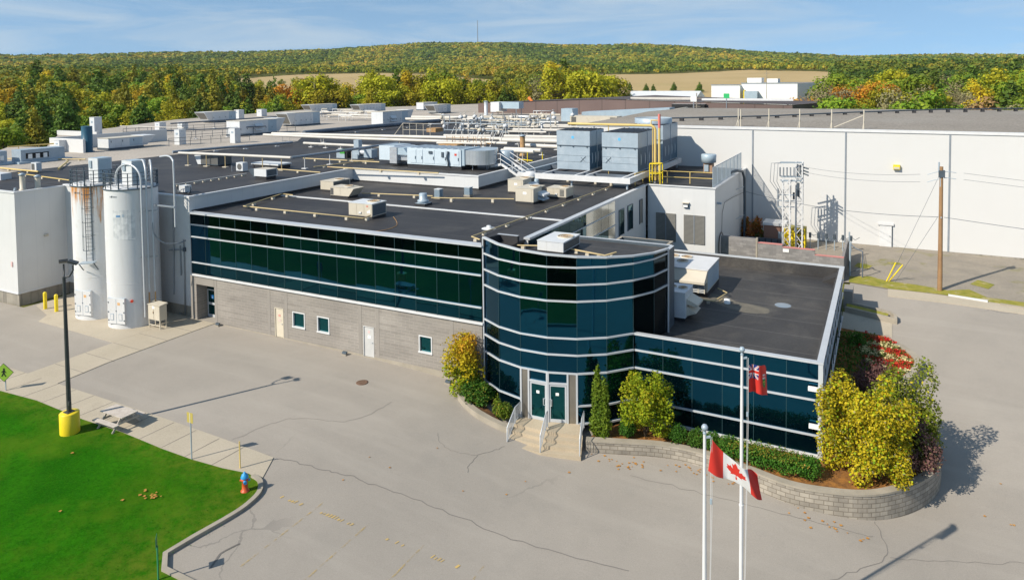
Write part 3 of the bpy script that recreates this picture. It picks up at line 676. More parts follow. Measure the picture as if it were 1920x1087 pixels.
# doors set in the two middle bays
v2, v3, v4 = Vector(bp(2)), Vector(bp(3)), Vector(bp(4))
def seg_xform(a, b):
    d = (b - a).normalized(); return a, d, Vector((d.y, -d.x))
class Seg(MB):
    def __init__(s, a, b): super().__init__(); s.a, s.d, s.o = seg_xform(a, b)
    def sb(s, u0, u1, w0, w1, z0, z1, mat):
        q = [s.a + s.d * u + s.o * w for u, w in ((u0, w1), (u1, w1), (u1, w0), (u0, w0))]
        return s.hexa([(p.x, p.y, z0) for p in q], [(p.x, p.y, z1) for p in q], mat)
for a, b, left in ((v2, v3, True), (v3, v4, False)):
    L = (b - a).length; u0, u1 = (.0, .48) if left else (L - .50, L)
    m = Seg(a, b); m.sb(u0 + .05, u1 - .04, .0, .04, -.98, 1.78, 'steel_panel'); m.build('steel_panel', bow)
    m = Seg(a, b)
    for u in ((.02, .5, L - .02) if left else (.02, L - .53, L - .02)): m.sb(u - .05, u + .05, -.05, .09, -.98, 1.78, 'alu')
    t0, t1 = (.55, L - .05) if left else (.05, L - .58)
    m.sb(t0, t1, -.05, .08, 1.16, 1.26, 'alu'); m.build('door_frame', bow)
    m = Seg(a, b); m.sb(t0, t1, -.02, .0, 1.26, 1.78, 'glass'); m.build('transom_pane', bow)
    m = Seg(a, b); w = .11
    m.sb(t0 + .02, t0 + w, -.02, .04, -.97, 1.15, 'alu'); m.sb(t1 - w, t1 - .02, -.02, .04, -.97, 1.15, 'alu'); m.sb(t0 + w, t1 - w, -.02, .04, 1.04, 1.15, 'alu'); m.sb(t0 + w, t1 - w, -.02, .04, -.97, -.80, 'alu')
    d = m.build('entrance_door', bow)
    m = Seg(a, b); m.sb(t0 + w, t1 - w, -.005, .01, -.80, 1.04, 'glass_small'); m.build('glass', d)
    hu = t1 - .06 if left else t0 + .06; h = Seg(a, b); q = h.a + h.d * hu
    h.tube([(q.x + h.o.x * o + h.d.x * e, q.y + h.o.y * o + h.d.y * e, z) for o, z, e in ((.04, -.05, 0), (.10, -.05, -.12 if left else .12), (.10, .32, -.12 if left else .12), (.04, .32, 0))], .02, 'alu', 6); h.build('handle', d)
    m = Seg(a, b); uc = (t0 + t1) / 2 - .03; m.sb(uc - .09, uc + .09, .012, .018, .52, .68, 'paper'); m.build('notice', d)
m = MB(); m.prism([bp(k * .25, BR - .06) for k in range(33)] + [(-11.6, 41.6), (-19.7, 41.6), (-21.25, 38.3)], 7.4, 7.62, 'roof_low'); m.build('roof', bow)
m = MB()
for k in range(0, 32):
    a, b, c, d = bp(k * .25, BR - .05), bp(k * .25 + .25, BR - .05), bp(k * .25 + .25, BR - .16), bp(k * .25, BR - .16); z = capz(k * .25 + .12) - .05
    m.hexa([(*a, 7.6), (*b, 7.6), (*c, 7.6), (*d, 7.6)], [(*a, z), (*b, z), (*c, z), (*d, z)], 'black_rub')
m.box(-21.33, -19.9, 37.2, 37.45, 8.08, 8.50, 'black_rub', 'alu'); m.hexa([(-21.4, 35.45, 8.08), (-21.2, 35.45, 8.08), (-21.1, 37.2, 8.08), (-21.3, 37.2, 8.08)], [(-21.4, 35.45, 8.6), (-21.2, 35.45, 8.6), (-21.1, 37.2, 8.5), (-21.3, 37.2, 8.5)], 'black_rub')
m.build('parapet', bow)
m = MB(); m.box(-19.72, -11.6, 41.6, 41.85, 2.8, 7.78, 'galv_dark', 'alu'); m.box(-11.66, -11.42, 40.0, 41.6, 2.8, 7.8, 'galv_dark', 'alu'); m.build('rear_wall', bow)

# ------------------------------------------------------------------ entrance steps and rails
steps = thing('entrance_steps', 'beige concrete steps with tubular handrails below the curved glass entrance', 'steps', (-16.3, 33, -1.6))
LP = [(-18.16, 33.41), (-16.35, 33.42), (-14.3, 33.79)]; FP = [(-17.95, 32.05), (-15.91, 32.07), (-13.88, 32.64)]
LP = [(-18.2, 33.38), (-16.25, 33.34), (-14.25, 33.78)]
stp = MB(); nst = 4; zt = -.98; zb = -1.68
for i in range(nst):
    u = i / (nst - 1); z = zt - i * .165
    fr = [(LP[k][0] + (FP[k][0] - LP[k][0]) * u, LP[k][1] + (FP[k][1] - LP[k][1]) * u) for k in range(3)]
    bk = [(-18.35, 34.35), (-16.5, 34.4), (-14.9, 34.9)] if i == 0 else [(LP[k][0] + (FP[k][0] - LP[k][0]) * (u - .34), LP[k][1] + (FP[k][1] - LP[k][1]) * (u - .34)) for k in range(3)]
    for k in range(2): stp.hexa([(*fr[k], -2.2), (*fr[k + 1], -2.2), (*bk[k + 1], -2.2), (*bk[k], -2.2)], [(*fr[k], z), (*fr[k + 1], z), (*bk[k + 1], z), (*bk[k], z)], 'steps')
stp.build('treads', steps)
def rail(p_top, p_edge, p_foot, name='handrail'):
    m = MB(); a = Vector((*p_top, -.98)); e = Vector((*p_edge, -.98)); f = Vector((*p_foot, -1.50)); up = Vector((0, 0, .92))
    m.tube([a + up * .15, a + up, e + up, f + up, f + Vector((0, -.02, -.1))], .028, 'alu', 7)
    m.tube([a + up * .16, e + up * .16, f + up * .16], .02, 'alu', 6)
    for s0, s1, n in ((a, e, 6), (e, f, 10)):
        for i in range(1, n): q = s0 + (s1 - s0) * (i / n); m.cyl(q + up * .16, q + up, .011, 'alu', 5, caps=False)
    m.cyl(e, e + up, .024, 'alu', 6); m.cyl(f - Vector((0, 0, .15)), f + up, .024, 'alu', 6); m.cyl(a, a + up, .024, 'alu', 6)
    m.build(name, steps)
rail((-18.15, 34.1), (-18.12, 33.4), (-17.92, 32.12)); rail((-16.3, 33.75), (-16.25, 33.4), (-15.95, 32.12)); rail((-14.5, 34.6), (-14.3, 33.8), (-13.95, 32.68))

# ------------------------------------------------------------------ low glazed wing on the right
wing = thing('low_glazed_wing', 'single storey glazed wing with flat dark roof right of the curved entrance', 'building', (-7.5, 37.05, -.98))
WY, WX0, WX1, WYB = 37.05, -12.42, -2.74, 56.6
wr = [-.98, .02, 1.82, 2.82, 3.70]
m = MB()
for z in wr[1:-1]: m.box(WX0, WX1, WY - .09, WY + .02, z - .045, z + .045, 'alu'); m.box(WX1 - .02, WX1 + .09, WY, WYB, z - .045, z + .045, 'alu')
m.box(WX0, WX1 + .1, WY - .1, WY + .03, -1.1, -.95, 'white_trim'); m.box(WX1 - .03, WX1 + .1, WY + .03, WYB, -1.1, -.95, 'white_trim')
m.box(WX1 - .1, WX1 + .12, WY - .12, WY + .1, -1.3, 3.70, 'alu')
wf = m.build('curtain_wall', wing)
m = MB(); m.box(WX0 - .1, WX1 + .14, WY - .14, WY + .14, 3.70, 3.80, 'alu'); m.box(WX1 - .18, WX1 + .14, WY + .14, WYB + .1, 3.70, 3.80, 'alu'); m.box(-19.6, WX1 - .18, WYB - .15, WYB + .1, 3.70, 3.80, 'alu'); m.build('roof_edge', wing)
wc = [WX0 + (WX1 - WX0) * i / 6 for i in range(7)]
m = MB()
for x in wc[1:-1]: m.box(x - .009, x + .009, WY - .03, WY + .02, -.95, 3.70, 'joint')
wyc = np.linspace(WY, WYB, 13)
for y in wyc[1:-1]: m.box(WX1 - .02, WX1 + .035, y - .012, y + .012, -.95, 3.70, 'joint')
m.build('mullions', wf)
for j in range(4):
    for i in range(6): pane(wf, (wc[i] + .012, WY), (wc[i + 1] - .012, WY), wr[j] + .05, wr[j + 1] - .04, 'glass', (0, -1))
    for i in range(12): pane(wf, (WX1, wyc[i] + .012), (WX1, wyc[i + 1] - .012), wr[j] + .05, wr[j + 1] - .04, 'glass_side', (1, 0), 'side_pane')
m = MB(); m.box(-19.6, WX1 - .19, WY + .15, WYB - .3, 2.8, 2.98, 'roof_low'); m.build('roof', wing)
m = MB(); m.box(-19.6, WX1 - .19, WYB - .3, WYB - .15, 2.7, 3.71, 'roof_low'); m.box(WX1 - .3, WX1 - .19, WY + .15, WYB - .3, 2.98, 3.70, 'roof_low'); m.box(WX0, WX1 - .3, WY + .15, WY + .25, 2.98, 3.70, 'roof_low')
m.extrude_y([(WX1 - 1.3, 2.985), (WX1 - .3, 2.985), (WX1 - .3, 3.5)], WYB - 1.9, WYB - .3, 'roof_low'); m.build('parapet', wing)
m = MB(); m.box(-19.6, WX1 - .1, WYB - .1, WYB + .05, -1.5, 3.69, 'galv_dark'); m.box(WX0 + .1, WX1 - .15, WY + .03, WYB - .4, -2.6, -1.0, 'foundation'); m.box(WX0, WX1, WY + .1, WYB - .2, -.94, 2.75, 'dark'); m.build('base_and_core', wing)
m = MB(); m.lathe((-5.9, 48, 2.983), [(.52, 0), (.3, .002), (.01, .003)], M('standing rain water', (.20, .25, .30), (.16, .2, .24), .15), 24); m.build('roof_puddle', wing)
pud = MB()
q = [(-11.6, 47.4), (-10.4, 46.9), (-9.1, 46.0), (-7.8, 45.5), (-6.6, 45.9), (-6.7, 46.9), (-7.8, 47.3), (-8.9, 47.6), (-9.6, 48.3), (-11.0, 48.6)]
pud.poly([(x, y, 2.984) for x, y in [tuple(p)[:2] for p in smooth_line([(a, b, 0) for a, b in q + q[:1]], 5)][:-1]], M('silt stain on roof', (.155, .14, .11), (.10, .092, .078), .8, ns=1.1)); pud.build('silt_stain', wing)
# cameras at the front corner
for z, x0 in ((2.45, -3.05), (.55, -3.0)):
    m = MB(); m.box(x0 - .25, x0 + .3, WY - .30, WY - .14, z - .1, z + .1, 'paper'); m.box(x0 - .02, x0 + .08, WY - .14, WY - .05, z - .03, z + .05, 'alu')
    if z > 1: m.lathe((WX1 + .28, WY - .1, z - .28), [(.02, 0), (.09, .04), (.1, .12), (.1, .2)], 'paper', 12); m.beam((WX1, WY - .1, z), (WX1 + .3, WY - .1, z), .05, .05, 'alu')
    tag(m.build('security_camera', loc=(x0, WY - .2, z)), 'white boxed security camera with dome at the upper corner of the low wing' if z > 1 else 'white box fixed low on the corner of the low wing near the yellow shrub', 'camera')
# light well box behind the drum
m = MB(); 
for a in ((-17.2, -13.3, 45.2, 45.4), (-17.2, -13.3, 48.0, 48.2), (-17.2, -17.0, 45.4, 48.0), (-13.5, -13.3, 45.4, 48.0)): m.box(*a, 2.98, 6.5, 'galv_dark', 'coping')
m.box(-17, -13.5, 45.4, 48, 4.0, 4.1, 'dark'); tag(m.build('equipment_screen', loc=(-15, 46.7, 2.98)), 'open topped dark screen box with pale rim on the roof behind the glass drum', 'screen')

# ------------------------------------------------------------------ white annex between office and warehouse
annex = thing('white_annex', 'white panel clad annex with louvres and a dark roof beside the tall warehouse', 'building', (-16.5, 62.5, 0))
m = MB(); m.box(-19.7, -13.5, 62.6, 62.75, 1.0, 8.10, 'white_panel'); m.box(-13.65, -13.5, 62.75, 77.9, -.5, 8.10, 'white_panel'); m.build('wall', annex)
m = MB(); m.box(-19.8, -13.42, 62.5, 62.7, 8.10, 8.2, 'white_trim'); m.box(-13.7, -13.4, 62.7, 77.9, 8.10, 8.2, 'white_trim'); m.build('roof_edge', annex)
m = MB(); m.box(-32.5, -13.7, 62.75, 77.9, 7.9, 8.09, 'roof_black'); m.build('roof', annex)
for x0, x1 in ((-18.9, -17.05), (-16.3, -14.4)):
    m = MB(); m.box(x0, x1, 62.52, 62.6, 3.0, 5.6, 'louvre'); m.box((x0 + x1) / 2 - .04, (x0 + x1) / 2 + .04, 62.49, 62.6, 3.0, 5.6, 'pipe_grey'); m.build('louvre', annex)
m = MB(); m.box(-16.35, -15.85, 62.4, 62.6, 6.3, 6.65, 'galv_dark'); m.box(-16.3, -15.9, 62.33, 62.4, 6.32, 6.5, 'paper'); m.box(-16.4, -15.8, 62.35, 62.6, 6.65, 6.72, 'tan'); m.build('wall_lamp', annex)
m = MB(); m.tube([(-13.9, 71, 8.5), (-13.4, 72, 8.6), (-13.15, 74, 8.3), (-13.1, 74.8, 7.5), (-13.1, 75, 5), (-13.1, 75, .3)], .14, 'galv_dark', 8); m.beam((-13.5, 72.3, 6.6), (-13.1, 75, 6.6), .06, .06, 'galv'); m.beam((-13.5, 72.3, 3.6), (-13.1, 75, 3.6), .06, .06, 'galv'); m.build('downpipe', annex)
m = MB()
for k in range(2): m.tube([(-13.42 + .03 * k, 64.7 + .95 * math.cos(t) + .1 * k, 2.6 + (1.15 + .05 * k) * math.sin(t)) for t in np.linspace(0, 2 * PI, 28)], .022, 'black_rub', 5)
m.tube([(-13.42, 65.1, 3.7), (-13.4, 65.2, 5.5), (-13.4, 66.2, 6.3), (-13.38, 70, 6.2), (-13.2, 76, 5.9)], .02, 'black_rub', 5); m.box(-13.5, -13.1, 63.4, 63.7, 6.6, 6.75, 'galv'); m.build('cable_coil', annex)

# ------------------------------------------------------------------ tall production hall (upper roof)
hall = thing('production_hall', 'large factory hall with black and pale flat roofs, white parapets and grey clad front', 'building', (-60, 60, 0))
hx = -47.2
m = MB()
m.box(-63.0, hx, FY + .12, FY + .3, .9, 9.22, 'white_panel'); m.box(hx - .15, hx, FY + .3, 53.9, 7.5, 9.25, 'white_panel'); m.box(hx - .15, -32.75, 53.9, 54.1, 8.0, 9.25, 'white_panel'); m.box(-32.9, -32.75, 54.1, 71.5, 8.0, 9.25, 'white_panel')
m.build('wall', hall)
m = MB(); m.box(-63.0, hx + .03, FY + .18, FY + .34, -.5, .9, 'foundation'); m.build('foundation', hall)
m = MB(); m.box(-63.2, hx + .06, FY + .06, FY + .36, 9.22, 9.36, 'white_trim'); m.box(hx - .22, hx + .06, FY + .36, 54.16, 9.25, 9.36, 'white_trim'); m.box(hx + .06, -32.7, 53.84, 54.16, 9.25, 9.36, 'white_trim'); m.box(-32.98, -32.69, 54.16, 71.5, 9.25, 9.36, 'white_trim')
m.box(hx + .003, hx + .02, FY + .3, 53.9, 8.08, 8.28, 'black_rub'); m.box(hx, -32.7, 53.86, 53.9, 8.08, 8.2, 'black_rub'); m.box(-32.75, -32.7, 53.9, 71.5, 8.08, 8.3, 'black_rub'); m.build('parapet_cap', hall)
m = MB(); m.prism([(-78, FY + .36), (hx - .2, FY + .36), (hx - .2, 54.1), (-32.9, 54.1), (-32.9, 71), (-32.9, 104), (-33, 132), (-79.5, 132), (-83, 117), (-88.5, 101), (-87.5, 88.5), (-77, 76)], 8.8, 9.20, 'roof_black'); m.build('black_roof', hall)
m = MB(); m.prism([(-80, FY + .4), (-78, FY + .36), (-77, 76), (-87.5, 88.5), (-88.5, 101), (-83, 117), (-79.5, 132), (-33, 132), (-60, 200), (-131, 221), (-160, 160), (-150, 110), (-127, 71), (-104, 56.5), (-110, 55), (-97, 45)], 8.8, 9.19, 'roof_pale'); m.build('pale_roof', hall)
m = MB(); m.box(-97.7, -90.5, 53.5, 53.8, 9.19, 10.9, 'white_wall', 'white_trim'); m.box(-97.7, -97.4, 53.8, 70, 9.19, 10.9, 'white_wall', 'white_trim'); m.build('edge_parapet', hall); m = MB(); m.box(-127, -116, 70.8, 71.1, 9.19, 9.95, 'white_wall', 'white_trim'); m.build('edge_parapet', hall)
m = MB(); m.box(-103, -33, 57, 131, 0, 8.79, 'white_wall'); m.build('lower_walls', hall)
# conduits on the grey front
m = MB()
for pts in ([(-49.0, 8.36), (-49.05, 5.2), (-49.2, 1.6)], [(-47.9, 6.0), (-47.88, 4.5), (-47.95, .25), (-48.6, .2)], [(-48.3, 5.5), (-48.3, 3.2)]):
    m.tube([(x, FY + .04, z) for x, z in pts], .05, 'pipe_grey', 6)
m.beam((-49.6, FY + .05, 5.0), (-47.8, FY + .05, 5.25), .07, .07, 'pipe_grey'); m.box(-47.95, -47.7, FY - .02, FY + .1, 5.1, 5.4, 'galv_dark'); m.build('wall_conduits', hall)

# ------------------------------------------------------------------ white store on the far left
store = thing('white_store', 'plain white clad store with concrete plinth at the left edge behind the silos', 'building', (-70, 33, 0))
m = MB(); m.box(-85, -62.95, 31.65, 35.9, .97, 9.15, 'white_panel'); m.box(-85, -63.0, 35.9, 36.4, .97, 9.15, 'white_panel'); m.build('wall', store)
m = MB(); m.box(-84.9, -63.0, 31.72, 36, -.6, .97, 'foundation'); m.build('plinth', store)
m = MB(); m.box(-85, -62.88, 31.58, 31.85, 9.15, 9.28, 'white_trim'); m.box(-63.15, -62.88, 31.85, 36.4, 9.15, 9.28, 'white_trim'); m.box(-85, -62.9, 31.6, 31.65, .9, 1.0, 'white_trim'); m.box(-62.95, -62.9, 31.65, 35.9, .9, 1.0, 'white_trim'); m.build('trim', store)
m = MB(); m.box(-85, -63.15, 31.85, 36.5, 9.0, 9.17, 'roof_black'); m.build('roof', store)
m = MB(); m.box(-85, -72.5, 35.4, 36.3, 9.17, 9.75, 'white_trim'); m.build('roof_upstand', store)
m = MB(); m.box(-63.75, -63.55, 31.6, 31.65, 3.1, 3.5, M('faded red wall notice', (.62, .42, .4))); m.build('notice', store)
m = MB(); m.lathe((-62.9, 33.9, 5.2), [(.02, 0), (.16, .02), (.18, .1), (.16, .2), (.02, .22)], 'tan', 14); m.build('wall_lamp', store)

# ------------------------------------------------------------------ tall white warehouse on the right
ware = thing('white_warehouse', 'huge windowless white warehouse with grey gravel roof filling the right background', 'building', (0, 78, .8))
m = MB(); m.box(-33, 60, 78, 78.4, .95, 12.35, 'white_wall'); m.box(-33.4, -33, 78, 130, .95, 12.35, 'white_wall'); m.build('wall', ware)
m = MB(); m.box(-33, 60, 77.96, 78.3, -.5, .95, 'foundation'); m.build('plinth', ware)
m = MB()
for x in np.arange(-31.2, 60, 9.2): m.box(x - .07, x + .07, 77.94, 78.0, .95, 12.3, 'pipe_grey')
m.build('panel_joints', ware)
m = MB(); m.box(-33.5, 60, 77.9, 78.45, 12.35, 12.62, 'white_trim'); m.box(-33.5, -33.1, 78.45, 130, 12.35, 12.5, 'tan'); m.build('roof_edge', ware)
m = MB(); m.add([(-33.1, 78.45, 12.40), (60, 78.45, 12.40), (60, 105, 13.1), (-33.1, 105, 12.8), (60, 134, 12.5), (-33.1, 129, 12.4)], [(0, 1, 2, 3), (3, 2, 4, 5)], 'roof_gravel'); m.box(-33.1, 60, 79, 128, 11.9, 12.3, 'roof_gravel'); m.build('roof', ware)
m = MB(); m.box(-.38, .70, 77.9, 77.99, .92, 3.02, 'white_trim'); d = m.build('door', ware); m = MB(); m.box(-.55, .88, 77.82, 77.98, 3.08, 3.3, 'white_trim'); m.build('canopy', d); m = MB(); m.box(.70, .78, 77.92, 77.99, .9, 3.05, 'galv_dark'); m.cyl((.55, 77.9, 2.0), (.55, 77.84, 2.0), .04, 'galv_dark', 8); m.build('door_hardware', d)
m = MB(); m.box(.75, 1.35, 77.65, 77.98, 8.75, 9.2, 'yellow'); m.box(.8, 1.3, 77.62, 77.65, 8.8, 9.0, 'tan'); m.build('wall_lamp', ware)
# ------------------------------------------------------------------ rooftop machinery
UZ = 9.2; LZ = 8.08
def fan_ring(parent, x, y, z, r, name='condenser_fan'):
    m = MB(); m.lathe((x, y, z), [(r, -.02), (r, .05), (r * .9, .05), (r * .88, .015)], 'tan', 20)
    m.lathe((x, y, z), [(r * .88, .012), (.01, .013)], 'dark', 20)
    for k in range(3): m.tube([(x + r * (.28 + .27 * k) * math.cos(t), y + r * (.28 + .27 * k) * math.sin(t), z + .03) for t in np.linspace(0, 2 * PI, 17)[:-1]], .012, 'rust', 4, closed=True)
    return m.build(name, parent)
def hood_y(mb, x0, x1, y, z0, z1, out, drop, mat, louv=True):
    """intake hood on a face looking towards -Y: wide at the top, raked louvre"""
    mb.hexa([(x0, y - out * .2, z0), (x1, y - out * .2, z0), (x1, y, z0), (x0, y, z0)], [(x0 - drop, y - out, z1), (x1 + drop, y - out, z1), (x1 + drop, y, z1), (x0 - drop, y, z1)], mat)
    if louv: mb.quad((x0 + .1, y - out * .26 - .02, z0 + .15), (x1 - .1, y - out * .26 - .02, z0 + .15), (x1 + drop - .2, y - out * .92 - .02, z1 - .2), (x0 - drop + .2, y - out * .92 - .02, z1 - .2), 'louvre')
def long_unit(label, x, y, w, L, h, hood='front', mat='white_metal', group='long air handlers on the pale roof'):
    t = thing('air_handler', label, 'rooftop unit', (x + w / 2, y + L / 2, UZ), group)
    y0 = y + (2.2 if hood == 'front' else 0); y1 = y + L - (1.9 if hood == 'back' else 0)
    m = MB(); m.box(x - .06, x + w + .06, y0 - .05, y1 + .05, UZ - .02, UZ + .28, 'galv_dark'); m.build('base_curb', t)
    m = MB(); m.box(x, x + w, y0, y1, UZ + .28, UZ + h, mat, 'tan')
    m.box(x - .04, x + w + .04, y0 - .04, y1 + .04, UZ + h, UZ + h + .06, 'tan'); m.build('cabinet', t)
    m = MB(); n = int((y1 - y0) / 1.25)
    for i in range(n):
        a = y0 + (y1 - y0) * i / n; m.box(x + w, x + w + .025, a + .06, a + (y1 - y0) / n - .06, UZ + .42, UZ + h - .12, mat)
        m.box(x + w + .025, x + w + .05, a + .16, a + .24, UZ + 1.0, UZ + 1.25, 'galv_dark')
    m.build('access_panels', t)
    m = MB(); m.box(x + w, x + w + .035, y1 - 1.9, y1 - .1, UZ + .4, UZ + h - .1, 'blue_grey'); m.build('coil_panel', t)
    m = MB()
    if hood == 'front':
        m.hexa([(x + .3, y + 1.5, UZ + .35), (x + w - .3, y + 1.5, UZ + .35), (x + w - .3, y0, UZ + .35), (x + .3, y0, UZ + .35)], [(x - .1, y, UZ + h + .05), (x + w + .1, y, UZ + h + .05), (x + w + .1, y0, UZ + h + .05), (x - .1, y0, UZ + h + .05)], 'white_metal')
        m.quad((x + .45, y + 1.40, UZ + .5), (x + w - .45, y + 1.40, UZ + .5), (x + w - .15, y + .12, UZ + h - .18), (x + .15, y + .12, UZ + h - .18), 'louvre')
        m.build('intake_hood', t)
    elif hood == 'back':
        m.hexa([(x + .2, y1, UZ + .3), (x + w - .2, y1, UZ + .3), (x + w - .2, y1 + .7, UZ + .3), (x + .2, y1 + .7, UZ + .3)], [(x - .1, y1, UZ + h + .1), (x + w + .1, y1, UZ + h + .1), (x + w + .1, y + L, UZ + h + .1), (x - .1, y + L, UZ + h + .1)], 'white_metal'); m.build('intake_hood', t)
    return t
long_unit('long white air handler with flared hood, leftmost and farthest left of the pale roof row', -132.8, 102, 3, 8.2, 2.3)
B_ = long_unit('white air handler with small side hoods and flared rear hood, before another handler', -96, 79.6, 3, 9.6, 2.4, 'back')
long_unit('blue sided air handler with big white louvred hood, just behind the one with side hoods', -105.9, 99, 3, 8.9, 2.6)
long_unit('distant air handler with grey louvre hood behind the pipe rack, left of its twin', -144.9, 144.7, 3, 11, 2.2)
long_unit('distant air handler with grey louvre hood above the pipe rack, right of its twin', -131, 148.7, 3, 11.5, 2.2)
E_ = long_unit('white ended air handler with two side hoods beside the long dark duct', -89.6, 107.8, 2.8, 9.8, 2.7, 'back')
long_unit('far air handler with square raked louvre on its near end, before the yellow trees', -107.1, 149.7, 3, 7.9, 2.3)
long_unit('plain white box unit half hidden behind the far louvred air handler', -122.6, 167.6, 2.5, 7, 2.2, None)
long_unit('low grey white unit with tapered end lying behind the silos', -92.9, 56.8, 2.5, 6.5, 1.5, 'back')
for t, x, ys in ((B_, -93.0, (82.5,)), (E_, -86.8, (110, ))):
    for y in ys:
        m = MB()
        for zz in (UZ + 1.5, UZ + .9): m.hexa([(x, y, zz), (x + .5, y, zz - .15), (x + .5, y + 1.6, zz - .15), (x, y + 1.6, zz)], [(x, y, zz + .45), (x + .5, y, zz - .10), (x + .5, y + 1.6, zz - .10), (x, y + 1.6, zz + .45)], 'white_metal')
        m.build('side_hood', t)
def white_stack(label, x, y, w, h):
    t = thing('vent_cabinet', label, 'vent', (x, y, UZ), 'upright white vent cabinets on the pale roof')
    m = MB(); m.box(x - w / 2, x + w / 2, y - w / 2, y + w / 2, UZ, UZ + h, 'white_metal'); m.box(x - w / 2 - .04, x + w / 2 + .04, y - w / 2 - .04, y + w / 2 + .04, UZ + h, UZ + h + .06, 'white_trim'); m.build('casing', t)
    m = MB(); m.box(x - .2, x + .2, y - w / 2 - .03, y - w / 2, UZ + h * .68, UZ + h * .8, 'galv'); m.build('vent_plate', t); m = MB(); m.box(x + w / 2, x + w / 2 + .03, y - .25, y + .25, UZ + .3, UZ + h * .6, 'white_trim'); m.build('hatch', t)
for lb, x, y, w, h in [('upright white vent cabinet on open pale roof above the smaller silo pipes', -89.3, 66.2, 1.05, 2.1), ('upright white vent cabinet in front of the air handler with side hoods', -83.9, 71, 1.0, 2.1), ('short white cabinet left of the blue exhaust stack near the yellow rail', -94.6, 53.2, 1.1, 1.5),
                       ('white cabinet at the far edge of the pale roof, leftmost against the dark trees', -121.2, 73.9, 1.3, 2.9), ('small white cabinet beyond the dark pipe, between two others of its kind', -118.6, 84, 1.3, 1.5), ('small white cabinet behind the dark pipe above the tall open roof cabinet', -118.4, 88.4, 1.3, 1.25),
                       ('white cabinet standing at the right end of the leftmost air handler', -135.2, 115.7, 1.5, 2.2), ('white cabinet behind a pipe rail near the treeline', -141.8, 128.3, 1.7, 1.7)]: white_stack(lb, x, y, w, h)

def tan_unit(name, label, x, y, w, L, h, z, kind, group='packaged units on the office roof', mat='tan'):
    t = thing(name, label, 'rooftop unit', (x + w / 2, y + L / 2, z), group)
    m = MB(); m.box(x + .03, x + w - .03, y + .03, y + L - .03, z - .02, z + .16, 'black_rub'); m.build('base_curb', t)
    m = MB(); zb = z + .16
    m.box(x, x + w, y, y + L, zb, z + h, mat); m.box(x - .025, x + w + .025, y - .025, y + L + .025, z + h, z + h + .04, 'white_metal' if kind == 'box' else mat); m.build('cabinet', t)
    m = MB()
    if kind in ('box', 'side'):
        for a, b in ((.02, .34), (.36, .66), (.68, .98)): m.box(x + w * a, x + w * b, y - .012, y, zb + .06, z + h - .05, mat)
        m.box(x + w * .45, x + w * .55, y - .07, y - .012, zb + .18, zb + .3, 'white_trim')
    if kind == 'box':
        m.box(x + w, x + w + .012, y + .08, y + L - .08, zb + .06, z + h - .06, 'galv_dark')
        m.box(x + w * .76, x + w * .84, y - .02, y - .012, z + h - .2, z + h - .12, M('red warning label', (.6, .12, .08))); m.box(x + w * .79, x + w * .85, y - .02, y - .012, zb + .25, zb + .4, 'paper'); m.box(x + w * .86, x + w * .92, y - .02, y - .012, zb + .25, zb + .48, 'paper')
    elif kind == 'slope':
        m.box(x - .012, x, y + .1, y + L - .1, zb + .05, z + h - .06, 'grille'); m.box(x + .02, x + w * .18, y - .014, y, zb + .05, z + h - .08, 'grille'); m.box(x + w * .22, x + w * .58, y - .012, y, zb + .05, z + h - .05, mat)
        m.build('panels', t); m = MB()
        m.hexa([(x + w, y, zb), (x + w + .1, y, zb), (x + w + .1, y + L, zb), (x + w, y + L, zb)], [(x + w, y, z + h), (x + w + .65, y, z + h - .02), (x + w + .65, y + L, z + h - .02), (x + w, y + L, z + h)], mat)
    elif kind == 'hood':
        m.box(x + w * .1, x + w * .9, y - .012, y, zb + .06, z + h - .06, mat); m.box(x + w * .42, x + w * .62, y - .02, y - .012, z + h - .45, z + h - .25, 'paper')
        m.build('panels', t); m = MB()
        m.hexa([(x + w, y + L * .38, zb + .45), (x + w + .55, y + L * .38, zb + .38), (x + w + .55, y + L * .92, zb + .38), (x + w, y + L * .92, zb + .45)], [(x + w, y + L * .38, zb + .72), (x + w + .55, y + L * .38, zb + .5), (x + w + .55, y + L * .92, zb + .5), (x + w, y + L * .92, zb + .72)], 'white_metal'); m.build('rain_hood', t); m = MB()
        m.hexa([(x + w, y + L * .38, zb + .12), (x + w + .08, y + L * .38, zb + .10), (x + w + .08, y + L * .92, zb + .10), (x + w, y + L * .92, zb + .12)], [(x + w, y + L * .38, zb + .40), (x + w + .5, y + L * .38, zb + .05), (x + w + .5, y + L * .92, zb + .05), (x + w, y + L * .92, zb + .40)], 'blue_grey'); m.build('rain_hood', t); m = MB()
        m.box(x + w, x + w + .015, y + L * .72, y + L - .03, zb + .3, z + h - .04, 'grille')
    elif kind == 'side':
        m.box(x + w * .68, x + w * .9, y - .02, y - .012, zb + .08, z + h - .06, 'louvre')
    elif kind == 'coil':
        m.box(x + w, x + w + .015, y + .1, y + L - .1, zb + .06, z + h - .06, 'grille')
    m.build('end_hood' if kind == 'slope' else 'grille' if kind in ('hood', 'coil') else 'panels', t)
    fan_ring(t, x + w * .7, y + L * .6, z + h + .045, min(w, L) * .30)
    return t
tan_unit('packaged_unit', 'tan packaged unit with dark right face and rusty fan, nearest the teal facade', -35.0, 39.4, 2.15, 1.6, 1.05, LZ, 'box')
tan_unit('packaged_unit', 'cream packaged unit with sloping right end beside the grey parapet', -42.5, 45.6, 1.9, 1.35, .86, LZ, 'slope')
tan_unit('packaged_unit', 'tan unit in the corner of the two white parapets, behind the sloping one', -45.6, 47.7, 1.5, 2.2, .9, LZ, 'coil')
tan_unit('packaged_unit', 'tan unit with bluish scoop hood on its right side, front one of the pair', -26.5, 49.3, 1.6, 2.1, 1.2, LZ, 'hood')
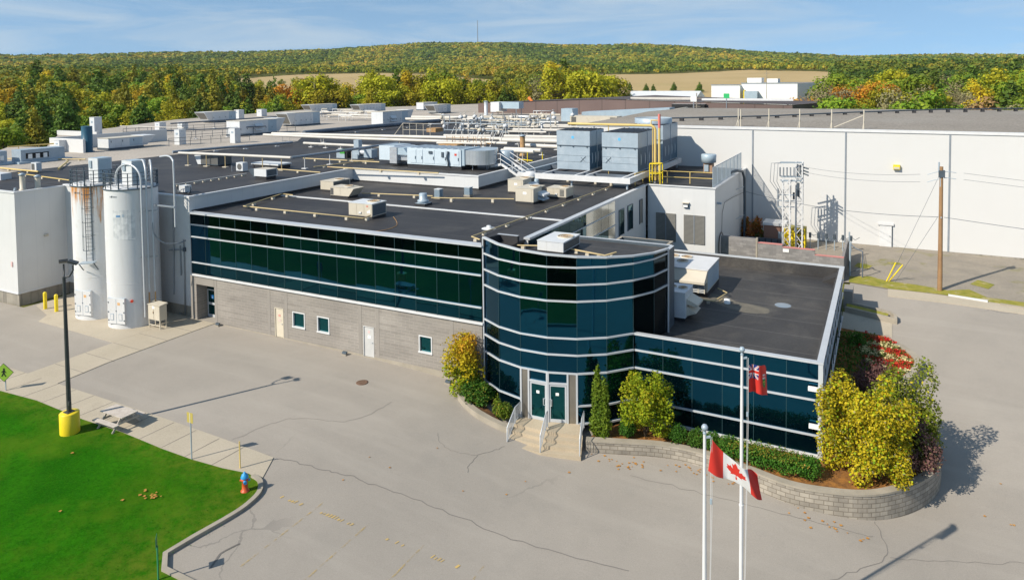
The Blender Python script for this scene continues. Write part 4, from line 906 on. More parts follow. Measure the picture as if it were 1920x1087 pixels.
tan_unit('packaged_unit', 'tan unit with white side hood, rear one of the pair by the metal stile', -29.4, 53.3, 1.5, 2.2, 1.2, LZ, 'hood')
tan_unit('packaged_unit', 'low tan unit with grey louvre panel, standing alone towards the cooling towers', -25.2, 52.4, 1.75, 1.5, .86, LZ, 'side')
tan_unit('packaged_unit', 'white topped condensing unit with round fan on the curved drum roof', -18.6, 37.3, 1.7, 2.5, .72, 7.62, 'coil', None, 'white_metal')
# grilled front of that unit and its sloped end
def louvred_cube(label, x, y):
    t = thing('gravity_vent', label, 'vent', (x, y, LZ), 'louvred cube vents by the white parapet')
    m = MB(); m.box(x - .3, x + .3, y - .3, y + .3, LZ, LZ + .14, 'coping'); m.build('base', t)
    m = MB()
    for i in range(6): z = LZ + .14 + i * .105; m.hexa([(x - .24, y - .24, z), (x + .24, y - .24, z), (x + .24, y + .24, z), (x - .24, y + .24, z)], [(x - .28, y - .28, z + .09), (x + .28, y - .28, z + .09), (x + .28, y + .28, z + .09), (x - .28, y + .28, z + .09)], 'blue_grey')
    m.box(x - .28, x + .28, y - .28, y + .28, LZ + .77, LZ + .81, 'white_metal'); m.build('louvres', t)
louvred_cube('louvred cube vent, the left one by the white parapet', -33.5, 48.7); louvred_cube('louvred cube vent, the right one close to the parapet corner', -31.75, 50.6)
def mushroom():
    x, y = -32.85, 45.6; t = thing('exhaust_fan', 'round galvanised exhaust fan on a square curb just behind the white roof divider', 'vent', (x, y, LZ))
    m = MB(); m.box(x - .5, x + .5, y - .5, y + .5, LZ, LZ + .18, 'black_rub', 'galv'); m.build('curb', t)
    m = MB(); m.lathe((x, y, LZ + .18), [(.36, 0), (.45, .1), (.46, .22), (.36, .26), (.32, .28), (.32, .72), (.30, .76), (.02, .78)], 'galv', 24); m.build('housing', t)
mushroom()
def gooseneck():
    x, y = -30.2, 59.2; m = MB(); m.lathe((x, y, LZ), [(.42, 0), (.42, .25), (.48, .3), (.62, .55), (.6, .95), (.42, 1.15), (.02, 1.2)], 'white_metal', 22); m.lathe((x + .75, y - .3, LZ), [(.3, 0), (.3, .35), (.24, .5), (.02, .55)], 'blue_grey', 16)
    tag(m.build('dome_vent', loc=(x, y, LZ)), 'bulbous white domed vent at the foot of the metal stile', 'vent')
gooseneck()
m = MB(); m.lathe((-23.6, 40.1, LZ), [(.5, 0), (.46, .025), (.16, .04), (.15, .2), (.02, .21)], 'white_metal', 16); tag(m.build('roof_drain', loc=(-23.6, 40.1, LZ)), 'small white drain stub in a pale patch beside the white divider strip', 'roof drain')
m = MB(); m.lathe((-9.3, 46.9, 2.98), [(.22, 0), (.2, .28), (.02, .3)], 'paper', 14); tag(m.build('vent_stub', loc=(-9.3, 46.9, 2.98)), 'small white vent stub on the low wing roof by the silt stain', 'vent')
m = MB(); m.tube(smooth_line([(-31.9, 40.6, LZ + .03), (-30.6, 39.3, LZ + .02), (-29.8, 38.2, LZ + .02), (-29.6, 37.0, LZ + .02), (-30.1, 36.1, LZ + .02), (-31.4, 35.95, LZ + .03)], 6), .022, 'rust', 5); tag(m.build('loose_cable', loc=(-30, 38, LZ)), 'thin cable curving across the black roof to the facade edge', 'cable')
# big unit on the low wing and its smaller neighbour
def big_rtu():
    z = 2.98; x0, x1, y0, y1 = -14.6, -10.75, 46.6, 51.2
    t = thing('packaged_unit', 'large beige rooftop unit with broad sloping hood and several round fans on the low wing', 'rooftop unit', (x0, y0, z))
    m = MB(); m.box(x0, x1, y0 + .9, y1, z - .02, z + .35, 'black_rub'); m.build('base_curb', t)
    m = MB(); m.box(x0, x1, y0 + .9, y1, z + .35, z + 1.85, 'tan'); m.box(x0 - .04, x1 + .04, y0 + .86, y1 + .04, z + 1.85, z + 1.91, 'white_trim'); m.build('cabinet', t)
    m = MB(); m.hexa([(x0 + 1.1, y0, z + 1.1), (x1, y0, z + 1.1), (x1, y0 + .9, z + 1.1), (x0 + 1.1, y0 + .9, z + 1.1)], [(x0 + 1.1, y0, z + 1.25), (x1, y0, z + 1.25), (x1, y0 + .9, z + 1.82), (x0 + 1.1, y0 + .9, z + 1.82)], 'tan'); m.build('intake_hood', t)
    m = MB(); m.box(x0 + 1.2, x1 - .1, y0 + .5, y0 + .9, z + .4, z + 1.1, 'louvre')
    for i in range(7):
        xx = x0 + 1.2 + (x1 - .1 - x0 - 1.2) * i / 6; m.box(xx - .03, xx + .03, y0 + .46, y0 + .5, z + .38, z + 1.1, 'tan')
    for k in range(7): zz = z + .42 + k * .1; m.box(x0 + 1.2, x1 - .1, y0 + .47, y0 + .5, zz, zz + .035, 'white_metal')
    m.build('louvre', t)
    m = MB(); m.box(x1, x1 + .02, y0 + 1.0, y1 - .1, z + .45, z + 1.75, 'blue_grey'); m.build('side_panel', t)
    for x, y in ((-13.9, 49.2), (-13.9, 50.4), (-12.9, 49.2), (-12.9, 50.4)): fan_ring(t, x, y, z + 1.92, .42)
    g = MB(); g.tube([(x0 - .5, y0 - .3, z + .22), (x1 + .7, y0 - .3, z + .22), (x1 + 1.2, y0 + 1.6, z + .3), (x1 + .4, y0 + 2.4, z + .3)], .045, 'gas_yellow', 7)
    for x in (-14, -12.3, -10.4): g.box(x - .1, x + .1, y0 - .42, y0 - .18, z, z + .17, 'coping')
    g.tube([(x1 + 1.1, y0 + .5, z + .2), (x1 + .9, y0 + .2, z + .1), (x1 + 1.15, y0, z + .05)], .02, 'gas_yellow', 5)
    tag(g.build('gas_pipe', loc=(x0, y0, z)), 'yellow gas pipe round the foot of the large beige unit on the low wing', 'pipe')
    x0, x1, y0, y1 = -12.4, -10.9, 42.2, 44.1
    t = thing('packaged_unit', 'pale grey upright unit with twin fans and side hoods close behind the glass drum', 'rooftop unit', (x0, y0, z))
    m = MB(); m.box(x0 + .05, x1 - .05, y0 + .05, y1 - .05, z - .02, z + .2, 'black_rub'); m.build('base_curb', t)
    m = MB(); m.box(x0, x1, y0, y1, z + .2, z + 1.75, 'white_metal'); m.box(x0 - .02, x1 + .02, y0 - .02, y1 + .02, z + 1.75, z + 1.8, 'white_trim'); m.build('cabinet', t)
    m = MB(); m.hexa([(x1, y0 + .3, z + 1.0), (x1 + .7, y0 + .3, z + .9), (x1 + .7, y1 - .2, z + .9), (x1, y1 - .2, z + 1.0)], [(x1, y0 + .3, z + 1.35), (x1 + .7, y0 + .3, z + 1.02), (x1 + .7, y1 - .2, z + 1.02), (x1, y1 - .2, z + 1.35)], 'tan')
    m.hexa([(x1, y0 + .3, z + .3), (x1 + .1, y0 + .3, z + .3), (x1 + .1, y1 - .4, z + .3), (x1, y1 - .4, z + .3)], [(x1, y0 + .3, z + .85), (x1 + .6, y0 + .3, z + .5), (x1 + .6, y1 - .4, z + .5), (x1, y1 - .4, z + .85)], 'tan'); m.build('side_hood', t)
    for x, y in ((-12.0, 43.2), (-11.3, 43.2)): fan_ring(t, x, y, z + 1.81, .3)
big_rtu()
# air handler on the black roof
def big_ahu():
    z = UZ; t = thing('air_handler', 'big pale blue air handler with foil wrapped duct and round galvanised end', 'rooftop unit', (-42, 60, z))
    m = MB(); m.box(-43.3, -36.9, 57.6, 60.6, z, z + .35, 'black_rub'); m.build('base_curb', t)
    m = MB(); m.box(-43.3, -36.9, 57.5, 60.7, z + .35, z + 2.0, 'ahu', 'galv'); 
    for i in range(9): m.box(-43.2 + i * .72, -42.9 + i * .72, 57.6, 60.6, z + 2.0, z + 2.04, 'galv')
    m.build('cabinet', t)
    m = MB()
    for a, b in ((-42.9, -42.2), (-42.1, -41.4), (-41.2, -40.0), (-39.9, -38.6), (-37.8, -37.1)):
        m.box(a, b, 57.46, 57.5, z + .5, z + 1.85, 'ahu'); m.box(b - .1, b - .04, 57.42, 57.46, z + .9, z + 1.2, 'galv_dark')
        m.build('access_door', t); m = MB()
    m.box(-37.6, -37.35, 57.44, 57.46, z + 1.4, z + 1.6, 'red'); m.build('warning_label', t)
    m = MB(); m.tube([(-38.3, 57.4, z + 1.8), (-38.4, 57.35, z + 1.2), (-38.25, 57.35, z + .7), (-38.3, 57.4, z + .4)], .09, 'galv_dark', 7); m.box(-39.1, -38.85, 57.38, 57.5, z + 1.2, z + 1.7, 'galv_dark'); m.box(-40.6, -40.2, 57.36, 57.5, z + 1.5, z + 1.75, 'galv_dark'); m.build('switch_gear', t)
    foil = M('crinkled foil', (.62, .64, .66), (.5, .52, .55), .28, .6, ns=2.5, bump=.9, bs=5)
    m = MB(); m.box(-47.6, -45.6, 58.4, 61.2, z + .5, z + 2.0, 'ahu', 'galv'); m.box(-45.6, -44.7, 57.6, 60.8, z + .3, z + 1.95, foil); m.box(-44.7, -43.3, 58.0, 60.2, z + .6, z + 1.2, foil); m.hexa([(-44.7, 57.7, z + 1.2), (-43.3, 57.7, z + 1.2), (-43.3, 60.6, z + 1.2), (-44.7, 60.6, z + 1.2)], [(-44.7, 57.7, z + 1.9), (-43.9, 57.7, z + 1.9), (-43.9, 60.6, z + 1.9), (-44.7, 60.6, z + 1.9)], 'blue_grey'); m.build('duct', t)
    m = MB(); pts = [(-36.6, 57.7)] + arc((-35.6, 59.2), 1.55, 250, 400, 14) + [(-35.0, 61.5), (-36.6, 61.5)]; m.prism(pts, z + .55, z + 1.95, M('bright ribbed galvanising', (.55, .58, .60), (.48, .51, .54), .3, .6, ns=1.5, seam=('v', .35)), 'galv'); m.box(-36.95, -36.55, 57.6, 60.7, z + .45, z + 2.05, 'blue_grey')
    for x, y in ((-36, 58.2), (-34.8, 58.9), (-35.2, 61)): m.cyl((x, y, z), (x, y, z + .55), .05, 'pipe_grey', 6)
    m.lathe((-34.1, 61.6, z + .3), [(.7, 0), (.75, .05), (.75, 1.3), (.7, 1.35), (.02, 1.4)], 'galv', 20); m.build('round_plenum', t)
big_ahu()
def blower():
    t = thing('duct_blower', 'grey blower with upright box duct beside the foil wrapped air handler', 'blower', (-53, 62, UZ)); z = UZ
    m = MB(); m.cyl((-53.6, 61.6, z + .6), (-53.6, 62.4, z + .6), .55, 'galv', 18); m.box(-54.0, -53.2, 61.5, 62.5, z, z + .5, 'galv'); m.build('scroll', t)
    m = MB(); m.box(-53.9, -53.2, 61.7, 62.3, z + .9, z + 2.1, 'galv'); m.cyl((-53.2, 62, z + .7), (-52.2, 62, z + .7), .26, 'alu', 14); m.box(-52.3, -51.2, 61.5, 62.5, z + .2, z + 1.1, 'galv'); m.lathe((-50.7, 63.2, z), [(.3, 0), (.3, .9), (.42, .95), (.42, 1.2), (.02, 1.25)], 'galv', 14); m.build('duct', t)
    m = MB(); m.box(-56.2, -55.0, 61.4, 62.2, z, z + .95, 'galv'); m.box(-55.7, -55.0, 61.39, 62.2, z + .5, z + .97, M('green panel', (.06, .32, .05))); m.box(-55.0, -54.7, 61.5, 62.2, z, z + .9, 'dark'); tag(m.build('roof_cabinet', loc=(-55.5, 61.8, z)), 'low grey cabinet with a bright green panel beside the blower', 'cabinet')
blower()
def small_units():
    z = UZ
    x, y = -65.5, 50.3; t = thing('packaged_unit', 'small unit with raked white hood and black coils by the cream pipe end', 'rooftop unit', (x, y, z))
    m = MB(); m.box(x + .8, x + 3.4, y, y + 1.7, z + .12, z + 1.12, 'galv_dark', 'galv'); m.box(x + .8, x + 3.4, y - .02, y, z + .2, z + 1.0, 'grille'); m.box(x + 3.4, x + 3.42, y + .1, y + 1.6, z + .2, z + 1.0, 'grille'); m.build('cabinet', t)
    m = MB(); m.hexa([(x + .3, y, z + .12), (x + .8, y, z + .12), (x + .8, y + 1.7, z + .12), (x + .3, y + 1.7, z + .12)], [(x - .2, y, z + 1.05), (x + .8, y, z + 1.12), (x + .8, y + 1.7, z + 1.12), (x - .2, y + 1.7, z + 1.05)], 'white_metal'); m.build('intake_hood', t)
    m = MB(); m.box(x + .2, x + 3.4, y + .1, y + 1.6, z - .01, z + .12, 'black_rub'); m.build('base_curb', t)
    x, y = -50.9, 45.0; t = thing('packaged_unit', 'small unit with dark sloping scoop beside the grey parapet on the black roof', 'rooftop unit', (x, y, z))
    m = MB(); m.box(x, x + 1.5, y, y + 1.3, z + .3, z + .95, 'white_metal', 'tan'); m.box(x + 1.5, x + 1.52, y + .1, y + 1.2, z + .35, z + .9, 'galv_dark'); m.build('cabinet', t)
    m = MB(); m.hexa([(x - .2, y + .1, z + .2), (x, y + .1, z + .2), (x, y + 1.2, z + .2), (x - .2, y + 1.2, z + .2)], [(x - .9, y + .1, z + .85), (x, y + .1, z + .95), (x, y + 1.2, z + .95), (x - .9, y + 1.2, z + .85)], 'galv_dark'); m.build('scoop', t)
    m = MB(); m.box(x + .1, x + 1.4, y + .1, y + 1.2, z - .01, z + .3, 'black_rub'); m.build('base_curb', t)
    x, y = -56.6, 47.9; t = thing('condenser', 'small pale condenser box with dark fan grille standing in the open black roof', 'rooftop unit', (x, y, z))
    m = MB(); m.box(x, x + .9, y, y + .6, z + .15, z + .95, 'white_metal'); m.cyl((x - .7, y + .1, z), (x - .7, y + .1, z + .6), .04, 'pipe_grey', 6); m.build('casing', t); m = MB(); m.cyl((x + .45, y - .02, z + .55), (x + .45, y, z + .55), .3, 'grille', 16); m.build('fan', t)
    x, y = -75.6, 39.6; t = thing('condenser', 'small white condenser box near the left edge behind the two roof flues', 'rooftop unit', (x, y, z))
    m = MB(); m.box(x, x + .9, y, y + .5, z + .2, z + 1.0, 'white_metal'); m.build('casing', t); m = MB(); m.box(x + .1, x + .6, y - .02, y, z + .3, z + .9, 'grille'); m.build('fan', t)
    x, y = -58.1, 51.2; m = MB(); m.box(x, x + 3.6, y, y + 1.6, z, z + .35, 'black_rub'); m.box(x - .1, x + 3.7, y - .1, y + 1.7, z + .35, z + .5, 'white_metal'); tag(m.build('roof_hatch', loc=(x, y, z)), 'flat white lidded hatch on a dark curb below the cream pipe', 'roof hatch')
    x, y = -49.9, 37.3; t = thing('roof_fan', 'little white roof fan with dark round scrolls at the hall corner above the silos', 'fan', (x, y, z)); m = MB(); m.box(x - .35, x + .35, y - .3, y + .3, z + .1, z + .6, 'white_metal'); m.build('casing', t)
    m = MB()
    for s in (-.55, .5): m.tube([(x + s + .28 * math.cos(a), y - .1, z + .32 + .28 * math.sin(a)) for a in np.linspace(0, 2 * PI, 15)[:-1]], .05, 'galv_dark', 6, closed=True)
    m.build('scroll', t)
    # double condenser at far left
    for lb, x, y, L, gp in (('grey open fronted condenser with pale fans on a long bluish base at far left', -86.7, 43.5, 4.6, 0), ('low grey unit with dark slot cut by the left edge of the view', -87.6, 40.4, 2.2, 0)):
        t = thing('condenser', lb, 'rooftop unit', (x, y, z)); m = MB(); m.box(x - .3, x + 2.2, y - .4, y + L + .6, z, z + .22, 'blue_grey'); m.build('base_curb', t)
        m = MB(); m.box(x, x + 1.8, y, y + L, z + .22, z + 1.5, 'galv'); m.box(x + 1.8, x + 1.84, y + .5, y + L * .62, z + .5, z + 1.1, 'dark'); m.build('cabinet', t)
        m = MB(); 
        for k in range(3): yy = y + .7 + k * L * .17; m.box(x + 1.84, x + 1.9, yy, yy + .4, z + .5, z + 1.0, 'paper')
        m.build('fan_motors', t)
small_units()
def flue(label, x, y, r, h, cap=True, z=UZ, mat='tan'):
    t = thing('roof_flue', label, 'flue', (x, y, z), 'twin capped flues on the white store' if mat == 'tan' and z < 9.19 else None)
    m = MB(); m.lathe((x, y, z - .01), [(r * 1.3, 0), (r * 1.3, .12), (r, .14), (r, h - .12), (r, h - .1)], mat, 18); m.build('pipe', t)
    if cap: m = MB(); m.lathe((x, y, z + h - .1), [(r * .8, 0), (r * 1.45, .1), (r * .5, .22), (.02, .24)], 'galv', 18); m.build('rain_cap', t)
flue('capped tan flue on the white store roof, taller left one of the two', -63.95, 32.8, .2, 1.32, z=9.17); flue('capped tan flue on the white store roof, shorter right one of the two', -63.45, 33.7, .2, 1.08, z=9.17)
flue('slim little vent pipe left of the twin flues', -64.3, 32.4, .08, .35, False, 9.17, 'galv')
flue('tall dark blue exhaust stack behind the left silo', -91.3, 54.5, .62, 3.4, False, UZ, M('dark blue stack', (.03, .11, .17), (.025, .09, .14), .4))
flue('rust stained upright flue in front of the thick white pipes', -37.4, 71.4, .3, 2.3, True, UZ, 'rust')
flue('pale steel flue beside the far white unit', -88.4, 149.5, .45, 3.4, True, UZ, 'alu')
def far_boxes():
    z = UZ
    for lb, x0, x1, y0, y1, h in (('low tan louvred box left of the pipe cluster, farther back', -71.4, -58.5, 119, 123, 1.6), ('low tan louvred box right of the pipe cluster near the brown wall', -56.4, -46.5, 128.2, 131, 1.4)):
        t = thing('roof_box', lb, 'rooftop unit', (x0, y0, z), 'low tan boxes at the far end of the black roof'); m = MB(); m.box(x0, x1, y0, y1, z, z + h, 'tan'); m.build('casing', t)
        m = MB(); m.box(x0 + .3, x0 + 1.3, y0 - .04, y0, z + .2, z + h - .2, 'grille'); m.box(x1 - 1.4, x1 - .3, y0 - .04, y0, z + .2, z + h - .2, 'grille'); m.build('grille', t)
    t = thing('air_handler', 'blue grey box with long duct lying before the brown building', 'rooftop unit', (-57, 127, z)); m = MB(); m.box(-60.5, -58.0, 133, 136, z, z + 2.6, 'blue_grey'); m.build('cabinet', t)
    m = MB(); m.hexa([(-58, 138, z), (-40, 142, z), (-40, 146, z), (-58, 142, z)], [(-58, 138, z + 1.7), (-40, 142, z + 2.6), (-40, 146, z + 2.6), (-58, 142, z + 1.7)], 'blue_grey'); m.build('duct', t)
    t = thing('air_handler', 'small white unit on legs with blue side beside the far steel flue', 'rooftop unit', (-84, 151, z)); m = MB(); m.box(-87.4, -85, 150, 154, z + .8, z + 3.2, 'white_metal'); m.build('cabinet', t); m = MB(); m.box(-85, -80, 151, 153.5, z + 1.6, z + 3.2, 'blue_grey'); m.build('duct', t)
    m = MB(); [m.cyl((x, y, z), (x, y, z + 1.6), .1, 'pipe_grey', 6) for x in (-87, -80.4) for y in (150.4, 153)]; m.build('legs', t)
    m = MB(); m.cyl((-83, 162, z), (-83, 162, z + 4.2), .05, 'pipe_grey', 6); t = tag(m.build('windsock', loc=(-83, 162, z)), 'orange windsock hanging on a thin mast before the brown building', 'windsock')
    m = MB(); m.cyl((-82.9, 162, z + 4), (-81.2, 161.8, z + 2.3), .45, 'orange', 10, .3); m.build('sock', t)
far_boxes()

# ------------------------------------------------------------------ cooling towers on their steel stand
stand = thing('tower_stand', 'white fronted steel frame carrying the galvanised cooling towers above the roof', 'steel frame', (-25, 60, LZ))
m = MB()
m.box(-31.5, -20.2, 59.0, 59.3, 8.62, 9.12, 'white_trim'); m.box(-20.5, -20.2, 59.3, 76.5, 8.62, 9.12, 'white_trim'); m.box(-31.5, -31.2, 59.3, 76.5, 8.62, 9.12, 'galv')
for y in (61.5, 66, 70.5, 76.2): m.box(-31.2, -20.5, y - .12, y + .12, 8.7, 9.05, 'pipe_dark')
for x in (-28.9, -25.6, -24.6, -21.0): m.box(x - .1, x + .1, 59.3, 76, 9.05, 9.13, 'white_trim')
m.build('beams', stand)
m = MB(); [m.cyl((x, y, 8.05), (x, y, 8.65), .1, 'galv', 8) for x in (-30.9, -26, -20.6) for y in (59.4, 66, 76)]; m.build('posts', stand)
blue_badge = M('pale blue round badge', (.12, .45, .75))
def cooling_tower(label, x0, x1, y0, y1, z0, z1, badge=True):
    t = thing('cooling_tower', label, 'cooling tower', ((x0 + x1) / 2, (y0 + y1) / 2, z0), 'galvanised cooling towers on the steel stand')
    H = z1 - z0; m = MB(); cuts = [0, .2, .36, .62, 1.0]
    for k in range(4):
        o = .03 if k == 3 else 0; m.box(x0 - o, x1 + o, y0 - o, y1 + o, z0 + H * cuts[k] + .012, z0 + H * cuts[k + 1] - .012, 'galv')
    m.box(x0 + .05, x1 - .05, y0 + .05, y1 - .05, z0, z1 - .1, 'galv_dark'); m.build('casing', t)
    m = MB(); m.box(x0, x1, y0, y1, z1 - .012, z1 + .02, 'dark'); 
    for i in range(7): xx = x0 + (x1 - x0) * (i + .5) / 7; m.box(xx - .03, xx + .03, y0, y1, z1 + .02, z1 + .06, 'pipe_dark')
    m.build('top_grille', t)
    ym = (y0 + y1) / 2
    m = MB(); m.box(x1, x1 + .03, y0 + .1, y1 - .1, z0 + .1, z0 + H * .60, M('deep blue louvre', (.03, .10, .17), (.025, .08, .14), .5, seam=('y', .32), seamc=(.015, .04, .07)))
    m.box(x1 + .03, x1 + .07, ym - .05, ym + .05, z0, z1, 'galv'); m.build('side_louvre', t)
    m = MB()
    for i in range(4): yy = y0 + (y1 - y0) * (.14 + .22 * i); m.add([(x1 + .04, yy + .25 * math.sin(a), z0 + H * .30 + .55 * math.cos(a)) for a in np.linspace(0, PI, 13)], [tuple(range(13))], 'blue_grey')
    m.build('fan_guards', t)
    m = MB(); m.box(x0, x1, y0 - .06, y0 - .03, z0 + H * .605, z0 + H * .625, 'galv_dark')
    for u in (.1, .5, .92): m.box(x0 + (x1 - x0) * u - .06, x0 + (x1 - x0) * u + .06, y0 - .1, y0 - .03, z0 + H * .6 - .06, z0 + H * .6 + .04, 'galv_dark')
    m.build('joint_angle', t)
    if badge:
        m = MB(); xb = x0 + (x1 - x0) * .49; m.cyl((xb, y0 - .045, z0 + H * .83), (xb, y0 - .03, z0 + H * .83), .15, blue_badge, 16); m.build('badge', t)
    xc = x1 - .7 if x0 < -27 else x0 + .6
    m = MB(); zc = z0 + H * .275
    m.beam((xc - .25, y0 - .02, zc - .25), (xc + .28, y0 - .02, zc + .28), .09, .03, 'galv_dark'); m.beam((xc - .2, y0 - .02, zc + .2), (xc + .2, y0 - .02, zc - .2), .05, .03, 'galv_dark'); m.build('hatch_handle', t); m = MB(); m.box(xc - .3, xc + .3, y0 - .015, y0, zc - .28, zc + .28, 'galv'); m.build('hatch', t)
cooling_tower('left galvanised cooling tower with small round blue badge and dark open top', -28.95, -25.5, 62.6, 66.3, 9.15, 12.95)
cooling_tower('right galvanised cooling tower with blue louvred side and pale half round guards', -24.35, -20.8, 63.0, 68.8, 9.15, 12.85)
def rear_tower():
    cooling_tower('rear cooling tower with wide round fan ring on top, behind the yellow pipes', -24.2, -20.6, 70.6, 76.2, 9.15, 13.1, False)
rear_tower()
m = MB(); m.lathe((-22.5, 73.5, 13.15), [(2.0, -.05), (2.0, .55), (1.9, .58), (1.85, .3), (.1, .3)], 'galv', 28); tag(m.build('fan_ring', loc=(-22.5, 73.5, 13.15)), 'wide galvanised fan ring on top of the rear cooling tower', 'fan')

# ------------------------------------------------------------------ pipes
def pipe(label, pts, r, mat, post=None, base=UZ, name='pipe', every=3.2, foot='white_trim', group=None, n=8, sleeper=False):
    t = thing(name, label, 'pipe', (pts[0][0], pts[0][1], base), group)
    m = MB(); m.tube(pts, r, mat, n); m.build('pipe_run', t)
    for a, b in zip(pts[:-1], pts[1:]):
        a = Vector(a); b = Vector(b); L = (b - a).length
        if abs((b - a).normalized().z) > .5: continue
        k = max(1, int(L / every))
        for i in range(k):
            q = a + (b - a) * ((i + .5) / k); s = MB()
            if sleeper: s.box(q.x - .11, q.x + .11, q.y - .11, q.y + .11, base, q.z - r, 'tan')
            else:
                s.cyl((q.x, q.y, base), (q.x, q.y, q.z), .045, post or mat, 6); s.box(q.x - .3, q.x + .3, q.y - .18, q.y + .18, base, base + .07, foot)
            s.build('support', t)
    return t
pipe('cream gas main raised on yellow legs over the black roof left of the air handler', [(-67.2, 49.6, 10.5), (-59.6, 50.3, 10.5), (-52.2, 50.7, 10.5)], .14, 'pipe_white', 'gas_yellow', every=2.4, foot='tan')
pipe('grey pipe running back from the elbow of the cream gas main', [(-52.2, 50.7, 10.5), (-52.2, 57.8, 10.5), (-52.4, 67.7, 10.5)], .14, 'pipe_grey', 'white_trim', every=3.2)
pipe('upper of the two long white lagged pipes crossing behind the air handler', [(-80.8, 74.9, 10.3), (-68.8, 76.2, 10.3), (-44, 79.2, 10.3), (-33.5, 80.3, 10.3)], .24, 'pipe_white', every=5)
pipe('lower of the two long white lagged pipes crossing behind the air handler', [(-80.4, 73, 10.3), (-65.6, 72.7, 10.3), (-40.7, 73.8, 10.3)], .2, 'pipe_white', every=5)
pipe('short white lagged pipe on low feet left of the blower', [(-69.8, 70.1, 9.7), (-56.6, 69.6, 9.7)], .17, 'pipe_white', every=2.6)
pipe('long thick dark duct running back along the edge of the pale roof', [(-81, 81.4, 9.95), (-80.9, 89.9, 9.95), (-79, 108.9, 10.0), (-77.3, 125.6, 10.0)], .38, 'pipe_dark', 'pipe_grey', every=5)
pipe('grey pipe on low feet along the near edge of the pale roof', [(-77, 56, 9.6), (-75.6, 63, 9.6), (-73.1, 71.3, 9.6)], .17, 'pipe_grey', every=3)
pipe('dark rail pipe crossing the pale roof behind the blue stack', [(-101.4, 60.3, 10.6), (-99.9, 67.2, 10.6), (-94.7, 76.1, 10.6), (-92, 84, 10.6)], .1, 'pipe_dark', 'pipe_dark', every=4)
pipe('long dark rail pipe in front of the leftmost air handler', [(-114.7, 83.2, 10.6), (-114.1, 107.3, 10.6), (-113, 122, 10.6)], .13, 'pipe_dark', 'pipe_dark', every=5)
pipe('pale pipe rail beyond the small cabinets on the pale roof', [(-117.1, 75.5, 10.6), (-104.8, 78.4, 10.4)], .07, 'pipe_white', 'pipe_dark', every=2.2)
pipe('yellow gas pipe along the inner side of the white parapet', [(-49.7, 53.0, 9.45), (-36.7, 53.4, 9.45)], .06, 'gas_yellow', sleeper=True, every=3.5)
pipe('thin cream pipe ending at the grey parapet seam', [(-53.5, 50.1, 9.4), (-47.6, 49.8, 9.4)], .05, 'gas_yellow', sleeper=True)
pipe('yellow gas pipe from the blower towards the air handler', [(-57.8, 57.9, 9.45), (-47.5, 58.3, 9.45)], .06, 'gas_yellow', sleeper=True)
pipe('cream pipe on many small feet crossing the black roof to the condenser box', [(-53.6, 39, 9.38), (-53.7, 46.6, 9.38)], .05, 'pipe_white', sleeper=True, every=.8)
pipe('thin cream pipe beside the green panelled cabinet', [(-51.3, 52.8, 9.4), (-49.7, 60, 9.4)], .05, 'gas_yellow', sleeper=True, every=2.4)
pipe('yellow gas pipe at the left edge in front of the far left condenser', [(-81.2, 39.6, 9.4), (-74, 39.4, 9.4)], .08, 'rail_yellow', sleeper=True, every=3)
pipe('yellow pipe slanting back over the pale roof behind the left silo', [(-74.8, 41.7, 9.36), (-81.5, 46.5, 9.36)], .08, 'rail_yellow', sleeper=True, every=3)
pipe('thin yellow pipe running to the left silo rail across black roof', [(-74.5, 37.9, 9.4), (-64.8, 37.0, 9.4)], .05, 'rail_yellow', sleeper=True, every=3)
pipe('yellow rail at the pale roof edge against dark trees', [(-97, 48.3, 10.2), (-96.4, 52.7, 10.2), (-96.3, 55, 10.2)], .08, 'rail_yellow', every=2)
pipe('rusty yellow pipe lying on the pale roof behind the condenser', [(-91.6, 44.7, 9.36), (-81.3, 48.3, 9.36)], .07, 'gas_yellow', sleeper=True, every=1.4)
GQ = 'white lagged pipes round the pipe rack'
QP = [((-54.9, 81.3), (-48.3, 82.8), .22), ((-46.5, 83.4), (-35, 84.9), .25), ((-44.1, 78.0), (-34, 79.1), .3), ((-49.4, 71.6), (-43.1, 72.9), .16), ((-37.8, 72.9), (-33.4, 72.6), .24), ((-37.9, 68), (-33.4, 68.1), .26), ((-37.5, 66.6), (-33.6, 66.7), .2), ((-51.2, 94.6), (-40, 97), .25), ((-51.6, 101.4), (-41, 104.4), .2), ((-90.8, 120.2), (-75, 121.7), .3), ((-85.8, 113.6), (-71.6, 116.2), .3), ((-60, 99), (-53, 99.5), .2), ((-58, 104.5), (-47, 106.5), .22), ((-50.3, 91.4), (-44.2, 91.9), .14)]
QL = ['white lagged pipe on the left, just short of the rusty platform', 'white lagged pipe under the rear of the left cooling tower', 'thickest white pipe ending behind the left cooling tower', 'short pale pipe behind the round plenum of the air handler', 'white pipe just right of the rust stained flue', 'lowest thick white pipe beside the rust stained flue', 'low white pipe nearest the yellow standpipes', 'white pipe leaving the valve cluster to the right', 'thin farther white pipe right of the valve cluster', 'white pipe above the long dark duct, farther one', 'white pipe above the long dark duct, nearer one', 'white pipe at the left of the valve cluster', 'white pipe behind the valve cluster', 'thin white pipe below the valve cluster on legs']
for (a, b, r), lb in zip(QP, QL): pipe(lb, [(*a, 10.25), (*b, 10.25)], r, 'pipe_white', every=3.5, group=GQ)
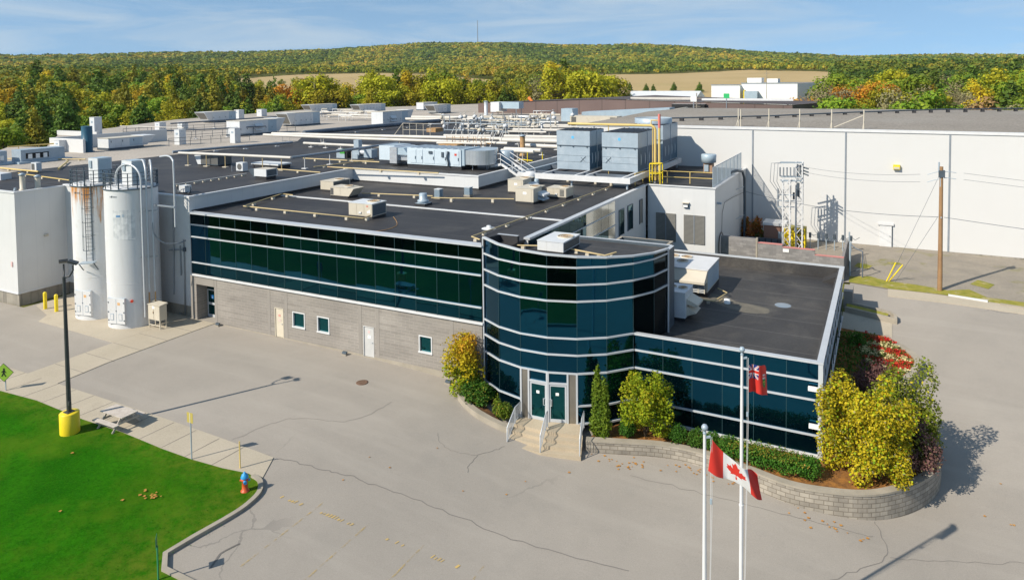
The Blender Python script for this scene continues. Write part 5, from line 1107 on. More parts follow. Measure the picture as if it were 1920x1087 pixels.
def valve_rack():
    t = thing('pipe_rack', 'tangled cluster of white valves, pipes and frames in the middle of the far black roof', 'pipe rack', (-54, 97, UZ)); rr = random.Random(5)
    fr = MB()
    for x in np.arange(-62, -47, 2.2):
        for y in (92, 97, 103): fr.cyl((x, y, UZ), (x, y, UZ + rr.uniform(1.6, 3.2)), .07, rr.choice(['pipe_white', 'galv']), 6)
    for y in (92, 97, 103):
        for z in (10.2, 11.3): fr.beam((-62, y, z), (-47.5, y, z), .09, .09, 'galv')
    for k in range(9): x = rr.uniform(-61, -48); fr.beam((x, 92, UZ), (x + 1.2, 92, UZ + 2.1), .06, .06, 'white_trim')
    fr.build('frame', t)
    for k in range(46):
        pp = MB()
        p = Vector((rr.uniform(-63, -47), rr.uniform(90, 112), rr.uniform(9.8, 11.8))); pts = [p.copy()]
        for j in range(rr.randint(2, 4)):
            ax = rr.choice([0, 0, 1, 2]); q = p.copy(); q[ax] += rr.choice([-1, 1]) * rr.uniform(.6, 4 if ax == 0 else 1.6); q.z = min(max(q.z, 9.5), 12.6)
            pts.append(q); p = q
        pp.tube(pts, rr.uniform(.07, .2), rr.choice(['pipe_white', 'pipe_white', 'white_metal', 'tan', 'pipe_grey']), 6); pp.build('pipe', t)
    for k in range(60):
        vv = MB(); x, y, z = rr.uniform(-63, -46), rr.uniform(90, 110), rr.uniform(10, 12.2); r = rr.uniform(.15, .42)
        vv.lathe((x, y, z), [(.03, -.3), (r, -.2), (r, .2), (.05, .3), (.05, .6), (r * .7, .62), (.02, .66)], rr.choice(['white_metal', 'pipe_white', 'tan', 'pipe_grey']), 8); vv.build('valve', t)
    m = MB()
    for x in np.arange(-68.5, -63, 1.3): m.cyl((x, 90, UZ), (x, 90, UZ + 2), .05, 'tan', 5)
    for z in (10.2, 11.2): m.beam((-68.5, 90, z), (-63, 90, z), .06, .06, 'tan')
    m.beam((-70.3, 90, UZ), (-68.5, 90, 11.2), .06, .06, 'tan'); m.box(-64, -62.3, 90, 92, 9.9, 10.5, 'rust'); tag(m.build('stair_platform', loc=(-66, 90, UZ)), 'small rusty stair platform with pale rails left of the valve cluster', 'platform')
    t = thing('pipe_bridge', 'rusty crossover frame with sloped struts over the white pipes', 'platform', (-45, 74, UZ)); m = MB(); rr = random.Random(8)
    for x in (-46.5, -44.6, -43.0): m.beam((x, 73, UZ), (x + .9, 73.3, UZ + 2.3), .08, .08, 'white_trim'); m.beam((x, 75.5, UZ), (x + .9, 75.3, UZ + 2.3), .08, .08, 'white_trim')
    m.box(-46.5, -42.6, 73, 75.5, 10.2, 10.3, 'rust'); m.box(-48.5, -45.8, 70.6, 72, 9.9, 10.25, 'rust'); m.build('deck', t)
    m = MB()
    for k in range(10): x = -48.5 + k * .6; m.cyl((x, 72.6, 9.5), (x + rr.uniform(-.2, .2), 72.6, 11.1), .035, 'rust', 5)
    m.beam((-48.5, 72.6, 10.9), (-42.6, 72.6, 10.9), .05, .05, 'rust'); m.build('rails', t)
    # many thin rails and legs across the pale roof
    for lb, x0, x1, y0, y1 in (('maze of white pipe stands between the air handlers and the treeline', -126, -112, 128, 140), ('white pipe stands and small valves left of the white ended air handler', -112, -98, 118, 128)):
        t = thing('pipe_stand', lb, 'pipe rack', (x0, y0, UZ)); m = MB()
        for k in range(16):
            x = rr.uniform(x0, x1); y = rr.uniform(y0, y1); h = rr.uniform(.8, 2.0); m.cyl((x, y, UZ), (x, y, UZ + h), .06, 'white_trim', 5); m.beam((x, y, UZ + h), (x + rr.uniform(1.5, 4), y + rr.uniform(-.5, .5), UZ + h), .14, .14, rr.choice(['pipe_white', 'tan', 'white_trim']))
        for z in (.7, 1.2): m.tube([(x0, y0 + 2, UZ + z), (x1, y0 + 3, UZ + z)], .16, 'pipe_white', 6)
        m.build('stands', t)
valve_rack()
def pale_roof_rails():
    rr = random.Random(4)
    for lb, a, b, n in (('thin dark guard rail across the pale roof beside the tall vent cabinet', (-88, 63.5), (-85, 74.5), 8), ('second thin guard rail farther back on the pale roof', (-97, 72), (-93.5, 92), 12), ('low guard rail beyond the dark rail pipe on the pale roof', (-114, 74), (-108, 96), 12)):
        t = thing('guard_rail', lb, 'railing', (*a, UZ)); m = MB(); zb = UZ
        for i in range(n + 1): x = a[0] + (b[0] - a[0]) * i / n; y = a[1] + (b[1] - a[1]) * i / n; m.cyl((x, y, zb), (x, y, zb + 1.1), .035, 'galv_dark', 5)
        for z in (.6, 1.1): m.tube([(*a, zb + z), (*b, zb + z)], .03, 'galv_dark', 5)
        m.build('rails', t)
pale_roof_rails()
# gas lines on the office roof
GG = 'yellow gas lines on the office roof'
pipe('yellow gas line along the front of the office roof to the nearest tan unit', [(-44.8, 38.5, LZ + .22), (-32.9, 38.5, LZ + .22), (-32.9, 39.3, LZ + .3)], .045, 'gas_yellow', base=LZ, sleeper=True, every=2.4, group=GG)
pipe('yellow gas line running back along the grey parapet', [(-44.8, 38.5, LZ + .22), (-46.6, 44.1, LZ + .22), (-45.2, 44.0, LZ + .22)], .045, 'gas_yellow', base=LZ, sleeper=True, every=2.4, group=GG)
pipe('yellow gas line from the sloping unit to the left louvred vent', [(-40.4, 47.2, LZ + .22), (-33.9, 48.4, LZ + .22)], .045, 'gas_yellow', base=LZ, sleeper=True, every=2.4, group=GG)
pipe('yellow gas line from the right louvred vent to the hooded pair', [(-33.2, 47.2, LZ + .3), (-26.7, 49.4, LZ + .3)], .045, 'gas_yellow', base=LZ, sleeper=True, every=2.4, group=GG)
pipe('long yellow gas line parallel to the right edge of the office roof', [(-22.0, 36.3, LZ + .2), (-22.9, 36.8, LZ + .2), (-22.1, 59.7, LZ + .2), (-22.9, 61.2, LZ + .6), (-32, 62.4, LZ + .5)], .045, 'gas_yellow', base=LZ, sleeper=True, every=2.6, group=GG)
pipe('pair of yellow gas pipes on the curved drum roof', [(-20.4, 37.0, 7.95), (-18.7, 37.6, 7.95)], .045, 'gas_yellow', base=7.62, sleeper=True, every=1, group=GG)
pipe('gas pipe stub on wood sleepers right of the unit on the drum roof', [(-16.8, 38.2, 7.8), (-14.4, 37.6, 7.8), (-14.0, 38.4, 7.85)], .05, 'gas_yellow', base=7.62, sleeper=True, every=.7, group=GG)
pipe('big yellow gas pipe over the towers with an elbow down beside them', [(-28.5, 64.3, 13.5), (-19.9, 64.3, 13.5), (-19.6, 64.3, 13.35), (-19.5, 64.3, 13.1), (-19.5, 64.3, 8.3)], .13, 'rail_yellow', base=LZ, every=40, n=10)
m = MB(); m.tube([(-19.1, 64.3, 8.2), (-19.1, 64.3, 14.5)], .12, 'rail_yellow', 10); m.cyl((-19.1, 64.3, 13.3), (-19.1, 64.3, 14.6), .13, M('pinkish red pipe paint', (.65, .2, .17)), 10); m.tube([(-19.1, 64.3, 13.6), (-19.1, 64.3, 14.0), (-19.9, 64.3, 14.0), (-19.9, 64.3, 13.5)], .07, 'rail_yellow', 7); tag(m.build('vent_pipe', loc=(-19.1, 64.3, 8.2)), 'tall vent pipe with pinkish red top beside the yellow elbow', 'pipe')
def annex_top():
    z = 8.1; m = MB()
    P = [(-20.6, 61.6), (-20.4, 63.3), (-19.4, 64.5), (-14.2, 65.0)]
    for a in [(P[0][0], P[0][1]), P[1], (-18.4, 64.6), (-16.3, 64.8), P[3]]: m.cyl((*a, z), (*a, z + 1.1), .045, 'rail_yellow', 6)
    for zz in (.55, 1.1): m.tube([(*p, z + zz) for p in P], .04, 'rail_yellow', 6)
    tag(m.build('yellow_railing', loc=(*P[0], z)), 'pale yellow pipe railing round the annex roof edge', 'railing')
    m = MB()
    for x, y in ((-19.7, 63.2), (-19.7, 64.0), (-18.7, 63.2), (-18.7, 64.0)): m.cyl((x, y, z), (x, y, z + 1.9), .05, 'yellow', 6)
    for zz in (1.0, 1.9): m.tube([(-19.7, 63.2, z + zz), (-18.7, 63.2, z + zz), (-18.7, 64, z + zz), (-19.7, 64, z + zz)], .05, 'yellow', 6, closed=True)
    tag(m.build('pipe_guard', loc=(-19.2, 63.6, z)), 'bright yellow cage guard round the foot of the yellow pipes', 'guard frame')
    t = thing('mesh_fence', 'grey wire mesh fence panels along the right edge of the annex roof', 'fence', (-13.7, 70, z))
    m = MB(); ys = np.linspace(62.9, 76.4, 8)
    for y in ys: m.cyl((-13.75, y, z), (-13.75, y, z + 1.9), .045, 'galv', 6)
    for zz in (.1, 1.85): m.beam((-13.75, ys[0], z + zz), (-13.75, ys[-1], z + zz), .05, .05, 'galv')
    m.build('posts', t)
    m = MB()
    for y in np.arange(62.9, 76.4, .16): m.cyl((-13.75, y, z + .1), (-13.75, y, z + 1.85), .011, 'galv', 4, caps=False)
    for zz in np.arange(.2, 1.85, .16): m.beam((-13.75, 62.9, z + zz), (-13.75, 76.4, z + zz), .02, .02, 'galv')
    m.build('mesh', t)
    x, y = -16.4, 73.0; t = thing('exhaust_fan', 'blue grey capped round fan on a rusty brown base at the annex roof', 'vent', (x, y, z))
    m = MB(); m.box(x - .45, x + .45, y - .45, y + .45, z, z + 1.05, M('brown rusty duct', (.34, .22, .15), (.28, .17, .11), .7)); m.box(x - .35, x + .1, y - .6, y - .45, z + .2, z + .9, 'galv'); m.build('base', t); m = MB(); m.lathe((x, y, z + 1.05), [(.5, 0), (.75, .05), (.78, .85), (.72, .9), (.02, .86)], 'blue_grey', 22); m.build('cap', t)
    m = MB(); m.box(-22.3, -20.9, 60.2, 61.4, LZ, LZ + .65, 'galv_dark', 'white_metal'); tag(m.build('roof_hatch', loc=(-21.6, 60.8, LZ)), 'square hatch with pale lid below the corner of the tower stand', 'roof hatch')
    # stile over the parapet
    t = thing('roof_stile', 'white steel step over with handrails crossing the parapet of the upper roof', 'steps', (-33, 60, LZ)); m = MB(); 
    for y in (59.3, 61.2): m.beam((-34.6, y, 9.5), (-33.4, y, 9.75), .08, .22, 'white_trim'); m.beam((-33.4, y, 9.75), (-30.6, y, LZ + .05), .08, .22, 'white_trim')
    for i in range(8): u = i / 7; m.box(-33.5 + 2.6 * u - .13, -33.5 + 2.6 * u + .13, 59.3, 61.2, 9.72 - 1.6 * u, 9.75 - 1.6 * u, 'galv')
    m.box(-34.6, -33.4, 59.3, 61.2, 9.6, 9.66, 'galv'); m.build('stair', t); m = MB()
    for y in (59.3, 61.2):
        for h in (.55, 1.05): m.tube([(-34.9, y, 9.25 + (h > .6) * .2), (-34.6, y, 9.7 + h - .3), (-33.6, y, 9.75 + h), (-30.7, y, LZ + .1 + h)], .035, 'white_trim', 6)
        for q in ((-34.6, 9.5), (-33.5, 9.7), (-32.2, 9.0), (-30.7, 8.1)): m.cyl((q[0], y, q[1]), (q[0], y, q[1] + 1.05), .035, 'white_trim', 6)
    m.build('handrails', t)
    m = MB(); m.tube([(-35.5, 66.8, UZ + .15), (-33.5, 66.2, UZ + .15)], .05, 'yellow', 6); m.tube([(-34.2, 66.4, UZ), (-34.2, 66.4, UZ + 1.0)], .05, 'yellow', 6); m.tube([(-33.3, 68.2, UZ), (-33.3, 68.2, UZ + .9)], .05, 'yellow', 6); tag(m.build('standpipe', loc=(-34.2, 66.4, UZ)), 'bright yellow pipe cross and standpipes left of the cooling towers', 'pipe')
annex_top()
# fence posts and conduit on the warehouse roof
PL = ['leftmost paired post on the warehouse roof edge', 'second roof post from the left on the warehouse', 'third roof post from the left, mid way along the warehouse edge', 'roof post at the foot of the slanting brace', 'rightmost roof post holding the slanting brace']
for (x, lb) in zip((-14.8, -11.5, -8.3, -5.1, -2.0), PL):
    t = thing('roof_post', lb, 'post', (x, 80.6, 12.45), 'posts on the warehouse roof'); m = MB(); m.cyl((x, 80.6, 12.4), (x, 80.6, 14.5), .07, 'tan', 7)
    if x < -14: m.cyl((x + .3, 80.4, 12.4), (x + .3, 80.4, 14.4), .07, 'tan', 7)
    if x == -5.1: m.beam((-4.9, 80.6, 12.6), (-2.1, 80.6, 13.9), .08, .08, 'tan')
    m.beam((x - .1, 79.6, 12.5), (x, 80.6, 13.4), .04, .04, 'tan'); m.build('upright', t); m = MB(); m.box(x - .5, x + .5, 80.2, 81.0, 12.38, 12.5, 'foundation'); m.build('foot', t)
t = thing('roof_conduit', 'long dark conduit on small blocks running diagonally over the warehouse roof', 'conduit', (-13, 94, 12.6)); m = MB(); cp = [(-24, 86.3, 12.95), (-13.5, 93.9, 13.0), (-3.9, 103.6, 13.15), (6.8, 114.2, 13.2), (18.5, 126.1, 13.0), (26, 133, 13)]; m.tube(cp, .1, 'galv_dark', 6); m.build('conduit_run', t)
m = MB()
for a, b in zip(cp[:-1], cp[1:]):
    for i in range(5): q = Vector(a) + (Vector(b) - Vector(a)) * (i + .5) / 5; m.box(q.x - .25, q.x + .25, q.y - .2, q.y + .2, 12.4, q.z, 'black_rub')
m.build('blocks', t)
# ------------------------------------------------------------------ silos
def silo(label, cx, cy, r, top, mat, ladder, label_side):
    t = thing('silo', label, 'silo', (cx, cy, 0), 'tall white storage silos on the concrete pad')
    z0 = G(cx, cy) + .02
    m = MB(); m.lathe((cx, cy, 0), [(r, z0 - .1), (r, 2.5), (r, 5), (r, 7.5), (r, top)], mat, 48); [m.tube([(cx + r * math.cos(a), cy + r * math.sin(a), zz) for a in np.linspace(0, 2 * PI, 49)[:-1]], .014, mat, 5, closed=True) for zz in (3.3, 6.6)]; m.lathe((cx, cy, 0), [(r, top), (r - .05, top + .06), (r * .5, top + .22), (.02, top + .3)], 'silo', 48); m.build('body', t)
    m = MB(); m.tube([(cx + (r + .03) * math.cos(a), cy + (r + .03) * math.sin(a), top - .03) for a in np.linspace(0, 2 * PI, 49)[:-1]], .05, 'galv_dark', 6, closed=True); m.build('top_rim', t)
    # base door set flat into the shell, facing the forecourt
    a = rad(-76); d = Vector((math.cos(a), math.sin(a), 0)); s = Vector((-d.y, d.x, 0)); c = Vector((cx, cy, 0))
    def pb(mb, u0, u1, w0, w1, z_0, z_1, mt_): q = [c + s * u + d * w for u, w in ((u0, w1), (u1, w1), (u1, w0), (u0, w0))]; mb.hexa([(p.x, p.y, z_0) for p in q], [(p.x, p.y, z_1) for p in q], mt_)
    rr_ = r + .01; k = .72
    m = MB(); pb(m, -k, k, r - .35, rr_, z0 + .35, z0 + 2.25, 'silo')
    q = [c + s * (-k) + d * rr_, c + s * k + d * rr_]; tt = [c + d * math.sqrt(r * r - u * u) + s * u for u in (k, k * .5, 0, -k * .5, -k)]
    m.poly([(q[0].x, q[0].y, z0 + 2.25), (q[1].x, q[1].y, z0 + 2.25)] + [(p.x, p.y, z0 + 2.27) for p in tt], 'galv'); dd = m.build('base_door', t)
    m = MB()
    for u in (-.36, .36): pb(m, u - .15, u + .15, rr_, rr_ + .012, z0 + .62, z0 + 1.12, 'galv'); pb(m, u - .11, u + .11, rr_ + .012, rr_ + .02, z0 + .67, z0 + 1.07, 'silo')
    pb(m, -.02, .02, rr_, rr_ + .04, z0 + 1.3, z0 + 1.36, 'galv_dark'); pb(m, .12, .34, rr_, rr_ + .008, z0 + 1.75, z0 + 1.95, M('orange notice', (.7, .42, .2))); pb(m, -k, k, rr_, rr_ + .01, z0 + .35, z0 + .37, 'galv_dark'); pb(m, -.008, .008, rr_, rr_ + .01, z0 + .37, z0 + 2.2, 'galv')
    for u in (-.66, .66):
        for zz in (.6, 1.2, 1.9): pb(m, u - .03, u + .03, rr_, rr_ + .03, z0 + zz, z0 + zz + .08, 'galv_dark')
    m.build('hatches', dd)
    # railing round the top
    m = MB(); n = 18
    for i in range(n): a_ = 2 * PI * i / n; p = (cx + (r - .02) * math.cos(a_), cy + (r - .02) * math.sin(a_)); m.cyl((*p, top - .05), (*p, top + 1.15), .04 if i % 3 else .055, 'galv_dark', 6)
    for zz in (.3, .58, .86, 1.15): m.tube([(cx + (r - .02) * math.cos(a_), cy + (r - .02) * math.sin(a_), top + zz) for a_ in np.linspace(0, 2 * PI, 41)[:-1]], .022, 'galv_dark', 5, closed=True)
    m.build('railing', t)
    m = MB(); m.box(cx - .1, cx + 1.05, cy - .6, cy + .5, top + .1, top + 2.0, 'white_metal', 'blue_grey'); m.box(cx + 1.05, cx + 1.07, cy - .5, cy + .4, top + .3, top + 1.9, 'blue_grey'); m.box(cx + .05, cx + .35, cy - .68, cy - .6, top + 1.25, top + 1.8, 'galv')
    m.hexa([(cx - .45, cy - .4, top + 1.25), (cx - .1, cy - .4, top + 1.0), (cx - .1, cy + .3, top + 1.0), (cx - .45, cy + .3, top + 1.25)], [(cx - .45, cy - .4, top + 1.75), (cx - .1, cy - .4, top + 1.9), (cx - .1, cy + .3, top + 1.9), (cx - .45, cy + .3, top + 1.75)], 'white_metal'); m.build('filter_housing', t)
    if ladder:
        a = rad(-52); d = Vector((math.cos(a), math.sin(a), 0)); s = Vector((-d.y, d.x, 0)); b = c + d * (r + .14)
        m = MB(); zl = 4.6
        for u in (-.22, .22): p = b + s * u; m.cyl((p.x, p.y, zl), (p.x, p.y, top + .2), .028, 'galv_dark', 6)
        for i in range(int((top - zl) / .3)): p, q = b + s * -.22, b + s * .22; m.cyl((p.x, p.y, zl + .2 + i * .3), (q.x, q.y, zl + .2 + i * .3), .016, 'galv_dark', 5)
        for i in range(6):
            z = zl + .9 + i * 1.05; pts = [b + s * (.4 * math.sin(x)) + d * (.36 + -.36 * math.cos(x)) for x in np.linspace(-PI * .78, PI * .78, 11)]
            pts = [b + s * (.38 * math.cos(x)) + d * (.62 * math.sin(x) if math.sin(x) > 0 else 0) for x in np.linspace(0, PI, 11)]; m.tube([(p.x, p.y, z) for p in pts], .02, 'galv_dark', 5)
        for x in np.linspace(.35, PI - .35, 4): p = b + s * (.38 * math.cos(x)) + d * (.62 * math.sin(x)); m.cyl((p.x, p.y, zl + .9), (p.x, p.y, top + 1.0), .014, 'galv_dark', 5)
        q = [b + s * -.5, b + s * .5, b + s * .5 + d * .75, b + s * -.5 + d * .75]; m.hexa([(p.x, p.y, zl - .05) for p in q][::-1], [(p.x, p.y, zl) for p in q][::-1], 'galv')
        for u in (-.5, .5): p = b + s * u; p2 = p - d * .1; m.beam((p.x + d.x * .7, p.y + d.y * .7, zl), (p2.x, p2.y, zl - .7), .05, .05, 'galv_dark')
        m.build('caged_ladder', t)
    # small marks: maker's plate lettering too worn to read, and the washed out emblem patch
    m = MB(); rr = random.Random(int(cx * 10)); a0 = rad(-82 if not ladder else -90)
    def patch(am, z_0, w, h, mt_, o=.006):
        pts = []
        for i in range(7): a_ = am - w / r / 2 + w / r * i / 6; pts.append((cx + (r + o) * math.cos(a_), cy + (r + o) * math.sin(a_)))
        for p, q in zip(pts[:-1], pts[1:]): m.quad((*p, z_0), (*q, z_0), (*q, z_0 + h), (*p, z_0 + h), mt_)
    x = a0
    for w in (.05, .03, .09, .05, .05, .05): patch(x, top - .58, w, .11 if w < .08 else .14, 'galv_dark'); x += (w + .045) / r
    m.build('worn_lettering', t)
    if not ladder:
        m = MB(); pm = M('worn patch of removed emblem', (.50, .52, .53), (.66, .67, .67), .6, ns=2.4, lo=.42, hi=.6); patch(rad(-52), top - 3.7, 1.5, 2.2, pm, .004); patch(rad(-63), top - 2.0, .3, .14, M('faded blue paint', (.12, .28, .50)), .008); patch(rad(-52), top - 2.0, .12, .2, M('faded blue grey paint', (.38, .46, .54)), .008); m.build('emblem_patch', t)
    return t
silo('right hand white silo, taller looking, with washed out emblem patch and pipe loops', -50.6, 33.3, 1.78, 10.25, 'silo', False, 0)
silo('left hand white silo with rust streaks and caged ladder', -54.8, 33.4, 1.78, 10.25, 'silo_rusty', True, 0)
def silo_pipes():
    t = thing('silo_pipework', 'bright steel pipe loops rising over the right silo and dropping down beside it', 'pipe', (-46.4, 34.0, 0)); m = MB()
    def loop(x0, y0, x1, y1, zt, zb0, zb1, r=.07):
        pts = [(x0, y0, zb0)] + [(x0 + (x1 - x0) * (.5 - .5 * math.cos(a)), y0 + (y1 - y0) * (.5 - .5 * math.cos(a)), zt - 1.1 + 1.1 * math.sin(a)) for a in np.linspace(0, PI, 16)] + [(x1, y1, zb1)]; m.tube(pts, r, 'alu', 8)
    loop(-51.3, 32.6, -48.55, 32.7, 12.0, 10.4, .8); loop(-50.6, 34.0, -48.4, 33.0, 12.25, 10.6, 2.6); loop(-50.2, 34.5, -48.2, 33.3, 12.2, 10.6, 2.6)
    pts = [(-49, 34.6, 12.4), (-47.6, 34.2, 12.55), (-46.4, 33.7, 12.4), (-46.15, 33.6, 11.7), (-46.15, 33.6, 7.5)]; m.tube(smooth_line(pts, 5), .065, 'alu', 8)
    m.tube(smooth_line([(-48.2, 33.3, 8.0), (-48.15, 33.3, 6.9), (-47.9, 33.9, 6.1), (-47.6, 34.8, 5.9), (-47.5, 35.4, 6.0)], 6), .05, 'pipe_grey', 7)
    m.build('loops', t)
    m = MB()
    for x in (-48.55, -48.4, -48.2): m.tube([(x, 32.7 + (x + 48.55) * 1.7, 2.6), (x, 32.7 + (x + 48.55) * 1.7, 1.3)], .05, 'rust' if x > -48.5 else 'alu', 7)
    for z in (2.0, 5.2, 8.6): m.beam((-48.8, 32.65, z), (-48.0, 33.5, z), .06, .06, 'pipe_grey')
    m.box(-48.4, -46.1, 33.5, 33.65, 8.9, 9.0, 'pipe_grey'); m.build('brackets', t)
silo_pipes()
def cabinet():
    x, y = -47.75, 33.1; z = G(x, y) + .03; t = thing('control_cabinet', 'beige control cabinet on thin legs beside the right silo', 'cabinet', (x, y, z))
    m = MB(); m.box(x - .65, x + .65, y - .28, y + .28, z + .62, z + 1.72, 'tan'); m.hexa([(x - .7, y - .33, z + 1.72), (x + .7, y - .33, z + 1.72), (x + .7, y + .33, z + 1.72), (x - .7, y + .33, z + 1.72)], [(x - .7, y - .33, z + 1.75), (x + .7, y - .33, z + 1.75), (x + .7, y + .33, z + 1.84), (x - .7, y + .33, z + 1.84)], 'tan'); m.build('casing', t)
    m = MB(); m.box(x - .62, x - .02, y - .3, y - .28, z + .66, z + 1.68, 'tan'); m.box(x + .02, x + .62, y - .3, y - .28, z + .66, z + 1.68, 'tan'); m.box(x - .06, x - .03, y - .34, y - .3, z + 1.1, z + 1.25, 'rust'); m.box(x - .15, x + .1, y - .305, y - .3, z + 1.45, z + 1.65, 'paper'); m.build('doors', t)
    m = MB()
    for dx in (-.6, .6):
        for dy in (-.24, .24): m.box(x + dx - .03, x + dx + .03, y + dy - .03, y + dy + .03, z - .03, z + .62, 'tan')
    m.box(x - .6, x + .6, y - .26, y - .22, z + .2, z + .25, 'tan'); m.build('legs', t)
    m = MB(); m.cyl((-49.25, 32.2, 2.05), (-49.15, 32.1, 2.05), .1, 'red', 12); tag(m.build('alarm_bell', loc=(-49.2, 32.15, 2.05)), 'small round red alarm on the side of the right silo', 'alarm')
cabinet()
for lb, x, y, mat, h in (('yellow steel bollard nearest the white store', -59.9, 32.0, 'yellow', 1.35), ('yellow steel bollard nearer the left silo', -58.4, 32.0, 'yellow', 1.35), ('red steel bollard close behind the left silo', -58.9, 34.2, 'red', 1.3)):
    z = G(x, y); m = MB(); m.lathe((x, y, z - .05), [(.13, 0), (.13, h), (.11, h + .06), (.05, h + .1), (.01, h + .11)], mat, 16); tag(m.build('bollard', loc=(x, y, z)), lb, 'bollard', 'bollards beside the silos')

# ------------------------------------------------------------------ lamp post with yellow base
def lamp_post():
    x, y = -38.1, 21.3; z = G(x, y) + .05; t = thing('lamp_post', 'tall dark lamp post with twin floodlights on a fat yellow concrete base', 'lamp post', (x, y, z))
    m = MB(); m.lathe((x, y, z - .1), [(.46, 0), (.46, 1.16), (.42, 1.2), (.02, 1.2)], 'yellow', 32); m.build('yellow_base', t)
    m = MB(); m.cyl((x, y, z + 1.05), (x, y, z + 8.25), .115, 'lamp_post', 14, .075); m.box(x - .2, x + .2, y - .2, y + .2, z + 1.1, z + 1.14, 'lamp_post'); m.box(x - .03, x + .18, y - .1, y + .02, z + 1.5, z + 1.7, 'lamp_post'); m.build('pole', t)
    for s, yaw in ((-1, 150), (1, 45)):
        a = rad(yaw); d = Vector((math.cos(a), math.sin(a), 0)); b = Vector((x, y, z + 8.2)); m = MB()
        m.tube([b, b + d * .25 + Vector((0, 0, .05)), b + d * .42 + Vector((0, 0, .35)), b + d * .42 + Vector((0, 0, .62))], .045, 'lamp_post', 7); e = m.build('lamp_arm', t)
        c = b + d * .42 + Vector((0, 0, .78)); f = Vector((d.x * .85, d.y * .85, -.35)).normalized(); r = f.cross(Vector((0, 0, 1))).normalized(); u = r.cross(f)
        m = MB(); q = [c + r * i * .2 + u * j * .06 for i, j in ((-1, -1), (1, -1), (1, 1), (-1, 1))]; m.hexa([p - f * .2 for p in q], [p + f * .24 for p in q], 'lamp_post'); m.build('floodlight', e)
lamp_post()
# ------------------------------------------------------------------ picnic table
def picnic():
    cx, cy = -36.55, 22.95; z = G(cx, cy) + .04; t = thing('picnic_table', 'weathered wooden picnic table with two benches on the sidewalk by the lawn', 'table', (cx, cy, z))
    L = .93
    m = MB()
    for i in range(5): y = cy - .36 + i * .18; m.box(cx - L, cx + L, y - .08, y + .08, z + .72, z + .76, 'wood')
    m.build('table_top', t)
    for s in (-1, 1):
        m = MB()
        for i in range(2): y = cy + s * (.66 + i * .15); m.box(cx - L, cx + L, y - .068, y + .068, z + .42, z + .46, 'wood')
        m.build('bench', t)
    for s in (-1, 1):
        x = cx + s * .62; m = MB(); m.beam((x, cy - .78, z), (x, cy - .22, z + .72), .045, .10, 'wood'); m.beam((x, cy + .78, z), (x, cy + .22, z + .72), .045, .10, 'wood'); m.beam((x + .05 * s, cy - .8, z + .38), (x + .05 * s, cy + .8, z + .38), .045, .1, 'wood'); m.beam((x + .05 * s, cy - .36, z + .69), (x + .05 * s, cy + .36, z + .69), .045, .07, 'wood'); m.beam((x, cy, z + .42), (x - s * .4, cy, z + .71), .04, .08, 'wood'); m.build('leg_frame', t)
picnic()
# ------------------------------------------------------------------ hydrant, signs
def hydrant():
    x, y = -25.95, 21.95; z = G(x, y) + .06; t = thing('fire_hydrant', 'red fire hydrant with blue cap on the lawn corner by the kerb', 'fire hydrant', (x, y, z))
    red = M('orange red hydrant paint', (.60, .10, .03), (.52, .085, .03), .4); blu = M('sky blue hydrant paint', (.03, .30, .62), (.03, .25, .55), .4)
    m = MB(); m.lathe((x, y, z - .05), [(.19, 0), (.19, .09), (.13, .11), (.125, .55), (.16, .57), (.16, .61), (.125, .63), (.125, .68)], red, 20); m.build('barrel', t)
    m = MB(); m.lathe((x, y, z + .62), [(.17, 0), (.17, .05), (.15, .09), (.12, .17), (.05, .22), (.04, .27), (.01, .28)], blu, 20); m.build('cap', t)
    m = MB(); m.cyl((x + .1, y - .08, z + .5), (x + .22, y - .16, z + .5), .075, blu, 12); m.cyl((x - .12, y - .06, z + .5), (x - .19, y - .1, z + .5), .05, red, 10); m.cyl((x + .1, y + .1, z + .5), (x + .16, y + .16, z + .5), .05, blu, 10); m.build('outlet', t)
    x, y = -27.6, 23.1; z = G(x, y); m = MB(); m.box(x - .025, x + .025, y - .02, y + .02, z, z + 1.35, 'rail_yellow'); tag(m.build('marker_post', loc=(x, y, z)), 'thin plain yellow marker stake beside the fire hydrant', 'post')
hydrant()
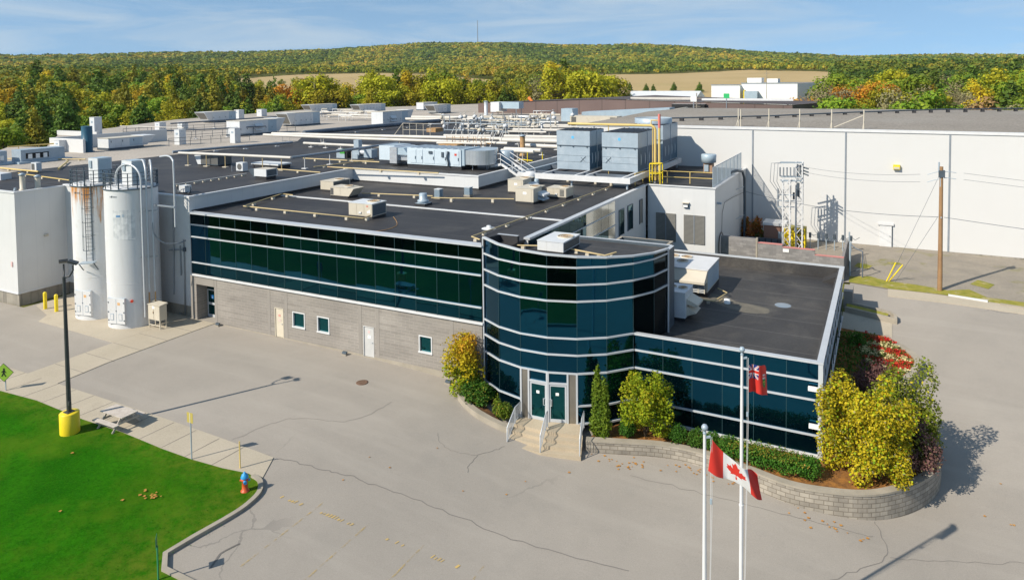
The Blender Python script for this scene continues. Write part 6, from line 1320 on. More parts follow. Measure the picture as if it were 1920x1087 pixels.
def signs():
    x, y = -30.25, 22.5; z = G(x, y) + .05; t = thing('road_sign', 'small square yellowish sign back on a thin post at the lawn edge', 'sign', (x, y, z)); m = MB(); m.box(x - .022, x + .022, y - .022, y + .022, z, z + 2.32, 'galv'); m.build('post', t)
    m = MB(); sb = M('dull yellow sign back', (.50, .40, .10), (.45, .36, .1), .5); m.box(x - .21, x + .21, y - .035, y - .023, z + 1.82, z + 2.32, sb); m.box(x - .03, x + .03, y - .04, y - .035, z + 1.8, z + 2.3, 'tan'); m.build('panel', t)
    x, y = -46.55, 22.5; z = G(x, y) + .05; t = thing('crossing_sign', 'yellow green diamond crossing sign with black walking figure, cut by the left edge', 'sign', (x, y, z)); m = MB(); m.box(x - .03, x + .03, y, y + .04, z, z + 1.55, 'galv'); m.build('post', t)
    d = Vector((.86, .5, 0)).normalized(); n = Vector((.5, -.86, 0)).normalized(); c = Vector((x, y - .05, z + 1.08)); fl = M('fluorescent yellow green', (.28, .46, .05), (.25, .42, .05), .5)
    m = MB()
    for h, mm, o in ((.56, 'dark', 0), (.53, fl, .006)): q = [c + d * a * h + Vector((0, 0, b * h)) for a, b in ((0, -1), (1, 0), (0, 1), (-1, 0))]; m.add([p + n * o for p in q] + [p + n * (o - .012) for p in q], [(0, 1, 2, 3), (7, 6, 5, 4), (0, 4, 5, 1), (1, 5, 6, 2), (2, 6, 7, 3), (3, 7, 4, 0)], mm)
    m.build('panel', t)
    m = MB(); P = lambda a, b: c + d * a + n * .015 + Vector((0, 0, b)); m.cyl(P(.02, .22), P(.02, .22) + n * .006, .05, 'dark', 10)
    for a, b, w in ((P(.02, .16), P(0, -.02), .09), (P(0, -.02), P(.12, -.24), .055), (P(0, -.02), P(-.12, -.22), .055), (P(.03, .13), P(.14, -.01), .04), (P(0, .13), P(-.12, .02), .04)): m.beam(a, b, .008, w, 'dark', up=n.cross((b - a).normalized()))
    m.build('walking_figure', t)
    x, y = -24.35, 16.55; z = G(x, y) + .05; t = thing('parking_sign', 'green sign seen edge on at the lawn corner by the bottom edge', 'sign', (x, y, z)); gr = M('green sign face', (.03, .22, .10), (.03, .2, .1), .5); m = MB(); m.box(x - .025, x + .025, y - .02, y + .02, z, z + 1.35, gr); m.build('post', t)
    m = MB(); d = Vector((.75, -.66, 0)); c = Vector((x, y, z + 1.35)); q = [c + d * a * .2 + Vector((0, 0, b)) for a, b in ((-1, -.05), (1, -.05), (1, .36), (-1, .36))]; n = Vector((-.66, -.75, 0)); m.add([p + n * .03 for p in q] + [p + n * .018 for p in q], [(3, 2, 1, 0), (4, 5, 6, 7), (0, 1, 5, 4), (1, 2, 6, 5), (2, 3, 7, 6), (3, 0, 4, 7)], gr); m.build('panel', t)
signs()
for lb, x, y in (('small dark floodlight on the ground at the left end of the block wall', -44.0, 35.2), ('small dark floodlight on the ground between window and grey door', -31.8, 35.1), ('small dark floodlight at the kerb end below the orange shrub', -23.6, 35.0)):
    z = G(x, y); m = MB(); m.box(x - .2, x + .2, y - .12, y + .1, z - .02, z + .08, 'coping'); m.hexa([(x - .16, y - .08, z + .1), (x + .18, y - .08, z + .1), (x + .18, y + .08, z + .14), (x - .16, y + .08, z + .14)], [(x - .16, y - .05, z + .22), (x + .18, y - .05, z + .22), (x + .18, y + .08, z + .24), (x - .16, y + .08, z + .24)], 'galv_dark'); m.cyl((x, y, z + .05), (x, y, z + .14), .03, 'galv_dark', 6); tag(m.build('ground_floodlight', loc=(x, y, z)), lb, 'floodlight', 'ground floodlights along the facade')

# ------------------------------------------------------------------ planters
pl = thing('planter_wall', 'low curved concrete kerb planter left of the entrance steps', 'planter', (-21, 33.5, -1)); m = MB()
PLN = [tuple(p)[:2] for p in smooth_line([(-23.3, 35.4, 0), (-22.9, 34.6, 0), (-22.0, 33.75, 0), (-20.8, 33.1, 0), (-19.4, 32.8, 0), (-18.15, 32.75, 0)], 5)]
wall_strip(m, PLN, lambda x, y: G(x, y) - .1, lambda x, y: max(G(x, y) + .28, -1.02), .32, 'coping', 'coping', .02, .06); m.build('kerb_wall', pl)
struct(sheet('planting_soil', PLN[::-1] + [(-18.3, 34.3), (-20, 34.7), (-21.4, 35.46), (-23.2, 35.46)], .26, 'soil', .5))
PRN = [(-13.95, 33.5), (-12.2, 34.1), (-10.2, 34.75), (-8.2, 34.85), (-5.9, 34.35), (-3.9, 33.85), (-2.2, 34.0), (-.5, 34.55), (.8, 35.6), (1.8, 36.9), (2.5, 38.4), (2.75, 40.2), (2.5, 42.2), (1.7, 44.2), (1.25, 46.0), (1.45, 47.4), (2.0, 48.9), (2.25, 50.2), (1.95, 51.3), (1.35, 52.2), (.7, 53.0), (.35, 53.6)]
PRN = [tuple(p)[:2] for p in smooth_line([(a, b, 0) for a, b in PRN], 5)]
def cope_z(x, y): return float(np.interp(y, [33, 40, 44, 47, 54], [-1.12, -1.12, -.95, -.55, .05]))
pr = thing('planter_wall', 'curved grey stacked block retaining planter running from the steps round the right corner', 'planter', (-2, 35, -1.5)); m = MB(); wall_strip(m, PRN, lambda x, y: G(x, y) - .15, cope_z, .36, 'planter_block', 'coping', .03, .09); m.build('block_wall', pr)
so = MB(); ring = PRN + [(-2.7, 54), (-2.7, 37.05), (-12.4, 37.0), (-13.9, 34.9)]
bm = bmesh.new(); bm.faces.new([bm.verts.new((x, y, cope_z(x, y) - .03)) for x, y in ring]).normal_update(); bmesh.ops.triangulate(bm, faces=bm.faces[:]); me = bpy.data.meshes.new('mulch_bed'); bm.to_mesh(me); bm.free(); me.materials.append(mt['mulch_leaf']); o = bpy.data.objects.new('mulch_bed', me); COL.objects.link(o); struct(o)
if me.polygons[0].normal.z < 0: me.flip_normals()
struct(sheet('side_path', [(-2.72, 54.0), (.25, 53.5), (.62, 54.2), (.62, 56.6), (-2.72, 57.6)], .03, 'concrete', .7))
pu = thing('planter_wall', 'narrow raised planter strip with low concrete walls behind the flower bed', 'planter', (-1, 57.5, 0)); m = MB()
for pts in ([(-2.6, 58.7), (.45, 57.7), (.75, 57.2), (.75, 56.6)], [(-2.6, 57.6), (.2, 56.75), (.75, 56.6)]): wall_strip(m, pts, lambda x, y: G(x, y) - .1, lambda x, y: G(x, y) + .42, .2, 'coping')
m.build('wall', pu); struct(sheet('planting_soil', [(-2.5, 57.8), (.3, 56.95), (.4, 57.5), (-2.5, 58.5)], .34, 'dry_grass', .5))
m = MB(); m.box(-2.75, -2.1, 58.6, 60.6, -.6, 1.4, 'block_plain'); tag(m.build('wall_pier', loc=(-2.4, 59.6, 0)), 'grey concrete pier at the far corner of the low wing beside the driveway', 'pier')

# ------------------------------------------------------------------ flagpoles and flags
def flagpole(label, x, y, ztop, r, joint):
    z = G(x, y); t = thing('flagpole', label, 'flagpole', (x, y, z), 'white flagpoles in the foreground'); m = MB(); zj = z + (ztop - z) * .5
    m.cyl((x, y, z), (x, y, zj), r, 'pole_white', 14); m.cyl((x, y, zj), (x, y, zj + .05), r + .012, 'pole_white', 14); m.cyl((x, y, zj), (x, y, ztop - .1), r * .92, 'pole_white', 14, r * .62); m.build('pole', t)
    m = MB(); m.lathe((x, y, ztop - .12), [(r * .7, 0), (r * .8, .04), (.04, .06), (.04, .1)], 'galv', 14); m.lathe((x, y, ztop + .08), [(.01, -.1), (.06, -.085), (.095, -.03), (.1, 0), (.095, .03), (.06, .085), (.01, .1)], 'galv', 18); m.build('finial', t)
    m = MB(); hx, hy = x + .16, y + .07; m.beam((x, y, ztop - .22), (hx, hy, ztop - .2), .05, .06, 'galv'); m.tube([(hx, hy, ztop - .2), (hx + .01, hy, ztop - 2.4), (hx, hy, ztop - 4), (x + .1, y, z + 1.3)], .007, 'pole_white', 5); m.tube([(hx + .04, hy, ztop - .2), (hx + .05, hy, ztop - 2.4), (x + .12, y, z + 1.3)], .007, 'pole_white', 5); m.box(hx - .015, hx + .05, hy - .03, hy + .03, ztop - 2.25, ztop - 2.1, 'galv'); m.build('halyard', t)
    return hx, hy
F1 = (-4.3, 24.25); h1 = flagpole('taller looking white flagpole on the right, flying the red ensign', *F1, 8.62, .07, 0)
F2 = (-4.72, 20.55); h2 = flagpole('nearer white flagpole on the left, flying the red and white maple leaf flag', *F2, 7.5, .072, 0)
def flag_obj(name, label, N, Mv, pos, colour, mats, loc):
    vs = [pos(i / N, j / Mv) for i in range(N + 1) for j in range(Mv + 1)]; fs = []; mi = []
    for i in range(N):
        for j in range(Mv): o = i * (Mv + 1) + j; fs.append((o, o + Mv + 1, o + Mv + 2, o + 1)); mi.append(colour((i + .5) / N, (j + .5) / Mv))
    me = bpy.data.meshes.new(name); me.from_pydata([(v[0] - loc[0], v[1] - loc[1], v[2] - loc[2]) for v in vs], [], fs)
    for q in mats: me.materials.append(q)
    me.polygons.foreach_set('material_index', mi); me.polygons.foreach_set('use_smooth', [True] * len(fs)); me.update(); o = bpy.data.objects.new(name, me); COL.objects.link(o); o.location = loc; md = o.modifiers.new('cloth_thickness', 'SOLIDIFY'); md.thickness = .006
    return tag(o, label, 'flag')
def cloth(n, c):
    m, t, b = newmat(n); b.inputs['Base Color'].default_value = (*c, 1); b.inputs['Roughness'].default_value = .75; tr = t.n.new('ShaderNodeBsdfTranslucent'); tr.inputs[0].default_value = (*c, 1); mx = t.n.new('ShaderNodeMixShader'); mx.inputs[0].default_value = .3; t.link(b.outputs[0], mx.inputs[1]); t.link(tr.outputs[0], mx.inputs[2]); t.link(mx.outputs[0], t.n['Material Output'].inputs[0])
    g = t.n.new('ShaderNodeNewGeometry'); w = t.noise(g.outputs['Position'], 160, 2, .5); bn = t.n.new('ShaderNodeBump'); bn.inputs['Strength'].default_value = .15; t.link(w, bn.inputs['Height']); t.link(bn.outputs[0], b.inputs['Normal']); return m
cred, cwhite, cblue = cloth('red flag cloth', (.72, .045, .03)), cloth('white flag cloth', (.78, .78, .78)), cloth('navy flag cloth', (.015, .03, .22))
LEAF = [(0, .43), (.085, .27), (.145, .30), (.115, .085), (.225, .19), (.245, .135), (.355, .155), (.325, .06), (.375, .02), (.20, -.125), (.22, -.19), (.02, -.16), (.028, -.36)]
LEAF = LEAF + [(-a, b) for a, b in LEAF[::-1]]
def inpoly(x, y, P):
    c = False; j = len(P) - 1
    for i in range(len(P)):
        if (P[i][1] > y) != (P[j][1] > y) and x < (P[j][0] - P[i][0]) * (y - P[i][1]) / (P[j][1] - P[i][1]) + P[i][0]: c = not c
        j = i
    return c
def canada(u, v):
    if u < .25 or u > .75: return 0
    return 0 if inpoly((u - .5) * 2, v - .5, LEAF) else 1
def jack(u, v):
    x, y = u * 2 - 1, v - .5
    ax, ay = abs(x), abs(y)
    if ay < .1 or ax < .1: return 0
    if ay < .167 or ax < .167: return 1
    d = abs(ay - ax * .5) / math.hypot(.5, 1); side = (ay - ax * .5) * (1 if x * y > 0 else -1)
    if d < .045: return 0 if side * (1 if x > 0 else -1) > 0 and d < .04 else 1
    if d < .085: return 1
    return 2
def ensign(u, v):
    if u < .5 and v > .5: return jack(u / .5, (v - .5) / .5)
    x, y = (u - .75) * 2, v - .48
    if abs(x) < .16 and -.24 < y < .22 and abs(x) < .16 * min(1, (y + .26) / .14):     # shield: white chief, red cross, green base with gold leaves
        if y > .06: return 0 if abs(x) < .035 or abs(y - .14) < .022 else 1
        return 4 if math.hypot(x, y + .03) < .035 or math.hypot(abs(x) - .07, y + .04) < .028 or math.hypot(x, y + .11) < .035 else 3
    return 0
def pos_can(u, v):
    # hangs from its top corner, streaming to the right and drooping
    L, H = 1.78, .95; s = u * L; drop = .70 * s - .05 * s * s + .07 * math.sin(3.6 * s)
    hor = .76 * s; ph = 5.2 * u - 1.0 * (1 - v); wv = (.17 * math.sin(ph * 1.5) + .06 * math.sin(2.9 * ph + 1)) * min(1, u * 3)
    hh = H * (1 - .26 * min(1, u * 2.2)); sh = -.12 * (1 - v) * math.exp(-u * 6) + .12 * (1 - v) * u
    dx, dy = .93, .36
    x = h2[0] + .05 + dx * (hor + sh) - dy * wv; y = h2[1] + dy * (hor + sh) + dx * wv; z = 7.22 - drop - (1 - v) * hh - .05 * math.sin(PI * u)
    return (x, y, z)
flag_obj('maple_leaf_flag', 'red and white maple leaf flag streaming and drooping from the nearer pole', 128, 72, pos_can, canada, [cred, cwhite], (h2[0], h2[1], 7.0))
def pos_ens(u, v):
    L, H = 1.75, .95; s = u * L; ph = 7.2 * u + .9 * v; wv = .17 * math.sin(ph) * min(1, u * 2.5); hor = .40 * s + .06 * math.sin(ph + 1.2) * u; drop = .12 * s * s + .10 * s * (1 - v)
    dx, dy = .90, .43; ax, ay = -.35, .94
    a = .42 * s; sag = H * (1 - .12 * u)
    x = h1[0] + .05 + dx * hor - .43 * wv + ax * a * .5; y = h1[1] + dy * hor + .9 * wv + ay * a * .7; z = 8.18 - drop - (1 - v) * sag - .04 * math.sin(ph * .8)
    return (x, y, z)
gold, green_ = cloth('gold flag cloth', (.7, .5, .05)), cloth('green flag cloth', (.02, .25, .05))
flag_obj('red_ensign_flag', 'red ensign with blue union canton and shield waving from the farther pole', 140, 80, pos_ens, ensign, [cred, cwhite, cblue, green_, gold], (h1[0], h1[1], 8.0))

# ------------------------------------------------------------------ utility yard on the right
def utility_pole():
    x, y = 4.08, 64.15; z = G(x, y); t = thing('utility_pole', 'brown wooden utility pole with wires before the white warehouse wall', 'utility pole', (x, y, z)); m = MB(); m.cyl((x, y, z - .2), (x - .03, y, z + 10.0), .19, 'pole_wood', 14, .13); m.build('pole', t)
    m = MB(); m.box(x - .22, x + .22, y - .2, y + .2, z + 9.15, z + 9.7, 'galv_dark'); m.cyl((x - .2, y, z + 9.6), (x - .2, y, z + 10.35), .06, 'galv', 7); m.beam((x - .1, y - .1, z + 9.5), (x - .1, y - .1, z + 8.4), .06, .06, 'galv'); m.build('bracket', t)
    m = MB()
    for s, zz in ((-1, 9.6), (-1, 9.0), (1, 9.6), (1, 9.1)): m.tube([(x + s * .15, y, z + zz), (x + s * .5, y + .03, z + zz + (.02 if s > 0 else -.1)), (x + s * 1.0, y + .05, z + zz - (.05 if s > 0 else .3))], .028, 'galv', 6)
    m.cyl((x, y - .2, z + 5.95), (x, y + .2, z + 5.95), .06, 'galv', 7); m.build('insulators', t)
    def wire(lb, a, b, sag, r=.012): 
        q = [(a[0] + (b[0] - a[0]) * i / 16, a[1] + (b[1] - a[1]) * i / 16, a[2] + (b[2] - a[2]) * i / 16 - sag * 4 * (i / 16) * (1 - i / 16)) for i in range(17)]; m = MB(); m.tube(q, r, 'pipe_dark', 4); tag(m.build('overhead_wire', loc=a), lb, 'wire', 'overhead wires at the utility pole')
    wire('upper power wire from the lattice tower to the wooden pole', (-7.2, 72.8, 9.2), (x - 1.5, y + .05, z + 9.3), .3); wire('lower power wire from the lattice tower to the wooden pole', (-7.2, 72.8, 8.7), (x - 1.5, y + .05, z + 8.7), .3); wire('upper power wire leaving the wooden pole to the right', (x + 1.5, y, z + 9.55), (60, 62, 8.4), .8); wire('lower power wire leaving the wooden pole to the right', (x + 1.5, y, z + 9.05), (60, 62, 7.9), .8)
    wire('low dark cable from the annex across the warehouse wall to the pole', (-13.2, 76, 5.9), (x - .2, y, z + 5.95), .55, .02); wire('low dark cable from the pole to the right edge', (x + .2, y, z + 5.95), (60, 58, 6.0), .9, .02)
    wire('left guy wire slanting down from the pole top', (x - .2, y, z + 9.2), (.4, 65.1, G(.4, 65.1)), .0); wire('second guy wire slanting down from the pole', (x - .2, y, z + 6.0), (.9, 65.2, G(.9, 65.2)), .0)
    for (a, b, c, d, lb) in ((.24, 65.14, .92, 2.45, 'left one of the crossed yellow guy wire guards'), (.42, 65.2, 1.45, 2.3, 'right one of the crossed yellow guy wire guards')):
        zz = G(a, b); m = MB(); m.cyl((a, b, zz), (c, b, d), .055, 'yellow', 7); tag(m.build('guy_guard', loc=(a, b, zz)), lb, 'guard', 'crossed yellow guy wire guards')
utility_pole()
def lattice():
    cx, cy = -8.2, 72.7; z = .75; t = thing('lattice_tower', 'pale lattice steel tower with insulators and switchgear casting its shadow on the warehouse', 'tower', (cx, cy, z)); m = MB(); rr = random.Random(6)
    def col(x, y, w, h):
        for dx in (-w, w):
            for dy in (-w, w): m.beam((x + dx, y + dy, z), (x + dx, y + dy, z + h), .10, .10, 'white_trim')
        n = int(h / .75)
        for i in range(n):
            z0, z1 = z + h * i / n, z + h * (i + 1) / n
            for (a, b), (c, d) in (((-w, -w), (w, -w)), ((w, -w), (w, w)), ((w, w), (-w, w)), ((-w, w), (-w, -w))):
                if i % 2: a, b, c, d = c, d, a, b
                m.beam((x + a, y + b, z0), (x + c, y + d, z1), .06, .06, 'white_trim')
                if i % 3 == 0: m.beam((x + a, y + b, z0), (x + c, y + d, z0), .06, .06, 'white_trim')
    col(cx - .45, cy, .33, 7.2); col(cx + .65, cy + .8, .3, 8.9)
    m.build('lattice', t); m = MB()
    for zz in (7.0, 7.4, 8.8): m = MB(); m.beam((cx - 1.1, cy + .2, z + zz), (cx + 1.0, cy + .8, z + zz), .09, .09, 'galv'); m.beam((cx - .9, cy - .5, z + zz), (cx + .9, cy + .3, z + zz), .07, .07, 'galv'); m.build('crossarm', t)
    for zz in (4.4, 5.0, 5.6): m = MB(); m.beam((cx - 1.3, cy - .2, z + zz), (cx + .3, cy + .2, z + zz), .08, .08, 'galv'); m.build('crossarm', t)
    m = MB()
    for i in range(5): x = cx - 1.1 + i * .32; m.cyl((x, cy + .1 + i * .05, z + 7.4), (x, cy + .1 + i * .05, z + 8.3), .065, 'pipe_grey', 8)
    for i in range(3): x = cx + .5 + i * .22; m.cyl((x, cy + .6, z + 7.2), (x, cy + .6, z + 8.6), .08, 'galv_dark', 7)
    for zz in (4.5, 5.1, 5.7): m.cyl((cx - 1.25, cy - .2, z + zz), (cx - 1.25, cy - .2, z + zz + .5), .09, 'pipe_grey', 8); m.cyl((cx - .8, cy - .1, z + zz), (cx - .8, cy - .1, z + zz + .45), .09, 'pipe_grey', 8)
    for i in range(7): x, y, zz = cx + rr.uniform(-.5, .9), cy + rr.uniform(0, .7), z + rr.uniform(4.2, 6.6); m.cyl((x, y, zz), (x, y, zz + .7), .1, 'galv_dark', 7)
    m.cyl((cx + .35, cy + .6, z + 1.9), (cx + .35, cy + .6, z + 2.9), .16, 'pipe_grey', 9, .06)
    for k in range(3): m.tube([(cx + 1.0, cy + .8, z + 8.3 - k * .3), (cx + 1.5, cy + .5, z + 8.2 - k * .32)], .07, 'galv_dark', 6)
    m.build('insulators', t); m = MB()
    for k in range(3): a = .32 * k; m.tube([(cx - .5 + a * .5, cy, z + 8.8), (cx - 1.9 + a, cy - .2, z + 8.7), (cx - 2.0 + a, cy - .2, z + 6.9), (cx - 1.3 + a * .6, cy - .2, z + 5.9), (cx - 1.2, cy - .2, z + 5.2)], .025, 'pipe_dark', 5)
    m.build('conductors', t)
    t = thing('switch_cubicle', 'bright yellow open steel cubicle behind the block wall at the lattice tower', 'cubicle', (-7.9, 74.2, z)); m = MB()
    for x in (-8.95, -8.0, -7.05): 
        for y in (73.8, 75.0): m.box(x - .06, x + .06, y - .06, y + .06, z, z + 2.1, 'yellow')
    for zz in (.1, .75, 1.4, 2.05): m.box(-8.95, -7.05, 73.76, 73.84, z + zz, z + zz + .08, 'yellow')
    m.beam((-7.9, 73.75, z + 2.0), (-7.2, 73.75, z + .1), .08, .05, 'yellow'); m.build('frame', t); m = MB(); m.box(-8.9, -8.1, 73.9, 75, z, z + 2.0, 'yellow'); m.box(-8.0, -7.1, 74.1, 75, z, z + 2.0, M('dark olive panel', (.10, .09, .012))); m.box(-9.0, -7.0, 73.8, 75.1, z + 2.1, z + 2.16, M('olive roof sheet', (.28, .25, .04))); m.build('panels', t)
    m = MB(); m.box(-11.0, -9.1, 74.0, 75.8, z + .3, z + 2.2, M('red brown cabinet steel', (.27, .15, .11))); m.box(-9.6, -9.05, 73.96, 74.0, z + .9, z + 1.6, 'galv'); m.box(-11.1, -8.9, 73.8, 76, z + 2.2, z + 2.45, 'white_trim'); tag(m.build('transformer', loc=(-10, 75, z)), 'red brown transformer box with white lid left of the yellow cubicle', 'transformer')
    m = MB(); m.box(-12.6, -9.0, 73.0, 73.3, z, z + 1.0, 'galv_dark')
    for x in np.arange(-12.5, -9, .6): m.box(x - .04, x + .04, 72.95, 73.0, z, z + 1.0, 'black_rub')
    tag(m.build('radiator_bank', loc=(-11, 73.1, z)), 'dark finned radiator bank behind the split block wall', 'radiator')
    m = MB(); rr = random.Random(2)
    for i in range(6): x = -6.6 + i * .75; m.cyl((x, 74.4, z), (x, 74.4, z + 1.2), .05, 'galv', 6); m.cyl((x, 74.4, z + 1.2), (x, 74.4, z + 1.7), .12, 'galv_dark', 7); m.tube([(x, 74.4, z + 1.6), (x + .35, 74.3, z + rr.uniform(.9, 1.5)), (x + .75, 74.4, z + 1.6)], .03, 'galv_dark', 5)
    tag(m.build('busbar_stand', loc=(-5, 74.4, z)), 'row of low insulator stands with cables right of the yellow cubicle', 'electrical equipment')
lattice()
sw_ = thing('screen_wall', 'stepped split block screen wall with red edging behind the low wing', 'wall', (-8, 64, 0)); m = MB()
m.box(-13.3, -10.2, 64.1, 64.4, -.2, 3.62, 'screen_block'); m.box(-10.2, -10.05, 64.0, 64.4, -.2, 3.68, 'coping'); m.box(-10.05, -7.95, 64.05, 64.35, -.2, 3.28, 'screen_block'); m.box(-7.95, -5.3, 64.05, 64.35, -.2, 3.08, 'screen_block'); m.box(-5.3, -3.0, 64.05, 64.35, -.2, 2.66, 'screen_block'); m.box(-3.2, -3.0, 64.35, 72, -.2, 2.6, 'screen_block'); m.build('blocks', sw_)
m = MB(); re_ = M('faded red wall edging', (.55, .22, .2)); m.box(-10.05, -7.95, 64.03, 64.37, 3.28, 3.34, re_); m.box(-7.95, -5.3, 64.03, 64.37, 3.08, 3.14, re_); m.box(-5.3, -3.0, 64.03, 64.37, 2.66, 2.72, re_); m.build('edging', sw_)
m = MB(); m.box(-7.9, -7.4, 64.0, 64.04, 2.7, 2.98, 'paper'); m.build('notice', sw_)
t = thing('yard_gate', 'grey gate post with wire mesh leaf at the end of the block wall', 'gate', (-2.6, 65.8, .3)); m = MB(); z = G(-2.6, 65.8); m.cyl((-2.6, 66, z), (-2.6, 66, z + 2.9), .08, 'galv', 8); m.cyl((-2.9, 71.5, z), (-2.9, 71.5, z + 2.7), .07, 'galv', 8); m.cyl((-1.6, 65.6, z), (-1.6, 65.6, z + 2.3), .05, 'pipe_dark', 7); m.tube([(-2.6, 66, z + 2.8), (-2.2, 65.8, z + 2.5), (-1.6, 65.6, z + 2.3)], .045, 'pipe_dark', 6); m.beam((-2.55, 65.95, z + .3), (-1.6, 65.6, z + .9), .05, .05, 'pipe_dark'); m.build('posts', t)
m = MB()
for y in np.arange(66.1, 71.5, .18): m.cyl((-2.6 - .3 * (y - 66) / 5.5, y, z + .15), (-2.6 - .3 * (y - 66) / 5.5, y, z + 2.3), .012, 'galv', 4, caps=False)
for zz in np.arange(.2, 2.4, .2): m.beam((-2.6, 66, z + zz), (-2.9, 71.5, z + zz), .02, .02, 'galv')
m.build('mesh', t)
for x0, x1, yy, lb in ((4.6, 7.2, 63.1, 'pale concrete kerb block lying by the foot of the wooden pole'), (8.0, 10.6, 62.7, 'pale concrete kerb block by the right edge of the verge')):
    zz = G(x0, yy); m = MB(); m.beam((x0, yy, zz + .06), (x1, yy - .25, G(x1, yy) + .06), .2, .2, 'white_trim' if x0 < 5 else 'coping'); tag(m.build('kerb_block', loc=(x0, yy, zz)), lb, 'kerb block')
# ------------------------------------------------------------------ foliage
LM = {}
LM['pine'] = leaf_mat('pine needles', [(.042, .09, .014), (.10, .17, .022), (.19, .235, .034)], .2, .04)
LM['pine_warm'] = leaf_mat('olive pine needles', [(.13, .14, .014), (.26, .24, .022), (.40, .32, .035)], .2, .04)
LM['green'] = leaf_mat('green leaves', [(.08, .18, .013), (.18, .27, .020), (.31, .36, .03)], .22, .06)
LM['lime'] = leaf_mat('yellow green leaves', [(.20, .22, .012), (.36, .34, .018), (.52, .44, .03)], .25, .06)
LM['gold'] = leaf_mat('golden leaves', [(.36, .25, .012), (.54, .38, .02), (.66, .48, .035)], .25, .05)
LM['orange'] = leaf_mat('orange leaves', [(.36, .15, .014), (.54, .24, .022), (.64, .34, .03)], .25, .04)
LM['bare'] = leaf_mat('grey brown twigs', [(.13, .11, .055), (.21, .18, .09), (.28, .24, .12)], .1, .05)
LM['rosy'] = leaf_mat('rosy brown leaves', [(.20, .10, .05), (.28, .16, .07), (.33, .20, .09)], .15, .04)
LM['shrub_gold'] = leaf_mat('bright yellow shrub leaves', [(.24, .20, .012), (.52, .42, .014), (.74, .60, .03)], .25, .02)
LM['shrub_lime'] = leaf_mat('lime and yellow shrub leaves', [(.12, .22, .010), (.24, .34, .012), (.40, .44, .018), (.60, .44, .03)], .25, .02)
LM['shrub_orange'] = leaf_mat('yellow orange shrub leaves', [(.26, .24, .012), (.52, .33, .02), (.60, .35, .025), (.55, .25, .02)], .25, .02)
LM['box'] = leaf_mat('clipped green hedge leaves', [(.020, .072, .007), (.045, .13, .010), (.10, .20, .02)], .15, .02)
LM['hedge_tip'] = leaf_mat('hedge leaves with rusty tips', [(.07, .14, .01), (.18, .20, .02), (.36, .22, .04)], .15, .02)
LM['cedar'] = leaf_mat('cedar sprays', [(.055, .115, .006), (.11, .185, .010), (.19, .25, .016)], .12, .02)
LM['olive'] = leaf_mat('olive shrub leaves', [(.07, .09, .010), (.14, .17, .015), (.24, .24, .03)], .2, .02)
LM['purple'] = leaf_mat('dull purple shrub leaves', [(.07, .035, .04), (.13, .065, .06), (.18, .10, .085)], .15, .02)
LM['redfl'] = leaf_mat('red flowers', [(.38, .02, .02), (.66, .045, .03), (.78, .12, .07)], .25, .02)
LM['whitefl'] = leaf_mat('cream flowers', [(.16, .22, .05), (.60, .52, .26), (.78, .70, .42)], .2, .02)
LM['sumac'] = leaf_mat('sumac leaves', [(.10, .14, .02), (.42, .15, .03), (.45, .09, .03)], .2, .02)

def leaf_mesh(name, mat, blobs, n, size, seed, out=.55, core=.55, tintbias=None, stretch=1.0, droop=0.0):
    """many small leaf faces spread through lumps (x,y,z,rx,ry,rz); the lumps leave gaps and an uneven outline"""
    g = np.random.default_rng(seed); B = np.array(blobs, float); k = len(B)
    area = (B[:, 3] * B[:, 4] + B[:, 4] * B[:, 5] + B[:, 3] * B[:, 5]); idx = g.choice(k, n, p=area / area.sum()); b = B[idx]
    d = g.normal(size=(n, 3)); d /= np.linalg.norm(d, axis=1)[:, None]
    rr = core + (1.08 - core) * g.random(n) ** .55
    c = b[:, :3] + d * b[:, 3:6] * rr[:, None] + g.normal(size=(n, 3)) * size * .4
    nrm = d * out + g.normal(size=(n, 3)) * (1 - out) * .8 + np.array([0, 0, .25]); nrm /= np.linalg.norm(nrm, axis=1)[:, None]
    t = np.cross(nrm, g.normal(size=(n, 3))); t /= np.linalg.norm(t, axis=1)[:, None] + 1e-9; u = np.cross(nrm, t)
    s = size * g.uniform(.55, 1.25, n)[:, None] * .5
    t = t * s * stretch; u = u * s; t[:, 2] -= droop * s[:, 0]
    V = np.stack([c - t, c + u * .8, c + t, c - u * .8], 1).reshape(-1, 3)
    me = bpy.data.meshes.new(name); me.vertices.add(4 * n); me.vertices.foreach_set('co', V.ravel()); me.loops.add(4 * n); me.loops.foreach_set('vertex_index', np.arange(4 * n, dtype=np.int32)); me.polygons.add(n); me.polygons.foreach_set('loop_start', np.arange(0, 4 * n, 4, dtype=np.int32)); me.polygons.foreach_set('loop_total', np.full(n, 4, np.int32))
    me.materials.append(LM[mat] if isinstance(mat, str) else mat); me.update(calc_edges=True)
    bt = g.random(k)[idx]; tint = np.clip(.62 * g.random(n) + .38 * bt + (tintbias(c) if tintbias else 0), 0, 1)
    a = me.attributes.new('tint', 'FLOAT', 'FACE'); a.data.foreach_set('value', tint.astype(np.float32))
    return me
def put(me, name, parent=None, loc=None):
    o = bpy.data.objects.new(name, me); COL.objects.link(o)
    if parent: o.parent = parent
    if loc: o.location = loc
    return o
